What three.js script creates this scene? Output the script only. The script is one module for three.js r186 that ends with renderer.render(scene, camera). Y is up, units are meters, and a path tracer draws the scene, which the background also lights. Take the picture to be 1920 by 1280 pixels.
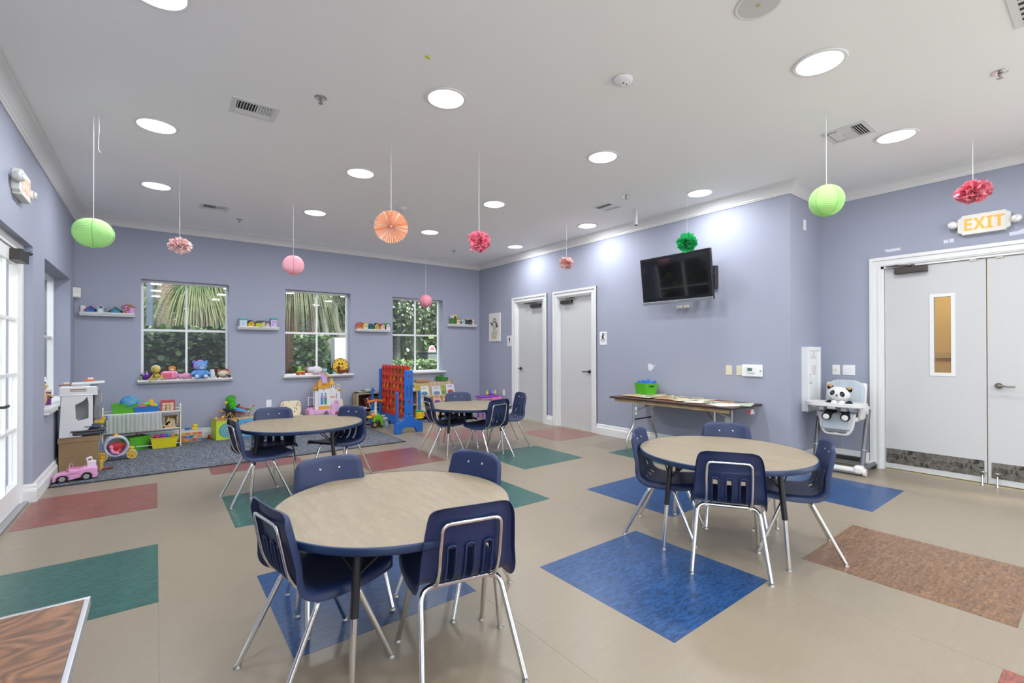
import * as THREE from 'three';
import { RoundedBoxGeometry } from 'three/addons/geometries/RoundedBoxGeometry.js';
import { mergeGeometries, toCreasedNormals } from 'three/addons/utils/BufferGeometryUtils.js';
import { RectAreaLightUniformsLib } from 'three/addons/lights/RectAreaLightUniformsLib.js';
import { FontLoader } from 'three/addons/loaders/FontLoader.js';
import { TextGeometry } from 'three/addons/geometries/TextGeometry.js';
RectAreaLightUniformsLib.init();

// ---------- camera, sky, exposure ----------
const scene = new THREE.Scene();
const renderer = new THREE.WebGLRenderer({ antialias: true });
renderer.toneMapping = THREE.LinearToneMapping;
renderer.toneMappingExposure = 1.65;
renderer.shadowMap.enabled = true;
const CAM_H = 1.3022;
const camera = new THREE.PerspectiveCamera(72.61, 1.5, 0.05, 200);
camera.position.set(0, CAM_H, 0);
camera.rotation.order = 'YXZ';
camera.rotation.set(0.003822, -0.653402, -0.0019606);
camera.setViewOffset(1920, 1280, 0, -12.965, 1920, 1280);
scene.background = new THREE.Color().setRGB(0.80, 0.90, 1.0);
scene.backgroundIntensity = 2.9;
const LAMP = 72;          // radiance of the ceiling downlights
// soft sun behind thin cloud: lights the garden
const sun = new THREE.DirectionalLight(0xfffaf0, 6.0);
sun.position.set(9, 22, 18); sun.target.position.set(3, 0, -4);
sun.castShadow = true; sun.shadow.radius = 14; sun.shadow.mapSize.set(2048, 2048);
Object.assign(sun.shadow.camera, { left: -22, right: 22, top: 22, bottom: -22, near: 1, far: 80 });
scene.add(sun, sun.target);

// ---------- helpers ----------
let seed = 7;
const rnd = () => { seed = (seed * 1664525 + 1013904223) >>> 0; return seed / 4294967296; };
const rr = (a, b) => a + (b - a) * rnd();
const V = (x, y, zd) => new THREE.Vector3(x, y, -zd);
const C = (h) => new THREE.Color(h);
const lin = (r, g, b) => new THREE.Color().setRGB(r, g, b);
function clean(g) {
  if (g.index) g = g.toNonIndexed();
  for (const k of Object.keys(g.attributes)) if (!['position', 'normal', 'uv'].includes(k)) g.deleteAttribute(k);
  if (!g.attributes.normal) g.computeVertexNormals();
  if (!g.attributes.uv) g.setAttribute('uv', new THREE.BufferAttribute(new Float32Array(g.attributes.position.count * 2), 2));
  return g;
}
const merge = (a) => { a = a.flat(9).filter(Boolean).map(clean); return a.length === 1 ? a[0] : mergeGeometries(a); };
const tr = (g, x = 0, y = 0, z = 0, rx = 0, ry = 0, rz = 0, s = 1) => {
  const m = new THREE.Matrix4().compose(new THREE.Vector3(x, y, z), new THREE.Quaternion().setFromEuler(new THREE.Euler(rx, ry, rz)), typeof s === 'number' ? new THREE.Vector3(s, s, s) : new THREE.Vector3(...s));
  return g.applyMatrix4(m);
};
function box(w, h, d, x = 0, y = 0, z = 0) {            // uv in metres
  const g = new THREE.BoxGeometry(w, h, d), uv = g.attributes.uv, dims = [[d, h], [d, h], [w, d], [w, d], [w, h], [w, h]];
  for (let i = 0; i < 24; i++) { const k = dims[i >> 2]; uv.setXY(i, uv.getX(i) * k[0], uv.getY(i) * k[1]); }
  return g.translate(x, y, z);
}
const bb = (x0, x1, y0, y1, a, b) => box(Math.abs(x1 - x0), Math.abs(y1 - y0), Math.abs(b - a), (x0 + x1) / 2, (y0 + y1) / 2, -(a + b) / 2); // room box by ranges, depth a..b
const rbox = (w, h, d, r = 0.01, x = 0, y = 0, z = 0, s = 2) => new RoundedBoxGeometry(w, h, d, s, Math.min(r, w / 2 - 1e-4, h / 2 - 1e-4, d / 2 - 1e-4)).translate(x, y, z);
const cyl = (r0, r1, h, x = 0, y = 0, z = 0, n = 20) => new THREE.CylinderGeometry(r0, r1, h, n).translate(x, y, z);
const sph = (rx, ry, rz, x = 0, y = 0, z = 0, n = 16) => new THREE.SphereGeometry(1, n, Math.max(8, n * 0.7 | 0)).scale(rx, ry, rz).translate(x, y, z);
const v3 = (p) => p.isVector3 ? p : new THREE.Vector3(...p);
function rod(a, b, r0, r1 = r0, n = 10) {
  a = v3(a); b = v3(b); const d = b.clone().sub(a), L = d.length();
  const g = new THREE.CylinderGeometry(r1, r0, L, n);
  g.applyQuaternion(new THREE.Quaternion().setFromUnitVectors(new THREE.Vector3(0, 1, 0), d.normalize()));
  return g.translate((a.x + b.x) / 2, (a.y + b.y) / 2, (a.z + b.z) / 2);
}
const tube = (pts, r, n = 40, closed = false, m = 8, tension = 0.5) => new THREE.TubeGeometry(new THREE.CatmullRomCurve3(pts.map(v3), closed, 'catmullrom', tension), n, r, m, closed);
function bentTube(pts, r, fil, n = 6, m = 10) {          // straight runs with filleted bends
  pts = pts.map(v3); const path = new THREE.CurvePath();
  let prev = pts[0];
  for (let i = 1; i < pts.length - 1; i++) {
    const p = pts[i], a = pts[i - 1].clone().sub(p), b = pts[i + 1].clone().sub(p), f = Math.min(fil, a.length() * 0.49, b.length() * 0.49);
    const s = p.clone().add(a.setLength(f)), e = p.clone().add(b.setLength(f));
    path.add(new THREE.LineCurve3(prev, s)); path.add(new THREE.QuadraticBezierCurve3(s, p, e)); prev = e;
  }
  path.add(new THREE.LineCurve3(prev, pts[pts.length - 1]));
  const out = []; for (const c of path.curves) { const k = c.isLineCurve3 ? 1 : n; for (let i = 0; i < k; i++) out.push(c.getPoint(i / k)); }
  out.push(pts[pts.length - 1]);
  const frames = out.map((p, i) => out[Math.min(i + 1, out.length - 1)].clone().sub(out[Math.max(i - 1, 0)]).normalize());
  const pos = [], idx = []; let nx = new THREE.Vector3(0, 1, 0); if (Math.abs(frames[0].y) > 0.9) nx.set(1, 0, 0);
  out.forEach((p, i) => {
    const t = frames[i]; nx = nx.clone().sub(t.clone().multiplyScalar(nx.dot(t))).normalize(); const bn = t.clone().cross(nx);
    for (let k = 0; k < m; k++) { const a = k / m * 6.28318; const q = nx.clone().multiplyScalar(Math.cos(a) * r).addScaledVector(bn, Math.sin(a) * r).add(p); pos.push(q.x, q.y, q.z); }
  });
  for (let i = 0; i < out.length - 1; i++) for (let k = 0; k < m; k++) { const a = i * m + k, b = i * m + (k + 1) % m, c = a + m, d = b + m; idx.push(a, b, c, b, d, c); }
  const s0 = pos.length / 3; pos.push(...out[0].toArray(), ...out[out.length - 1].toArray());
  for (let k = 0; k < m; k++) { idx.push(s0, (k + 1) % m, k); const o = (out.length - 1) * m; idx.push(s0 + 1, o + k, o + (k + 1) % m); }
  const g = new THREE.BufferGeometry(); g.setAttribute('position', new THREE.Float32BufferAttribute(pos, 3)); g.setIndex(idx); g.computeVertexNormals(); return g;
}
const lathe = (pts, n = 28) => new THREE.LatheGeometry(pts.map(([x, y]) => new THREE.Vector2(x, y)), n);
function shape(pts, holes = []) {
  const s = pts instanceof THREE.Shape ? pts : new THREE.Shape(pts.map(([x, y]) => new THREE.Vector2(x, y)));
  for (const h of holes) s.holes.push(h instanceof THREE.Path ? h : new THREE.Path(h.map(([x, y]) => new THREE.Vector2(x, y))));
  return s;
}
const circ = (x, y, r, r2 = r) => { const p = new THREE.Path(); p.absellipse(x, y, r, r2, 0, 6.28318); return p; };
function rrect(w, h, r, x = 0, y = 0) {                   // rounded rectangle, centred
  const s = new THREE.Shape(), a = x - w / 2, b = y - h / 2;
  s.moveTo(a + r, b); s.lineTo(a + w - r, b); s.quadraticCurveTo(a + w, b, a + w, b + r); s.lineTo(a + w, b + h - r); s.quadraticCurveTo(a + w, b + h, a + w - r, b + h);
  s.lineTo(a + r, b + h); s.quadraticCurveTo(a, b + h, a, b + h - r); s.lineTo(a, b + r); s.quadraticCurveTo(a, b, a + r, b); return s;
}
const ext = (s, d, bev = 0, n = 10) => new THREE.ExtrudeGeometry(s, { depth: d - 2 * bev, bevelEnabled: bev > 0, bevelSize: bev, bevelThickness: bev, bevelOffset: -bev, bevelSegments: 2, curveSegments: n }).translate(0, 0, bev);
const taken = {};
const num = (n) => { const k = taken[n] = (taken[n] ?? -1) + 1; return k ? n + '_' + String(k).padStart(3, '0') : n; };
const sh = (o) => { o.castShadow = o.receiveShadow = true; return o; };
function part(parent, name, g, m, label) {
  const o = sh(new THREE.Mesh(Array.isArray(g) ? merge(g) : g, m)); o.name = name; parent.add(o); if (label) o.userData.label = label; return o;
}
function thing(name, label, category, [x, y, zd] = [0, 0, 0], turn = 0, group) {
  const o = new THREE.Group(); o.name = num(name); o.position.set(x, y, -zd); o.rotation.y = turn; o.userData = { label, category };
  if (group) o.userData.group = group; scene.add(o); return o;
}
function solo(name, label, category, g, m, pos, turn = 0, group) {
  const o = sh(new THREE.Mesh(Array.isArray(g) ? merge(g) : g, m)); o.name = num(name); o.userData = { label, category };
  if (group) o.userData.group = group; if (pos) o.position.set(pos[0], pos[1], -pos[2]); o.rotation.y = turn; scene.add(o); return o;
}
function struct(name, g, m, label) { const o = sh(new THREE.Mesh(Array.isArray(g) ? merge(g) : g, m)); o.name = name; o.userData = { kind: 'structure', label }; scene.add(o); return o; }
function sgroup(name, label, x = 0, y = 0, zd = 0, turn = 0) { const o = new THREE.Group(); o.name = name; o.userData = { kind: 'structure', label }; o.position.set(x, y, -zd); o.rotation.y = turn; scene.add(o); return o; }
function dup(o, label, pos, turn) { const c = o.clone(); c.name = num(o.name.replace(/_\d{3}$/, '')); c.userData = { ...o.userData, label }; c.position.set(pos[0], pos[1], -pos[2]); c.rotation.set(0, turn ?? 0, 0); scene.add(c); return c; }

// ---------- textures ----------
function hash(x, y, s) { let h = (x * 374761393 + y * 668265263 + s * 974634) | 0; h = (h ^ (h >>> 13)) * 1274126177 | 0; return ((h ^ (h >>> 16)) >>> 0) / 4294967295; }
function vnoise(x, y, px, py, s) {                        // tiling value noise
  const xi = Math.floor(x), yi = Math.floor(y), f = x - xi, g = y - yi, u = f * f * (3 - 2 * f), v = g * g * (3 - 2 * g), m = (a, p) => ((a % p) + p) % p;
  const a = hash(m(xi, px), m(yi, py), s), b = hash(m(xi + 1, px), m(yi, py), s), c = hash(m(xi, px), m(yi + 1, py), s), d = hash(m(xi + 1, px), m(yi + 1, py), s);
  return a + (b - a) * u + (c - a) * v + (a - b - c + d) * u * v;
}
function fbm(u, v, fx, fy, oct, s) { let t = 0, a = 0.5, n = 0; for (let i = 0; i < oct; i++) { t += a * vnoise(u * fx, v * fy, fx, fy, s + i); n += a; a *= 0.55; fx *= 2; fy *= 2; } return t / n; }
function tex(n, f, { color = true, size = 1 } = {}) {     // f(u,v) -> grey or [r,g,b] 0..1, one tile covers size metres
  const d = new Uint8Array(n * n * 4);
  for (let j = 0; j < n; j++) for (let i = 0; i < n; i++) { const c = f(i / n, j / n), k = (j * n + i) * 4, a = Array.isArray(c); for (let q = 0; q < 3; q++) d[k + q] = Math.max(0, Math.min(255, (a ? c[q] : c) * 255)); d[k + 3] = 255; }
  const t = new THREE.DataTexture(d, n, n); t.wrapS = t.wrapT = THREE.RepeatWrapping; t.magFilter = THREE.LinearFilter; t.minFilter = THREE.LinearMipmapLinearFilter; t.generateMipmaps = true;
  if (color) t.colorSpace = THREE.SRGBColorSpace; const s = Array.isArray(size) ? size : [size, size]; t.repeat.set(1 / s[0], 1 / s[1]); t.needsUpdate = true; return t;
}
const std = (o) => new THREE.MeshStandardMaterial(o);
const phy = (o) => new THREE.MeshPhysicalMaterial(o);
const plainCache = {};
const pl = (hex, rough = 0.45, metal = 0) => plainCache[hex + '|' + rough + '|' + metal] ??= std({ color: hex, roughness: rough, metalness: metal });
const fine = tex(256, (u, v) => 0.35 + 0.5 * fbm(u, v, 48, 48, 2, 3) , { color: false, size: 0.35 });
const streak = (u, v, s) => 0.5 * fbm(u, v, 12, 90, 3, s) + 0.5 * fbm(u, v, 40, 160, 2, s + 9);
const lino = tex(512, (u, v) => { const n = streak(u, v, 11), k = fbm(u, v, 3, 3, 3, 40); return 0.9 + 0.05 * (n - 0.5) + 0.02 * (k - 0.5) + 0.03 * (hash(u * 512 | 0, v * 512 | 0, 8) - 0.5) + (hash(u * 512 | 0, v * 512 | 0, 5) > 0.9996 ? -0.25 : 0); }, { size: 1.37 });
const linoC = tex(512, (u, v) => { const n = streak(u, v, 21), k = fbm(u, v, 40, 90, 2, 60); return 0.82 + 0.5 * (n - 0.5) + 0.3 * (k - 0.5); }, { size: 0.914 });
const M = {
  wall: std({ color: lin(0.335, 0.353, 0.44), roughness: 0.75, bumpMap: fine, bumpScale: 0.0006 }),
  ceil: std({ color: lin(0.91, 0.91, 0.90), roughness: 0.85, bumpMap: fine, bumpScale: 0.0006 }),
  trim: std({ color: lin(0.74, 0.74, 0.73), roughness: 0.4 }),
  white: std({ color: lin(0.82, 0.82, 0.82), roughness: 0.45 }),
  sash: std({ color: lin(0.84, 0.84, 0.83), roughness: 0.4 }),
  door: std({ color: lin(0.55, 0.55, 0.55), roughness: 0.5, bumpMap: fine, bumpScale: 0.0003 }),
  lino: std({ color: lin(0.335, 0.275, 0.2), roughness: 0.33, map: lino }),
  seam: std({ color: lin(0.42, 0.36, 0.29), roughness: 0.7 }),
  chrome: std({ color: lin(0.78, 0.77, 0.75), roughness: 0.14, metalness: 1 }),
  steel: std({ color: lin(0.45, 0.43, 0.40), roughness: 0.35, metalness: 1 }),
  dark: std({ color: lin(0.03, 0.03, 0.032), roughness: 0.4 }),
  bronze: std({ color: lin(0.07, 0.065, 0.06), roughness: 0.4, metalness: 0.6 }),
  black: std({ color: lin(0.012, 0.012, 0.014), roughness: 0.4 }),
  navy: phy({ color: lin(0.0085, 0.021, 0.08), roughness: 0.45, clearcoat: 0.1, clearcoatRoughness: 0.3, bumpMap: fine, bumpScale: 0.0002 }),
  band: std({ color: lin(0.012, 0.03, 0.085), roughness: 0.35 }),
  laminate: std({ color: lin(0.325, 0.262, 0.175), roughness: 0.45, map: tex(256, (u, v) => 0.93 + 0.12 * (fbm(u, v, 24, 6, 3, 31) - 0.5) + 0.06 * (fbm(u, v, 90, 90, 1, 33) - 0.5), { size: 0.6 }) }),
  glass: phy({ color: 0xffffff, roughness: 0.02, transmission: 1, thickness: 0, ior: 1.5 }),
  lamp: std({ color: 0xffffff, emissive: 0xffffff, emissiveIntensity: 2.2 }),
  ring: std({ color: lin(0.85, 0.85, 0.85), roughness: 0.4 }),
};
const inlay = {};
const inlayCol = { blue: [0.024, 0.085, 0.235], green: [0.03, 0.13, 0.105], red: [0.31, 0.10, 0.075], brown: [0.25, 0.13, 0.065], rose: [0.36, 0.17, 0.135], redm: [0.28, 0.085, 0.075] };
for (const k in inlayCol) inlay[k] = std({ color: lin(...inlayCol[k].map(v => v * 1.1)), roughness: 0.3, map: linoC });
// ---------- room shell ----------
const XL = -0.85, XR = 5.476, XD = 6.30, ZB = 8.295, ZC = 2.171, ZF = -3.5, H = 3.12;
{
  const wins = [[-0.172, 0.886], [1.675, 2.738], [3.528, 4.59]], y0 = 0.885, y1 = 2.31, t0 = ZB, t1 = ZB + 0.2, g = [];
  g.push(bb(XL - 0.2, XR + 0.2, 0, y0, t0, t1), bb(XL - 0.2, XR + 0.2, y1, H, t0, t1));
  let x = XL - 0.2; for (const [a, b] of wins) { g.push(bb(x, a, y0, y1, t0, t1)); x = b; } g.push(bb(x, XR + 0.2, y0, y1, t0, t1));
  struct('wall_back', g, M.wall, 'lavender back wall with three square windows');
  wins.forEach(([a, b], i) => {
    const w = sgroup('window_' + (i + 1), 'white four-pane window in the back wall'), xm = (a + b) / 2, ym = 1.6, z = ZB + 0.145, f = 0.028;
    part(w, 'window_frame', [bb(a, a + f, y0, y1, z, z + 0.05), bb(b - f, b, y0, y1, z, z + 0.05), bb(a + f, b - f, y1 - f, y1, z, z + 0.05), bb(a + f, b - f, y0, y0 + f, z, z + 0.05)], M.sash);
    part(w, 'muntin', bb(xm - 0.013, xm + 0.013, y0 + f, y1 - f, z, z + 0.03), M.sash);
    for (const [p, q] of [[a + f, xm - 0.013], [xm + 0.013, b - f]]) {
      part(w, 'muntin', bb(p, q, ym - 0.016, ym + 0.016, z, z + 0.03), M.sash);
      for (const [c, d] of [[y0 + f, ym - 0.016], [ym + 0.016, y1 - f]]) part(w, 'pane', bb(p, q, c, d, z + 0.018, z + 0.022), M.glass);
    }
    const sillP = [[0, 0], [0, 0.014], [-0.005, 0.02], [-0.155, 0.02], [-0.155, -0.002], [-0.02, -0.004], [-0.022, -0.02], [-0.012, -0.02]];
    const s = ext(shape([[0.155, 0.022], [-0.075, 0.022], [-0.083, 0.014], [-0.083, -0.002], [-0.062, -0.006], [-0.055, -0.022], [-0.04, -0.030], [0, -0.030], [0, -0.004], [0.155, -0.004]]), b - a + 0.07);
    s.rotateY(Math.PI / 2);                                // local x -> -z, z -> x
    part(w, 'window_sill', s.translate(a - 0.035, y0 - 0.012, -ZB), M.trim);
  });
}
struct('wall_left', [bb(XL - 0.2, XL, 0, H, -0.4, 3.86), bb(XL - 0.2, XL, 0, H, ZF, -3.2), bb(XL - 0.2, XL, 2.9, H, -3.2, -0.4), bb(XL - 0.2, XL, 2.205, H, 3.86, 5.72), bb(XL - 0.2, XL, 0, H, 5.72, 6.25), bb(XL - 0.2, XL, 0, 0.74, 6.25, 7.922), bb(XL - 0.2, XL, 2.195, H, 6.25, 7.922), bb(XL - 0.2, XL, 0, H, 7.922, ZB)], M.wall, 'lavender left wall with glazed door and window niche');
struct('wall_right', [bb(XR, XR + 0.2, 0, H, ZC, 5.06), bb(XR, XR + 0.2, 2.205, H, 5.06, 5.87), bb(XR, XR + 0.2, 0, H, 5.87, 6.225), bb(XR, XR + 0.2, 2.205, H, 6.225, 7.035), bb(XR, XR + 0.2, 0, H, 7.035, ZB)], M.wall, 'lavender right wall with television and two white doors');
struct('wall_recess', bb(XR + 0.2, XD + 0.2, 0, H, ZC, ZC + 0.2), M.wall, 'short lavender return wall carrying the white cabinet');
struct('wall_door', [bb(XD, XD + 0.2, 2.205, H, -0.05, 1.58), bb(XD, XD + 0.2, 0, H, 1.58, ZC), bb(XD, XD + 0.2, 0, H, -0.7, -0.05), bb(XD, XD + 0.2, 0, H, ZF, -3.3), bb(XD, XD + 0.2, 2.9, H, -3.3, -0.7)], M.wall, 'lavender wall around the white double doors');
struct('wall_front', [bb(XL - 0.2, 2.2, 0, H, ZF - 0.2, ZF), bb(4.0, XD + 0.2, 0, H, ZF - 0.2, ZF), bb(2.2, 4.0, 2.9, H, ZF - 0.2, ZF)], M.wall, 'lavender wall behind the camera with tall glazing');
{
  const w = sgroup('window_5', 'tall white glazed screen behind the camera'), z0 = ZF - 0.12, z1 = ZF - 0.06;
  part(w, 'window_frame', [bb(2.2, 4.0, 2.84, 2.9, z0, z1), bb(2.2, 4.0, 0, 0.06, z0, z1), ...[2.2, 3.07, 3.94].map(x => bb(x, x + 0.06, 0.06, 2.84, z0, z1))], M.sash);
  for (const a of [2.26, 3.13]) part(w, 'pane', bb(a, a + 0.81, 0.06, 2.84, z0 + 0.028, z0 + 0.032), M.glass);
  [[XL - 0.2, -3.2, -0.4, 'window_6', 'tall white glazed screen in the left wall behind the camera'], [XD, -3.3, -0.7, 'window_7', 'tall white glazed screen in the right wall behind the camera']].forEach(([x, a, b, n, l]) => { const g = sgroup(n, l), m = (a + b) / 2; part(g, 'window_frame', [bb(x + 0.06, x + 0.12, 2.84, 2.9, a, b), bb(x + 0.06, x + 0.12, 0, 0.06, a, b), ...[a, m - 0.03, b - 0.06].map(z => bb(x + 0.06, x + 0.12, 0.06, 2.84, z, z + 0.06))], M.sash); for (const [p, q] of [[a + 0.06, m - 0.03], [m + 0.03, b - 0.06]]) part(g, 'pane', bb(x + 0.088, x + 0.092, 0.06, 2.84, p, q), M.glass); });
  struct('patio_ground', [box(34, 0.2, 14, 2.7, -0.16, -ZF + 0.2 + 7), box(8, 0.2, 2.6, XD + 4.25, -0.16, 2.42), box(8, 0.2, 4.7, XL - 4.2, -0.16, 1.36)], std({ color: lin(0.7, 0.69, 0.66), roughness: 0.9 }), 'pale patio behind the camera');
}
struct('ceiling', bb(XL - 0.2, XD + 0.2, H, H + 0.2, ZF - 0.2, ZB + 0.2), M.ceil, 'white plaster ceiling with round downlights');
{
  const floor = sgroup('floor', 'beige linoleum floor with coloured square inlays');
  part(floor, 'subfloor', bb(XL - 0.2, XD + 0.2, -0.12, -0.004, ZF - 0.2, ZB + 0.2), M.seam);
  const S = 0.914, P = 1.3665, X0 = 0.4623, Z0 = 1.2065;
  for (let c = -2; c < 5; c++) {                            // sheet strips run from front to back
    const a = Math.max(X0 + c * P - 0.4525, XL - 0.2), b = Math.min(X0 + (c + 1) * P - 0.4525, XD + 0.2); if (b - a < 0.05) continue;
    for (const [p, q] of [[ZF - 0.2, 0.2], [0.2, 4.4], [4.4, ZB + 0.2]]) { const g = bb(a + 0.0006, b - 0.0006, -0.004, 0, p + 0.0006, q - 0.0006); const uv = g.attributes.uv; for (let i = 0; i < uv.count; i++) uv.setXY(i, uv.getX(i) + c * 0.37, uv.getY(i) + p * 0.7); part(floor, 'linoleum_sheet', g, M.lino); }
  }
  const tiles = [[-1, 4, 'red'], [-1, 2, 'green'], [1, 0, 'blue'], [2, -1, 'brown'], [1, -2, 'red'], [2, 1, 'blue'], [3, 0, 'blue'], [2, 3, 'green'], [1, 2, 'green'], [0, 3, 'green'], [0, 1, 'blue'], [3, 4, 'rose'], [1, 4, 'redm'], [3, 2, 'green'], [2, 5, 'rose'], [0, 5, 'redm'], [0, -1, 'red'], [-1, 0, 'blue'], [3, -2, 'green']];
  for (const [c, r, k] of tiles) {
    const a = Math.max(X0 + c * P, XL + 0.001), b = X0 + c * P + S, z = Z0 + r * S;
    const g = bb(a, b, 0, 0.0008, z, z + S), uv = g.attributes.uv, o = rnd() * 5; for (let i = 0; i < uv.count; i++) uv.setXY(i, uv.getX(i) + o, uv.getY(i) + o * 2);
    part(floor, 'floor_tile', g, inlay[k], { blue: 'blue', green: 'dark green', red: 'brick red', brown: 'brown', rose: 'faded rose', redm: 'red' }[k] + ' square inlay');
  }
}
// swept mouldings along the inside of the room outline
function sweep(path, prof, close = false) {                // path [X,Zd], interior on the right; prof [out, y]
  const n = path.length, pos = [], dir = [];
  for (let i = 0; i < n - 1; i++) { const dx = path[i + 1][0] - path[i][0], dz = path[i + 1][1] - path[i][1], L = Math.hypot(dx, dz); dir.push([dx / L, dz / L]); }
  const rings = path.map((p, i) => {
    const a = dir[Math.max(0, i - 1)], b = dir[Math.min(n - 2, i)], na = [a[1], -a[0]], nb = [b[1], -b[0]];
    let m = [na[0] + nb[0], na[1] + nb[1]]; const k = 2 / (m[0] * m[0] + m[1] * m[1]); m = [m[0] * k, m[1] * k];
    return prof.map(([o, y]) => [p[0] + m[0] * o, y, -(p[1] + m[1] * o)]);
  });
  const tri = (a, b, c) => pos.push(...a, ...b, ...c);
  for (let i = 0; i < n - 1; i++) for (let k = 0; k < prof.length; k++) { const q = (k + 1) % prof.length, A = rings[i][k], B = rings[i][q], Cc = rings[i + 1][k], D = rings[i + 1][q]; tri(A, Cc, B); tri(B, Cc, D); }
  for (const [r, f] of [[rings[0], 0], [rings[n - 1], 1]]) { const t = THREE.ShapeUtils.triangulateShape(prof.map(([x, y]) => new THREE.Vector2(x, y)), []); for (const [a, b, c] of t) f ? tri(r[a], r[c], r[b]) : tri(r[a], r[b], r[c]); }
  const g = new THREE.BufferGeometry(); g.setAttribute('position', new THREE.Float32BufferAttribute(pos, 3)); g.computeVertexNormals(); return toCreasedNormals(g, 0.5);
}
{
  const out = [[XL, ZF], [XL, ZB], [XR, ZB], [XR, ZC], [XD, ZC], [XD, ZF], [XL, ZF]];
  const crown = [[0, H - 0.118], [0.012, H - 0.118], [0.016, H - 0.106], [0.024, H - 0.100], [0.026, H - 0.086], [0.034, H - 0.078], [0.05, H - 0.056], [0.074, H - 0.034], [0.096, H - 0.024], [0.1, H - 0.014], [0.114, H - 0.010], [0.115, H], [0, H]];
  for (let i = 0; i < 6; i++) {
    const prev = out[(i + 5) % 6], next = out[i + 2 > 6 ? 1 : i + 2];
    // one mitred length per wall: sweep three legs, keep the middle by giving short legs
    const near = (p, q, d) => { const L = Math.hypot(q[0] - p[0], q[1] - p[1]); return [p[0] + (q[0] - p[0]) * d / L, p[1] + (q[1] - p[1]) * d / L]; };
    const full = sweep([near(out[i], prev, 0.3), out[i], out[i + 1], near(out[i + 1], next, 0.3)], crown);
    const p = full.attributes.position, keep = [], per = crown.length * 6; // vertices of each leg
    const pos = []; for (let v = per; v < per * 2; v++) pos.push(p.getX(v), p.getY(v), p.getZ(v));
    const g = new THREE.BufferGeometry(); g.setAttribute('position', new THREE.Float32BufferAttribute(pos, 3)); g.computeVertexNormals();
    struct('trim_' + (i + 1), toCreasedNormals(g, 0.6), M.trim, 'white crown moulding under the ceiling');
  }
  const bp = [[0, 0], [0.03, 0], [0.03, 0.098], [0.024, 0.104], [0.024, 0.112], [0.017, 0.122], [0.016, 0.142], [0.010, 0.150], [0.008, 0.156], [0, 0.156]];
  struct('baseboard_left', sweep([[XL - 0.062, 5.716], [XL - 0.001, 5.716], [XL, 5.72], [XL, ZB], [1.0, ZB]].slice(2), bp), M.trim, 'white moulded baseboard');
  struct('baseboard_jamb', sweep([[XL - 0.058, 5.72], [XL + 0.03, 5.72]], bp), M.trim, 'white moulded baseboard in the door niche');
  struct('baseboard_back', sweep([[1.0, ZB], [XR, ZB], [XR, 7.14]], bp), M.trim, 'white moulded baseboard');
  struct('baseboard_between', sweep([[XR, 6.125], [XR, 5.975]], bp), M.trim, 'short white baseboard between the two white doors');
  struct('baseboard_right', sweep([[XR, 4.96], [XR, ZC], [XD, ZC], [XD, 1.685]], bp), M.trim, 'white moulded baseboard under the television wall');
  struct('baseboard_front', sweep([[XL, -0.4], [XL, 3.86]], bp), M.trim, 'white moulded baseboard');
}
// ---------- doors ----------
function casing(g, x, a, b, top, sx) {                     // sx: -1 wall faces -X ; outer edge 0.1 around the opening a..b
  const w = 0.1, L = [];
  const add = (o0, o1, t) => { const p = (u0, u1, y0, y1) => L.push(bb(x, x + sx * t, y0, y1, u0, u1)); p(a - o1, a - o0, 0, top + o1); p(b + o0, b + o1, 0, top + o1); p(a - o0, b + o0, top + o0, top + o1); };
  add(0, w, 0.014); add(0.066, w, 0.026); add(0.012, 0.026, 0.02); part(g, 'casing', L, M.trim);
}
function lever(parent, x, y, zd, dirZ, m = M.bronze, along = 1) {   // on a wall facing -X
  const h = part(parent, 'handle', [tr(cyl(0.028, 0.028, 0.012, 0, 0, 0, 20), 0, 0, 0, 0, 0, Math.PI / 2), tr(cyl(0.011, 0.011, 0.05, 0, 0, 0), -0.03, 0, 0, 0, 0, Math.PI / 2), tube([[-0.055, 0, 0], [-0.057, 0.002, dirZ * 0.03], [-0.056, -0.004, dirZ * 0.075], [-0.05, -0.002, dirZ * 0.11]], 0.0085, 14)], m, 'lever handle');
  h.position.set(x - 0.006, y, -zd); return h;
}
function closer(parent, x, y, zd, len, armTo) {
  const c = part(parent, 'closer', rbox(0.055, 0.062, len, 0.006), M.bronze, 'dark door closer'); c.position.set(x - 0.03, y, -zd);
  const a = part(c, 'closer_arm', [rod([-0.01, 0.045, 0.02], [-0.03, 0.055, armTo], 0.007), rod([-0.03, 0.055, armTo], [0.02, 0.075, armTo * 0.2], 0.006), cyl(0.014, 0.014, 0.03, -0.01, 0.04, 0.02, 12)], M.bronze); return c;
}
function wcDoor(n, a, b, label, handleZ, dirZ, closZ, armTo) {
  const g = sgroup(n, label), x = XR; casing(g, x, a, b, 2.205, -1);
  part(g, 'frame', [bb(x, x + 0.19, 0, 2.205, a, a + 0.02), bb(x, x + 0.19, 0, 2.205, b - 0.02, b), bb(x, x + 0.19, 2.185, 2.205, a + 0.02, b - 0.02), bb(x + 0.03, x + 0.045, 0, 2.185, a + 0.02, a + 0.034), bb(x + 0.03, x + 0.045, 0, 2.185, b - 0.034, b - 0.02), bb(x + 0.03, x + 0.045, 2.171, 2.185, a + 0.034, b - 0.034)], M.trim);
  part(g, 'threshold', bb(x, x + 0.19, 0, 0.006, a + 0.02, b - 0.02), std({ color: lin(0.55, 0.5, 0.38), roughness: 0.4 }));
  const leaf = part(g, 'door_leaf', bb(x + 0.045, x + 0.09, 0.012, 2.171, a + 0.023, b - 0.023), M.door);
  lever(leaf, x + 0.045, 0.955, handleZ, dirZ); closer(leaf, x + 0.045, 2.115, closZ, 0.26, armTo);
}
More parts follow.
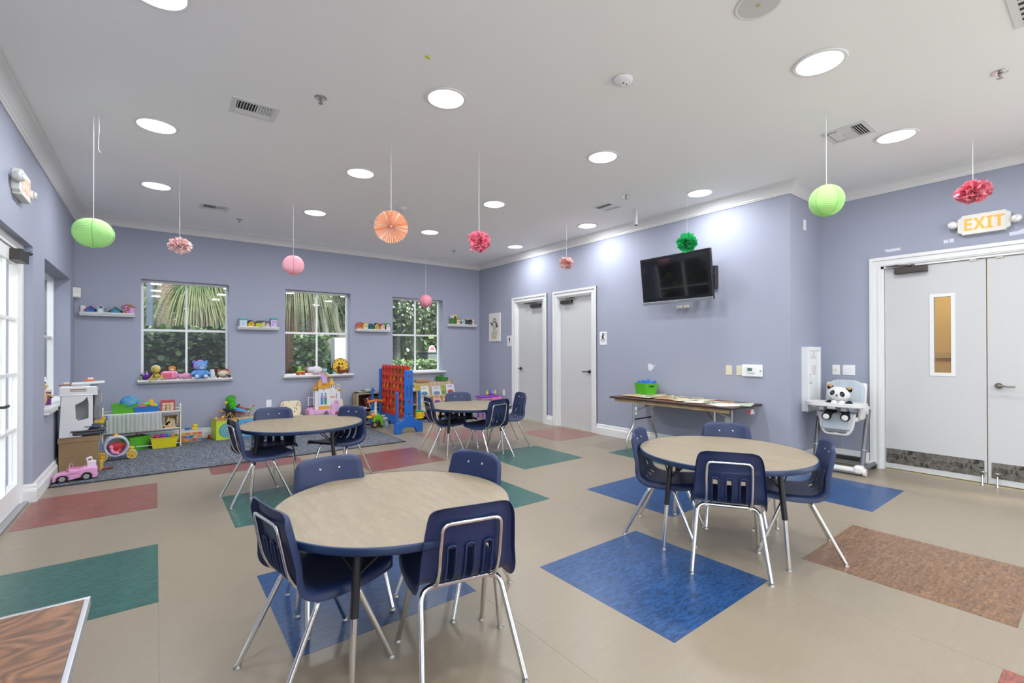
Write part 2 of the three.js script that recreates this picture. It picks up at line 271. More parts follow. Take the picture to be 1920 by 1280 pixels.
wcDoor('door_1', 6.23, 7.03, 'white door beside the framed poster', 6.93, 1, 6.46, -0.3);
wcDoor('door_2', 5.065, 5.865, 'white door nearest the folding table', 5.16, -1, 5.66, 0.22);
{
  const g = sgroup('door_3', 'white double doors with steel kick plates under the exit sign'), x = XD, a = -0.05, b = 1.58;
  casing(g, x, a, b, 2.205, -1);
  part(g, 'frame', [bb(x, x + 0.19, 0, 2.205, a, a + 0.025), bb(x, x + 0.19, 0, 2.205, b - 0.025, b), bb(x, x + 0.19, 2.18, 2.205, a, b), bb(x + 0.07, x + 0.085, 0, 2.18, b - 0.04, b - 0.025)], M.trim);
  part(g, 'threshold', [bb(x - 0.02, x + 0.15, 0, 0.012, a + 0.026, b - 0.026)], std({ color: lin(0.60, 0.53, 0.36), roughness: 0.35, metalness: 0.6 }));
  const dx = x + 0.02, dt = 0.045, wy0 = 1.065, wy1 = 1.835, w0 = 1.02, w1 = 1.15, L = 0.772;
  const leaf = part(g, 'door_leaf', [bb(dx, dx + dt, 0.02, wy0, L, b - 0.028), bb(dx, dx + dt, wy1, 2.175, L, b - 0.028), bb(dx, dx + dt, wy0, wy1, L, w0), bb(dx, dx + dt, wy0, wy1, w1, b - 0.028)], M.door);
  part(leaf, 'vision_frame', [bb(dx - 0.006, dx, wy0 - 0.032, wy0, w0 - 0.032, w1 + 0.032), bb(dx - 0.006, dx, wy1, wy1 + 0.032, w0 - 0.032, w1 + 0.032), bb(dx - 0.006, dx, wy0, wy1, w0 - 0.032, w0), bb(dx - 0.006, dx, wy0, wy1, w1, w1 + 0.032)], M.trim);
  part(leaf, 'vision_glass', bb(dx + 0.02, dx + 0.025, wy0, wy1, w0, w1), M.glass);
  const wires = []; for (let k = -6; k < 62; k++) { const s = k * 0.0135; const y = Math.max(wy0, wy0 + s), z = w0 + Math.max(0, -s); const e = Math.min(w1 - z, wy1 - y); if (e > 0.005) wires.push(rod([dx + 0.018, y, -z], [dx + 0.018, y + e, -(z + e)], 0.0007, 0.0007, 4)); }
  part(leaf, 'wire_mesh', wires, M.steel, 'diagonal wires in the glass');
  const kick = std({ color: lin(0.36, 0.335, 0.29), roughness: 0.5, metalness: 0.6, map: tex(256, (u, v) => 0.72 + 0.5 * (fbm(u, v, 30, 30, 3, 81) - 0.5) - 0.28 * Math.max(0, fbm(u, v, 12, 12, 3, 90) - 0.62) * 6, { size: 0.5 }) });
  part(leaf, 'kick_plate', bb(dx - 0.002, dx, 0.075, 0.232, L + 0.018, b - 0.034), kick);
  closer(leaf, dx, 2.137, 1.325, 0.27, -0.2);
  const leaf2 = part(g, 'door_leaf', bb(dx, dx + dt, 0.02, 2.175, a + 0.028, L - 0.008), M.door);
  part(leaf2, 'kick_plate', bb(dx - 0.002, dx, 0.075, 0.225, a + 0.04, L - 0.03), kick);
  lever(leaf2, dx, 0.957, 0.69, 1, std({ color: lin(0.30, 0.27, 0.23), roughness: 0.3, metalness: 1 }));
  for (const [lf, z] of [[leaf, 0.80], [leaf2, 0.70]]) part(lf, 'door_stop', [rod([dx - 0.03, 0.10, -z], [dx - 0.045, 0.014, -z], 0.007, 0.009), cyl(0.014, 0.016, 0.014, dx - 0.045, 0.009, -z, 12), tube([[dx, 0.118, -z - 0.022], [dx - 0.03, 0.125, -z - 0.012], [dx - 0.035, 0.13, -z], [dx - 0.03, 0.125, -z + 0.012], [dx, 0.118, -z + 0.022]], 0.006, 14)], M.chrome, 'small chrome kick-down stop');
  for (const z of [0.86, 0.68]) part(g, 'strike', bb(dx - 0.012, dx + 0.02, 2.163, 2.178, z - 0.025, z + 0.025), M.steel);
  // corridor beyond the glass
  const ylw = std({ color: lin(0.75, 0.52, 0.16), roughness: 0.8 });
  struct('wall_corridor', [bb(8.6, 8.8, 0, 2.8, -0.6, 3.2), bb(XD + 0.2, 8.6, 0, 2.8, 2.9, 3.1), bb(XD + 0.2, 8.6, 0, 2.8, -0.6, -0.4)], ylw, 'yellow corridor wall beyond the double doors');
  struct('floor_corridor', bb(XD + 0.2, 8.8, -0.1, 0, -0.6, 3.1), M.lino, 'corridor floor beyond the double doors');
  struct('ceiling_corridor', bb(XD + 0.2, 8.8, 2.8, 2.95, -0.6, 3.1), M.ceil, 'corridor ceiling beyond the double doors');
  struct('trim_corridor', [bb(8.57, 8.6, 1.18, 1.26, -0.4, 2.9), bb(8.57, 8.6, 0.75, 0.8, -0.4, 2.9)], std({ color: lin(0.6, 0.42, 0.14), roughness: 0.7 }), 'yellow rail along the corridor wall');
  { const t = thing('corridor_light', 'square ceiling light in the corridor beyond the double doors', 'ceiling light', [7.6, 2.8, 1.3]); part(t, 'trim_ring', rbox(0.64, 0.03, 0.64, 0.01, 0, -0.015, 0), M.ring); part(t, 'lens', box(0.58, 0.006, 0.58, 0, -0.031, 0), M.lamp); const l = new THREE.RectAreaLight(0xfff0d0, 14, 0.56, 0.56); l.position.y = -0.04; l.rotation.x = -Math.PI / 2; l.name = 'light'; t.add(l); }
  solo('corridor_notice', 'small green notice on the corridor wall seen through the door glass', 'notice', box(0.004, 0.26, 0.12), pl(0x3f7a5a, 0.6), [8.565, 1.42, 1.70]);
}
// ---------- ceiling downlights ----------
{
  const ringG = lathe([[0.123, 0], [0.148, 0], [0.150, -0.004], [0.146, -0.009], [0.13, -0.010], [0.125, -0.006], [0.123, 0]], 40), lensG = cyl(0.126, 0.126, 0.006, 0, -0.004, 0, 40);
  const col = ['left wall side', 'second column from the left wall', 'second column from the television wall', 'television wall side'], row = ['nearest the windows', 'second row from the windows', 'third row from the windows', 'fourth row from the windows', 'behind the camera', 'by the front wall'];
  [6.43, 4.715, 2.945, 1.145, -0.65, -2.4].forEach((z, j) => [0, 1.66, 3.335, 5.0].forEach((x, i) => {
    const t = thing('ceiling_light', `round recessed ceiling light, ${row[j]}, ${col[i]}`, 'ceiling light', [x, H, z], 0, 'round recessed ceiling lights');
    part(t, 'trim_ring', ringG, M.ring); part(t, 'lens', lensG, M.lamp);
    const l = new THREE.RectAreaLight(0xf6faff, LAMP, 0.22, 0.22); l.position.set(0, -0.016, 0); l.rotation.x = -Math.PI / 2; l.name = 'light'; t.add(l);
  }));
}
// ---------- round tables ----------
const topMats = { edge: M.band };
function roundTable(label, x, z, h, R, ang0) {
  const t = thing('round_table', label, 'table', [x, 0, z], 0, 'round activity tables');
  const top = lathe([[0, h], [R - 0.004, h], [R - 0.002, h - 0.002], [R - 0.002, h - 0.028], [0, h - 0.028]], 72), uv = top.attributes.uv, p = top.attributes.position;
  for (let i = 0; i < uv.count; i++) uv.setXY(i, p.getX(i), p.getZ(i));
  part(t, 'tabletop', top, M.laminate, 'sand coloured laminate top');
  part(t, 'edge_band', lathe([[R - 0.006, h + 0.0006], [R, h + 0.0004], [R + 0.004, h - 0.005], [R + 0.004, h - 0.025], [R, h - 0.031], [R - 0.008, h - 0.031]], 72), M.band, 'navy edge band');
  for (let k = 0; k < 4; k++) {
    const a = ang0 + k * Math.PI / 2, c = Math.cos(a), s = -Math.sin(a), at = (r, y) => [c * r, y, s * r];
    const u = part(t, 'leg', [rod(at(0.44, h - 0.03), at(0.475, 0.29), 0.0165, 0.0165, 14), rod(at(0.44, h - 0.034), at(0.44, h - 0.028), 0.04, 0.04, 14), rod(at(0.25, h - 0.035), at(0.449, h - 0.14), 0.004), rod([c * 0.41 + s * 0.12, h - 0.033, s * 0.41 - c * 0.12], at(0.45, h - 0.15), 0.004), rod([c * 0.41 - s * 0.12, h - 0.033, s * 0.41 + c * 0.12], at(0.45, h - 0.15), 0.004)], M.black, 'black upper tube with wire braces');
    part(u, 'lower_leg', rod(at(0.473, 0.31), at(0.5, 0.012), 0.0128, 0.0128, 14), M.chrome); part(u, 'glide', [tr(cyl(0.014, 0.017, 0.012, 0, 0.006, 0, 14), c * 0.501, 0, s * 0.501)], M.steel);
  }
  return t;
}
roundTable('round sand-topped table nearest the camera', 0.918, 2.115, 0.583, 0.546, -0.745);
roundTable('round sand-topped table at the edge of the grey rug', 1.133, 4.83, 0.603, 0.55, 0.35);
roundTable('round sand-topped table in front of the giant connect game', 3.25, 5.17, 0.588, 0.555, 0.45);
roundTable('round sand-topped table between the folding table and the high chair', 3.11, 1.665, 0.607, 0.556, -0.30);

// ---------- chairs ----------
function chairShell() {
  // profile: [forward, up, half width, side lift]
  const key = [[-0.196, 0.716, 0.118], [-0.195, 0.700, 0.160], [-0.189, 0.672, 0.179], [-0.180, 0.632, 0.187], [-0.168, 0.575, 0.193], [-0.156, 0.52, 0.198], [-0.146, 0.475, 0.202], [-0.133, 0.435, 0.205], [-0.110, 0.405, 0.207], [-0.078, 0.388, 0.209], [-0.035, 0.381, 0.211], [0.04, 0.381, 0.214], [0.12, 0.386, 0.214], [0.19, 0.396, 0.210], [0.235, 0.405, 0.202], [0.258, 0.404, 0.190], [0.268, 0.394, 0.172]];
  const curve = new THREE.CatmullRomCurve3(key.map(k => new THREE.Vector3(k[0], k[1], k[2])), false, 'centripetal');
  const NV = 52, us = [-1, -0.93, -0.85, -0.72, -0.56, -0.44, -0.355, -0.3, -0.22, -0.13, -0.062, -0.03, 0, 0.03, 0.062, 0.13, 0.22, 0.3, 0.355, 0.44, 0.56, 0.72, 0.85, 0.93, 1];
  const slots = [[-0.44, -0.30], [-0.062, 0.062], [0.30, 0.44]], rows = [];
  for (let j = 0; j <= NV; j++) {
    const t = j / NV, c = curve.getPoint(t), tan = curve.getTangent(t); tan.z = 0; tan.normalize();
    const nx = -tan.y, ny = tan.x;                        // points up from the seat / forward from the back
    const back = THREE.MathUtils.smoothstep(c.y, 0.40, 0.52), edgeIn = back;
    rows.push(us.map(u => {
      const a = Math.abs(u), dish = (a * a) * (0.012 + 0.022 * back) * (t < 0.1 ? t * 10 : 1), flange = (a > 0.9 ? -0.036 * ((a - 0.9) / 0.1) : 0) * THREE.MathUtils.smoothstep(t, 0, 0.16) - 0.008 * (1 - THREE.MathUtils.smoothstep(t, 0, 0.05));
      const w = c.z * Math.min(u, 0.95) * (u > 0.95 ? 1.02 : 1) , ww = c.z * Math.sign(u) * Math.min(a, 0.97);
      const n = dish + flange; return { p: [ww, c.y + ny * n, c.x + nx * n], n: [0, ny, nx], slot: slots.some(([p, q]) => u >= p - 1e-6 && u <= q + 1e-6), y: c.y, f: c.x };
    }));
  }
  const hole = (j, i) => { const A = rows[j][i], B = rows[j][i + 1]; return A.slot && B.slot && slots.some(([p, q]) => us[i] >= p - 1e-6 && us[i + 1] <= q + 1e-6) && A.y < 0.545 && A.f < -0.092 && rows[j + 1][i].f < -0.07; };
  const pos = [], T = 0.0055, tri = (a, b, c) => pos.push(...a, ...b, ...c), off = (q) => [q.p[0], q.p[1] - q.n[1] * T, q.p[2] - q.n[2] * T];
  for (let j = 0; j < NV; j++) for (let i = 0; i < us.length - 1; i++) {
    if (hole(j, i)) continue;
    const A = rows[j][i], B = rows[j][i + 1], D = rows[j + 1][i], E = rows[j + 1][i + 1];
    tri(A.p, D.p, B.p); tri(B.p, D.p, E.p); const a = off(A), b = off(B), d = off(D), e = off(E); tri(a, b, d); tri(b, e, d);
    const open = (jj, ii) => jj < 0 || jj >= NV || ii < 0 || ii >= us.length - 1 || hole(jj, ii), wall = (P, Q, p, q) => { tri(P, Q, p); tri(Q, q, p); };
    if (open(j - 1, i)) wall(A.p, B.p, a, b); if (open(j + 1, i)) wall(E.p, D.p, e, d); if (open(j, i - 1)) wall(D.p, A.p, d, a); if (open(j, i + 1)) wall(B.p, E.p, b, e);
  }
  const g = new THREE.BufferGeometry(); g.setAttribute('position', new THREE.Float32BufferAttribute(pos, 3)); g.computeVertexNormals(); return toCreasedNormals(g, 0.75);
}
const shellG = chairShell();
function makeChair() {
  const t = thing('stacking_chair', '', 'chair', [0, 0, 0], 0, 'navy stacking chairs round the tables');
  const s = part(t, 'shell', shellG, M.navy, 'moulded navy seat and back with three slots');
  // ribs between the slots on the back face
  for (const x of [-0.075, 0, 0.075]) part(s, 'rib', [tube([[x - 0.018, 0.552, -0.171], [x - 0.018, 0.50, -0.163], [x - 0.018, 0.44, -0.148], [x - 0.016, 0.40, -0.118]], 0.0055, 12, false, 6), tube([[x + 0.018, 0.552, -0.171], [x + 0.018, 0.50, -0.163], [x + 0.018, 0.44, -0.148], [x + 0.016, 0.40, -0.118]], 0.0055, 12, false, 6), tube([[x - 0.018, 0.552, -0.171], [x, 0.559, -0.174], [x + 0.018, 0.552, -0.171]], 0.0055, 8, false, 6)], M.navy);
  part(t, 'back_loop', bentTube([[-0.122, 0.372, -0.075], [-0.122, 0.40, -0.128], [-0.122, 0.47, -0.163], [-0.122, 0.565, -0.182], [-0.118, 0.652, -0.199], [0.118, 0.652, -0.199], [0.122, 0.565, -0.182], [0.122, 0.47, -0.163], [0.122, 0.40, -0.128], [0.122, 0.372, -0.075]], 0.0078, 0.032), M.chrome, 'chrome back support loop');
  for (const x of [-0.05, 0.05]) part(t, 'screw', sph(0.007, 0.007, 0.004, x, 0.652, -0.181, 10), M.chrome);
  part(t, 'rear_frame', bentTube([[-0.205, 0.012, -0.232], [-0.168, 0.362, -0.055], [0.168, 0.362, -0.055], [0.205, 0.012, -0.232]], 0.0112, 0.055, 8, 12), M.chrome, 'chrome rear leg frame');
  part(t, 'front_frame', bentTube([[-0.20, 0.012, 0.232], [-0.165, 0.362, 0.085], [0.165, 0.362, 0.085], [0.20, 0.012, 0.232]], 0.0112, 0.055, 8, 12), M.chrome, 'chrome front leg frame');
  for (const x of [-0.12, 0.12]) part(t, 'seat_rail', rod([x, 0.368, -0.09], [x, 0.366, 0.13], 0.0078), M.chrome);
  for (const [x, z] of [[-0.206, -0.234], [0.206, -0.234], [-0.201, 0.234], [0.201, 0.234]]) part(t, 'glide', [cyl(0.012, 0.0155, 0.011, x, 0.0055, z, 12)], M.steel);
  return t;
}
const chair0 = makeChair(); let chairN = 0;
function chair(label, x, z, fx, fz) {
  const turn = Math.atan2(fx, -fz);
  if (!chairN++) { chair0.position.set(x, 0, -z); chair0.rotation.y = turn; chair0.userData.label = label; return chair0; }
  return dup(chair0, label, [x, 0, z], turn);
}
chair('navy chair seen in profile left of the nearest round table', 0.53, 2.045, 0.985, 0.17);
chair('navy chair with its back to the camera, right of the nearest round table', 1.0055, 1.6975, 0.218, 0.976);
chair('navy chair at the far left of the nearest round table', 0.753, 2.465, -0.039, -0.999);
chair('navy chair at the far right of the nearest round table', 1.293, 2.211, -0.95, -0.31);
chair('navy chair seen in profile left of the table by the rug', 0.706, 4.68, 0.995, 0.086);
chair('navy chair on the rug facing the camera, behind the table by the rug', 0.93, 5.10, -0.153, -0.988);
chair('navy chair right of the table by the rug, in front of the toy castle', 1.50, 4.86, -0.85, -0.52);
chair('navy chair left of the far table, beside the blue game stand', 2.905, 5.27, 0.98, -0.187);
chair('navy chair behind the far table, in front of the book rack', 3.30, 5.48, -0.39, -0.921);
chair('navy chair with its back to the camera at the far table', 3.232, 4.703, -0.199, 0.98);
chair('navy chair right of the far table, in front of the white doors', 3.85, 5.11, -0.966, 0.26);
chair('navy chair with its back to the camera at the table by the high chair', 2.783, 1.467, 0.848, 0.53);
chair('navy chair left of the table by the high chair', 2.917, 2.0, 0.389, -0.921);
chair('navy chair right of its table, directly in front of the high chair', 3.355, 1.307, -0.499, 0.867);
chair('navy chair facing the camera in front of the folding table', 3.485, 1.81, -0.804, -0.595);
// ---------- glazed door and window niche in the left wall ----------
{
  const g = sgroup('door_4', 'white glazed door at the left edge with dark lever'), x0 = XL - 0.13, x1 = XL - 0.055, z0 = 3.86, z1 = 5.72;
  part(g, 'frame', [bb(x0, x1, 0, 2.205, z1 - 0.075, z1), bb(x0, x1, 0, 2.205, z0, z0 + 0.075), bb(x0, x1, 2.13, 2.205, z0 + 0.075, z1 - 0.075)], M.sash);
  part(g, 'threshold', bb(XL - 0.2, XL - 0.02, 0, 0.018, z0, z1), std({ color: lin(0.42, 0.43, 0.45), roughness: 0.35, metalness: 0.7 }));
  for (const [a, b, hz] of [[4.80, z1 - 0.078, 0], [z0 + 0.078, 4.79, 1]]) {
    const X0 = x0 + 0.012, X1 = x1 - 0.012, st = 0.075, y0 = 0.022, y1 = 2.126, gy0 = 0.2, gy1 = 2.02, n = 4, mids = [];
    const leaf = part(g, 'door_leaf', [bb(X0, X1, y0, y1, a, a + st), bb(X0, X1, y0, y1, b - st, b), bb(X0, X1, y0, gy0, a + st, b - st), bb(X0, X1, gy1, y1, a + st, b - st)], M.sash);
    const zm = (k) => a + st + (b - a - 2 * st) * k / 2, ym = (k) => gy0 + (gy1 - gy0) * k / n;
    part(leaf, 'muntin', bb(X0 + 0.01, X1 - 0.005, gy0, gy1, zm(1) - 0.012, zm(1) + 0.012), M.sash);
    for (let k = 1; k < n; k++) for (const [p, q] of [[zm(0), zm(1) - 0.012], [zm(1) + 0.012, zm(2)]]) part(leaf, 'muntin', bb(X0 + 0.01, X1 - 0.005, ym(k) - 0.012, ym(k) + 0.012, p, q), M.sash);
    for (let k = 0; k < n; k++) for (const [p, q] of [[zm(0), zm(1) - 0.012], [zm(1) + 0.012, zm(2)]]) part(leaf, 'pane', bb(X0 + 0.022, X0 + 0.026, ym(k) + (k ? 0.012 : 0), ym(k + 1) - (k < n - 1 ? 0.012 : 0), p, q), M.glass);
    if (!hz) {
      const h = part(leaf, 'handle', [tr(cyl(0.026, 0.026, 0.01, 0, 0, 0), 0, 0, 0, 0, 0, Math.PI / 2), tr(cyl(0.01, 0.01, 0.05, 0, 0, 0), 0.03, 0, 0, 0, 0, Math.PI / 2), rbox(0.02, 0.02, 0.13, 0.006, 0.055, 0, -0.05), tr(cyl(0.024, 0.024, 0.018, 0, 0, 0), 0.006, 0.12, 0, 0, 0, Math.PI / 2)], M.bronze, 'dark lever and lock'); h.position.set(X1, 0.9, -(a + 0.035 + 0.0));
      const c = part(leaf, 'closer', rbox(0.07, 0.085, 0.27, 0.006), M.bronze, 'dark door closer'); c.position.set(X1 + 0.035, 2.07, -5.42);
      part(c, 'closer_arm', [rod([0.0, 0.05, -0.02], [0.03, 0.06, -0.2], 0.008), tr(cyl(0.02, 0.02, 0.03, 0, 0, 0, 12), 0, 0.05, -0.02), sph(0.018, 0.018, 0.018, 0.03, 0.06, -0.2, 10)], M.bronze);
    }
  }
}
{
  const w = sgroup('window_4', 'tall white window in the left wall niche'), X0 = XL - 0.2, X1 = XL - 0.145, a = 6.25, b = 7.922, y0 = 0.74, y1 = 2.195, f = 0.045, zm = (a + b) / 2, ym = 1.47;
  part(w, 'window_frame', [bb(X0, X1, y0, y1, a, a + f), bb(X0, X1, y0, y1, b - f, b), bb(X0, X1, y0, y0 + f, a + f, b - f), bb(X0, X1, y1 - f, y1, a + f, b - f), bb(X0, X1, y0 + f, y1 - f, zm - 0.03, zm + 0.03)], M.sash);
  for (const [p, q] of [[a + f, zm - 0.03], [zm + 0.03, b - f]]) { part(w, 'muntin', bb(X0 + 0.01, X1 - 0.01, ym - 0.014, ym + 0.014, p, q), M.sash); for (const [c, d] of [[y0 + f, ym - 0.014], [ym + 0.014, y1 - f]]) part(w, 'pane', bb(X0 + 0.024, X0 + 0.028, c, d, p, q), M.glass); }
  part(w, 'window_sill', [bb(XL - 0.145, XL + 0.05, y0 - 0.012, y0 + 0.014, a - 0.03, b + 0.03), bb(XL, XL + 0.035, y0 - 0.05, y0 - 0.012, a - 0.02, b + 0.02)], M.trim);
}
// ---------- things fixed to ceiling and walls ----------
function vent(label, x, z, w, d, turn, kind) {
  const t = thing('air_vent', label, 'air vent', [x, H, z], turn, 'ceiling air vents'), y = -0.006;
  part(t, 'frame', [box(w, 0.006, 0.035, 0, -0.003, -d / 2 + 0.0175), box(w, 0.006, 0.035, 0, -0.003, d / 2 - 0.0175), box(0.035, 0.006, d - 0.07, -w / 2 + 0.0175, -0.003, 0), box(0.035, 0.006, d - 0.07, w / 2 - 0.0175, -0.003, 0)], M.trim);
  part(t, 'duct', box(w - 0.07, 0.002, d - 0.07, 0, -0.001, 0), pl(0x2b2a28, 0.8), 'dark duct opening');
  const iw = w - 0.07, id = d - 0.07;
  if (kind === 3) {                                          // three-way register
    for (let k = 0; k < 4; k++) { part(t, 'louvre', tr(box(0.014, 0.002, id * 0.9), -iw / 2 + 0.015 + k * 0.017, y, 0, 0, 0, 0.7), M.trim); part(t, 'louvre', tr(box(0.014, 0.002, id * 0.9), iw / 2 - 0.015 - k * 0.017, y, 0, 0, 0, -0.7), M.trim); }
    for (let k = 0; k < 7; k++) part(t, 'louvre', tr(box(iw - 0.15, 0.002, 0.014), 0, y, -id / 2 + 0.012 + k * 0.016, -0.7, 0, 0), M.trim);
    part(t, 'blank_plate', box(iw - 0.15, 0.003, id - 0.125, 0, y + 0.001, id / 2 - (id - 0.125) / 2), M.trim);
  } else if (kind === 2) {                                    // two rows of blades
    for (let k = 0; k < 4; k++) part(t, 'louvre', tr(box(iw, 0.002, 0.013), 0, y, -id / 2 + 0.008 + k * 0.014, -0.6, 0, 0), M.trim);
    const n = 13; for (let k = 0; k < n; k++) part(t, 'louvre', tr(box(0.015, 0.002, id - 0.07), -iw / 2 + (k + 0.5) * iw / n, y, 0.03, 0, 0, k < n / 2 ? 0.9 : -0.5), M.trim);
    part(t, 'divider', box(iw, 0.004, 0.006, 0, y, -id / 2 + 0.064), M.trim);
  } else { const n = 9; for (let k = 0; k < n; k++) part(t, 'louvre', tr(box(iw, 0.002, 0.016), 0, y, -id / 2 + (k + 0.5) * id / n, 0.7, 0, 0), M.trim); }
  return t;
}
vent('ceiling vent above the table nearest the camera', 0.586, 3.96, 0.31, 0.26, 0, 2);
vent('small far ceiling vent near the left window', 0.583, 6.97, 0.31, 0.26, 0, 2);
vent('three-way ceiling vent beside the right green lantern', 4.605, 1.37, 0.31, 0.31, -Math.PI / 2, 3);
vent('ceiling vent above the television wall', 4.561, 3.943, 0.3, 0.3, 0, 3);
vent('striped return vent at the top right corner of the picture', 3.57, 0.05, 0.6, 0.6, Math.PI / 2, 1);
const smokeG = [lathe([[0, -0.045], [0.02, -0.045], [0.024, -0.036], [0.05, -0.03], [0.062, -0.02], [0.066, -0.006], [0.066, 0], [0, 0]], 32)];
function smoke(label, x, z) { const t = thing('smoke_detector', label, 'smoke detector', [x, H, z], 0, 'ceiling smoke detectors'); part(t, 'housing', smokeG.map(g => g.clone()), M.white); part(t, 'sensor_slot', [tr(box(0.008, 0.006, 0.005), -0.016, -0.041, 0.018, 0, -0.5, 0), tr(box(0.008, 0.006, 0.005), 0.012, -0.041, 0.021, 0, 0.5, 0)], M.dark); }
smoke('white smoke detector in the middle of the near ceiling', 2.485, 2.016); smoke('white smoke detector behind the orange paper rosette', 2.479, 5.544);
solo('ceiling_disc', 'plain white cover disc half hidden behind the orange rosette', 'cover', cyl(0.06, 0.062, 0.008, 0, -0.004, 0, 28), M.white, [2.45, H, 6.399]);
function sprinkler(label, x, z) {
  const t = thing('sprinkler', label, 'sprinkler', [x, H, z], 0, 'ceiling sprinklers');
  part(t, 'escutcheon', lathe([[0.016, -0.002], [0.02, -0.008], [0.042, -0.004], [0.044, 0], [0.012, 0]], 24), M.chrome); part(t, 'head', [cyl(0.007, 0.009, 0.03, 0, -0.012, 0, 10), rod([-0.012, -0.02, 0], [0, -0.04, 0], 0.003), rod([0.012, -0.02, 0], [0, -0.04, 0], 0.003), cyl(0.017, 0.017, 0.002, 0, -0.042, 0, 14)], M.steel);
}
for (const [l, x, z] of [['sprinkler head right of the large near vent', 0.937, 3.482], ['far sprinkler head near the left window', 0.913, 7.391], ['far sprinkler head left of the deep pink pompom', 4.317, 7.381], ['sprinkler head beside the vent by the television wall', 4.401, 3.527], ['sprinkler head near the right edge of the ceiling', 4.394, 0.467]]) sprinkler(l, x, z);
{ const t = thing('ceiling_speaker', 'round grille ceiling speaker at the top edge of the picture', 'speaker', [2.516, H, 1.146]); part(t, 'rim', lathe([[0.098, -0.004], [0.104, -0.007], [0.113, -0.005], [0.115, 0], [0.09, 0]], 40), M.white); part(t, 'grille', cyl(0.1, 0.1, 0.004, 0, -0.003, 0, 40), std({ color: lin(0.62, 0.62, 0.61), roughness: 0.7 })); part(t, 'badge', cyl(0.01, 0.01, 0.003, 0, -0.006, 0, 12), pl(0xc9b46a, 0.4)); }
{ const t = thing('ceiling_tube', 'short grey tube hanging from the ceiling near the television wall', 'tube', [4.93, H, 3.79]); part(t, 'tube_body', [cyl(0.018, 0.018, 0.2, 0, -0.1, 0, 18)], std({ color: lin(0.7, 0.7, 0.7), roughness: 0.4 })); part(t, 'end_cap', cyl(0.0185, 0.0185, 0.012, 0, -0.204, 0, 18), pl(0x3a3935, 0.5)); }
solo('paper_scrap', 'tiny yellow scrap stuck on the ceiling', 'scrap', tr(rbox(0.03, 0.004, 0.022, 0.002), 0, -0.002, 0, 0, 0.4, 0), pl(0xcfd63a, 0.6), [1.335, H, 2.598]);

// exit signs
const font = await new FontLoader().loadAsync('fonts/droid/droid_sans_bold.typeface.json');
const text = (s, size, depth = 0.002, curve = 3) => { const g = new TextGeometry(s, { font, size, depth, curveSegments: curve, bevelEnabled: false }); g.computeBoundingBox(); const b = g.boundingBox; return g.translate(-(b.min.x + b.max.x) / 2, -(b.min.y + b.max.y) / 2, 0); };
const exitGlow = std({ color: 0xd07a30, emissive: 0xff8a32, emissiveIntensity: 0.75, roughness: 0.5 });
const lens = phy({ color: lin(0.8, 0.8, 0.8), roughness: 0.25, metalness: 0.3 });
function exitSign(label, pos, turn, glow) {                    // faces +z locally
  const t = thing('exit_sign', label, 'exit sign', pos, turn, 'illuminated exit signs');
  const w = 0.36, h = 0.19, c = 0.03, s = shape([[-w / 2 + c, -h / 2], [w / 2 - c, -h / 2], [w / 2 - c, -h / 2 + 0.012], [w / 2, -h / 2 + c], [w / 2, h / 2 - c], [w / 2 - c, h / 2 - 0.012], [w / 2 - c, h / 2], [-w / 2 + c, h / 2], [-w / 2 + c, h / 2 - 0.012], [-w / 2, h / 2 - c], [-w / 2, -h / 2 + c], [-w / 2 + c, -h / 2 + 0.012]]);
  part(t, 'housing', [ext(s, 0.05, 0.006), ext(rrect(w - 0.065, h - 0.004, 0.004), 0.006).translate(0, 0, 0.048)], std({ color: lin(0.72, 0.71, 0.66), roughness: 0.45 }));
  const tx = part(t, 'lettering', text('EXIT', 0.115, 0.0025), glow, 'glowing orange letters EXIT'); tx.scale.set(0.84, 1, 1); tx.position.z = 0.0535; tx.position.x = 0.005;
  for (const sx of [-1, 1]) { const e = part(t, 'emergency_lamp', [tr(lathe([[0, 0.02], [0.03, 0.018], [0.04, 0.006], [0.036, -0.01], [0.022, -0.035], [0, -0.04]], 24), 0, 0, 0, Math.PI / 2 * 0.9, 0, sx * 0.25)], std({ color: lin(0.74, 0.73, 0.69), roughness: 0.4 })); e.position.set(sx * 0.215, sx * -0.012 + 0.005, 0.05); part(e, 'lens', sph(0.034, 0.032, 0.012, 0, 0, 0.022, 14), lens, 'faceted clear lens'); }
  const li = new THREE.PointLight(0xff8a40, 0.004); li.position.set(0, 0, 0.09); li.name = 'light'; t.add(li);
  return t;
}
exitSign('lit exit sign above the white double doors', [XD, 2.508, 0.78], -Math.PI / 2, exitGlow);
exitSign('exit sign on the left wall above the glazed door', [XL, 2.565, 5.11], Math.PI / 2, std({ color: 0xd89a86, emissive: 0xff8a6a, emissiveIntensity: 0.35, roughness: 0.5 }));

// small plates on walls.  faceX: on a wall facing -X ; faceZ: on the back wall facing +z
function plate(name, label, cat, x, y, zd, turn, w, h, m, extra) { const t = thing(name, label, cat, [x, y, zd], turn); part(t, 'cover_plate', rbox(w, h, 0.006, 0.002, 0, 0, 0.003), m); if (extra) extra(t); return t; }
const ivory = std({ color: lin(0.74, 0.68, 0.50), roughness: 0.4 }), RW = -Math.PI / 2;
const sockets = (t) => { for (const y of [-0.02, 0.02]) part(t, 'socket', rbox(0.032, 0.026, 0.003, 0.001, 0, y, 0.0065), M.white); };
plate('outlet', 'white outlet on the back wall behind the table by the rug', 'outlet', 1.434, 0.457, ZB, 0, 0.075, 0.115, M.white, sockets);
plate('outlet', 'white outlet under the left end of the folding table', 'outlet', XR, 0.426, 4.238, RW, 0.075, 0.115, M.white, sockets);
plate('outlet', 'white outlet under the right end of the folding table', 'outlet', XR, 0.426, 2.87, RW, 0.075, 0.115, M.white, sockets);
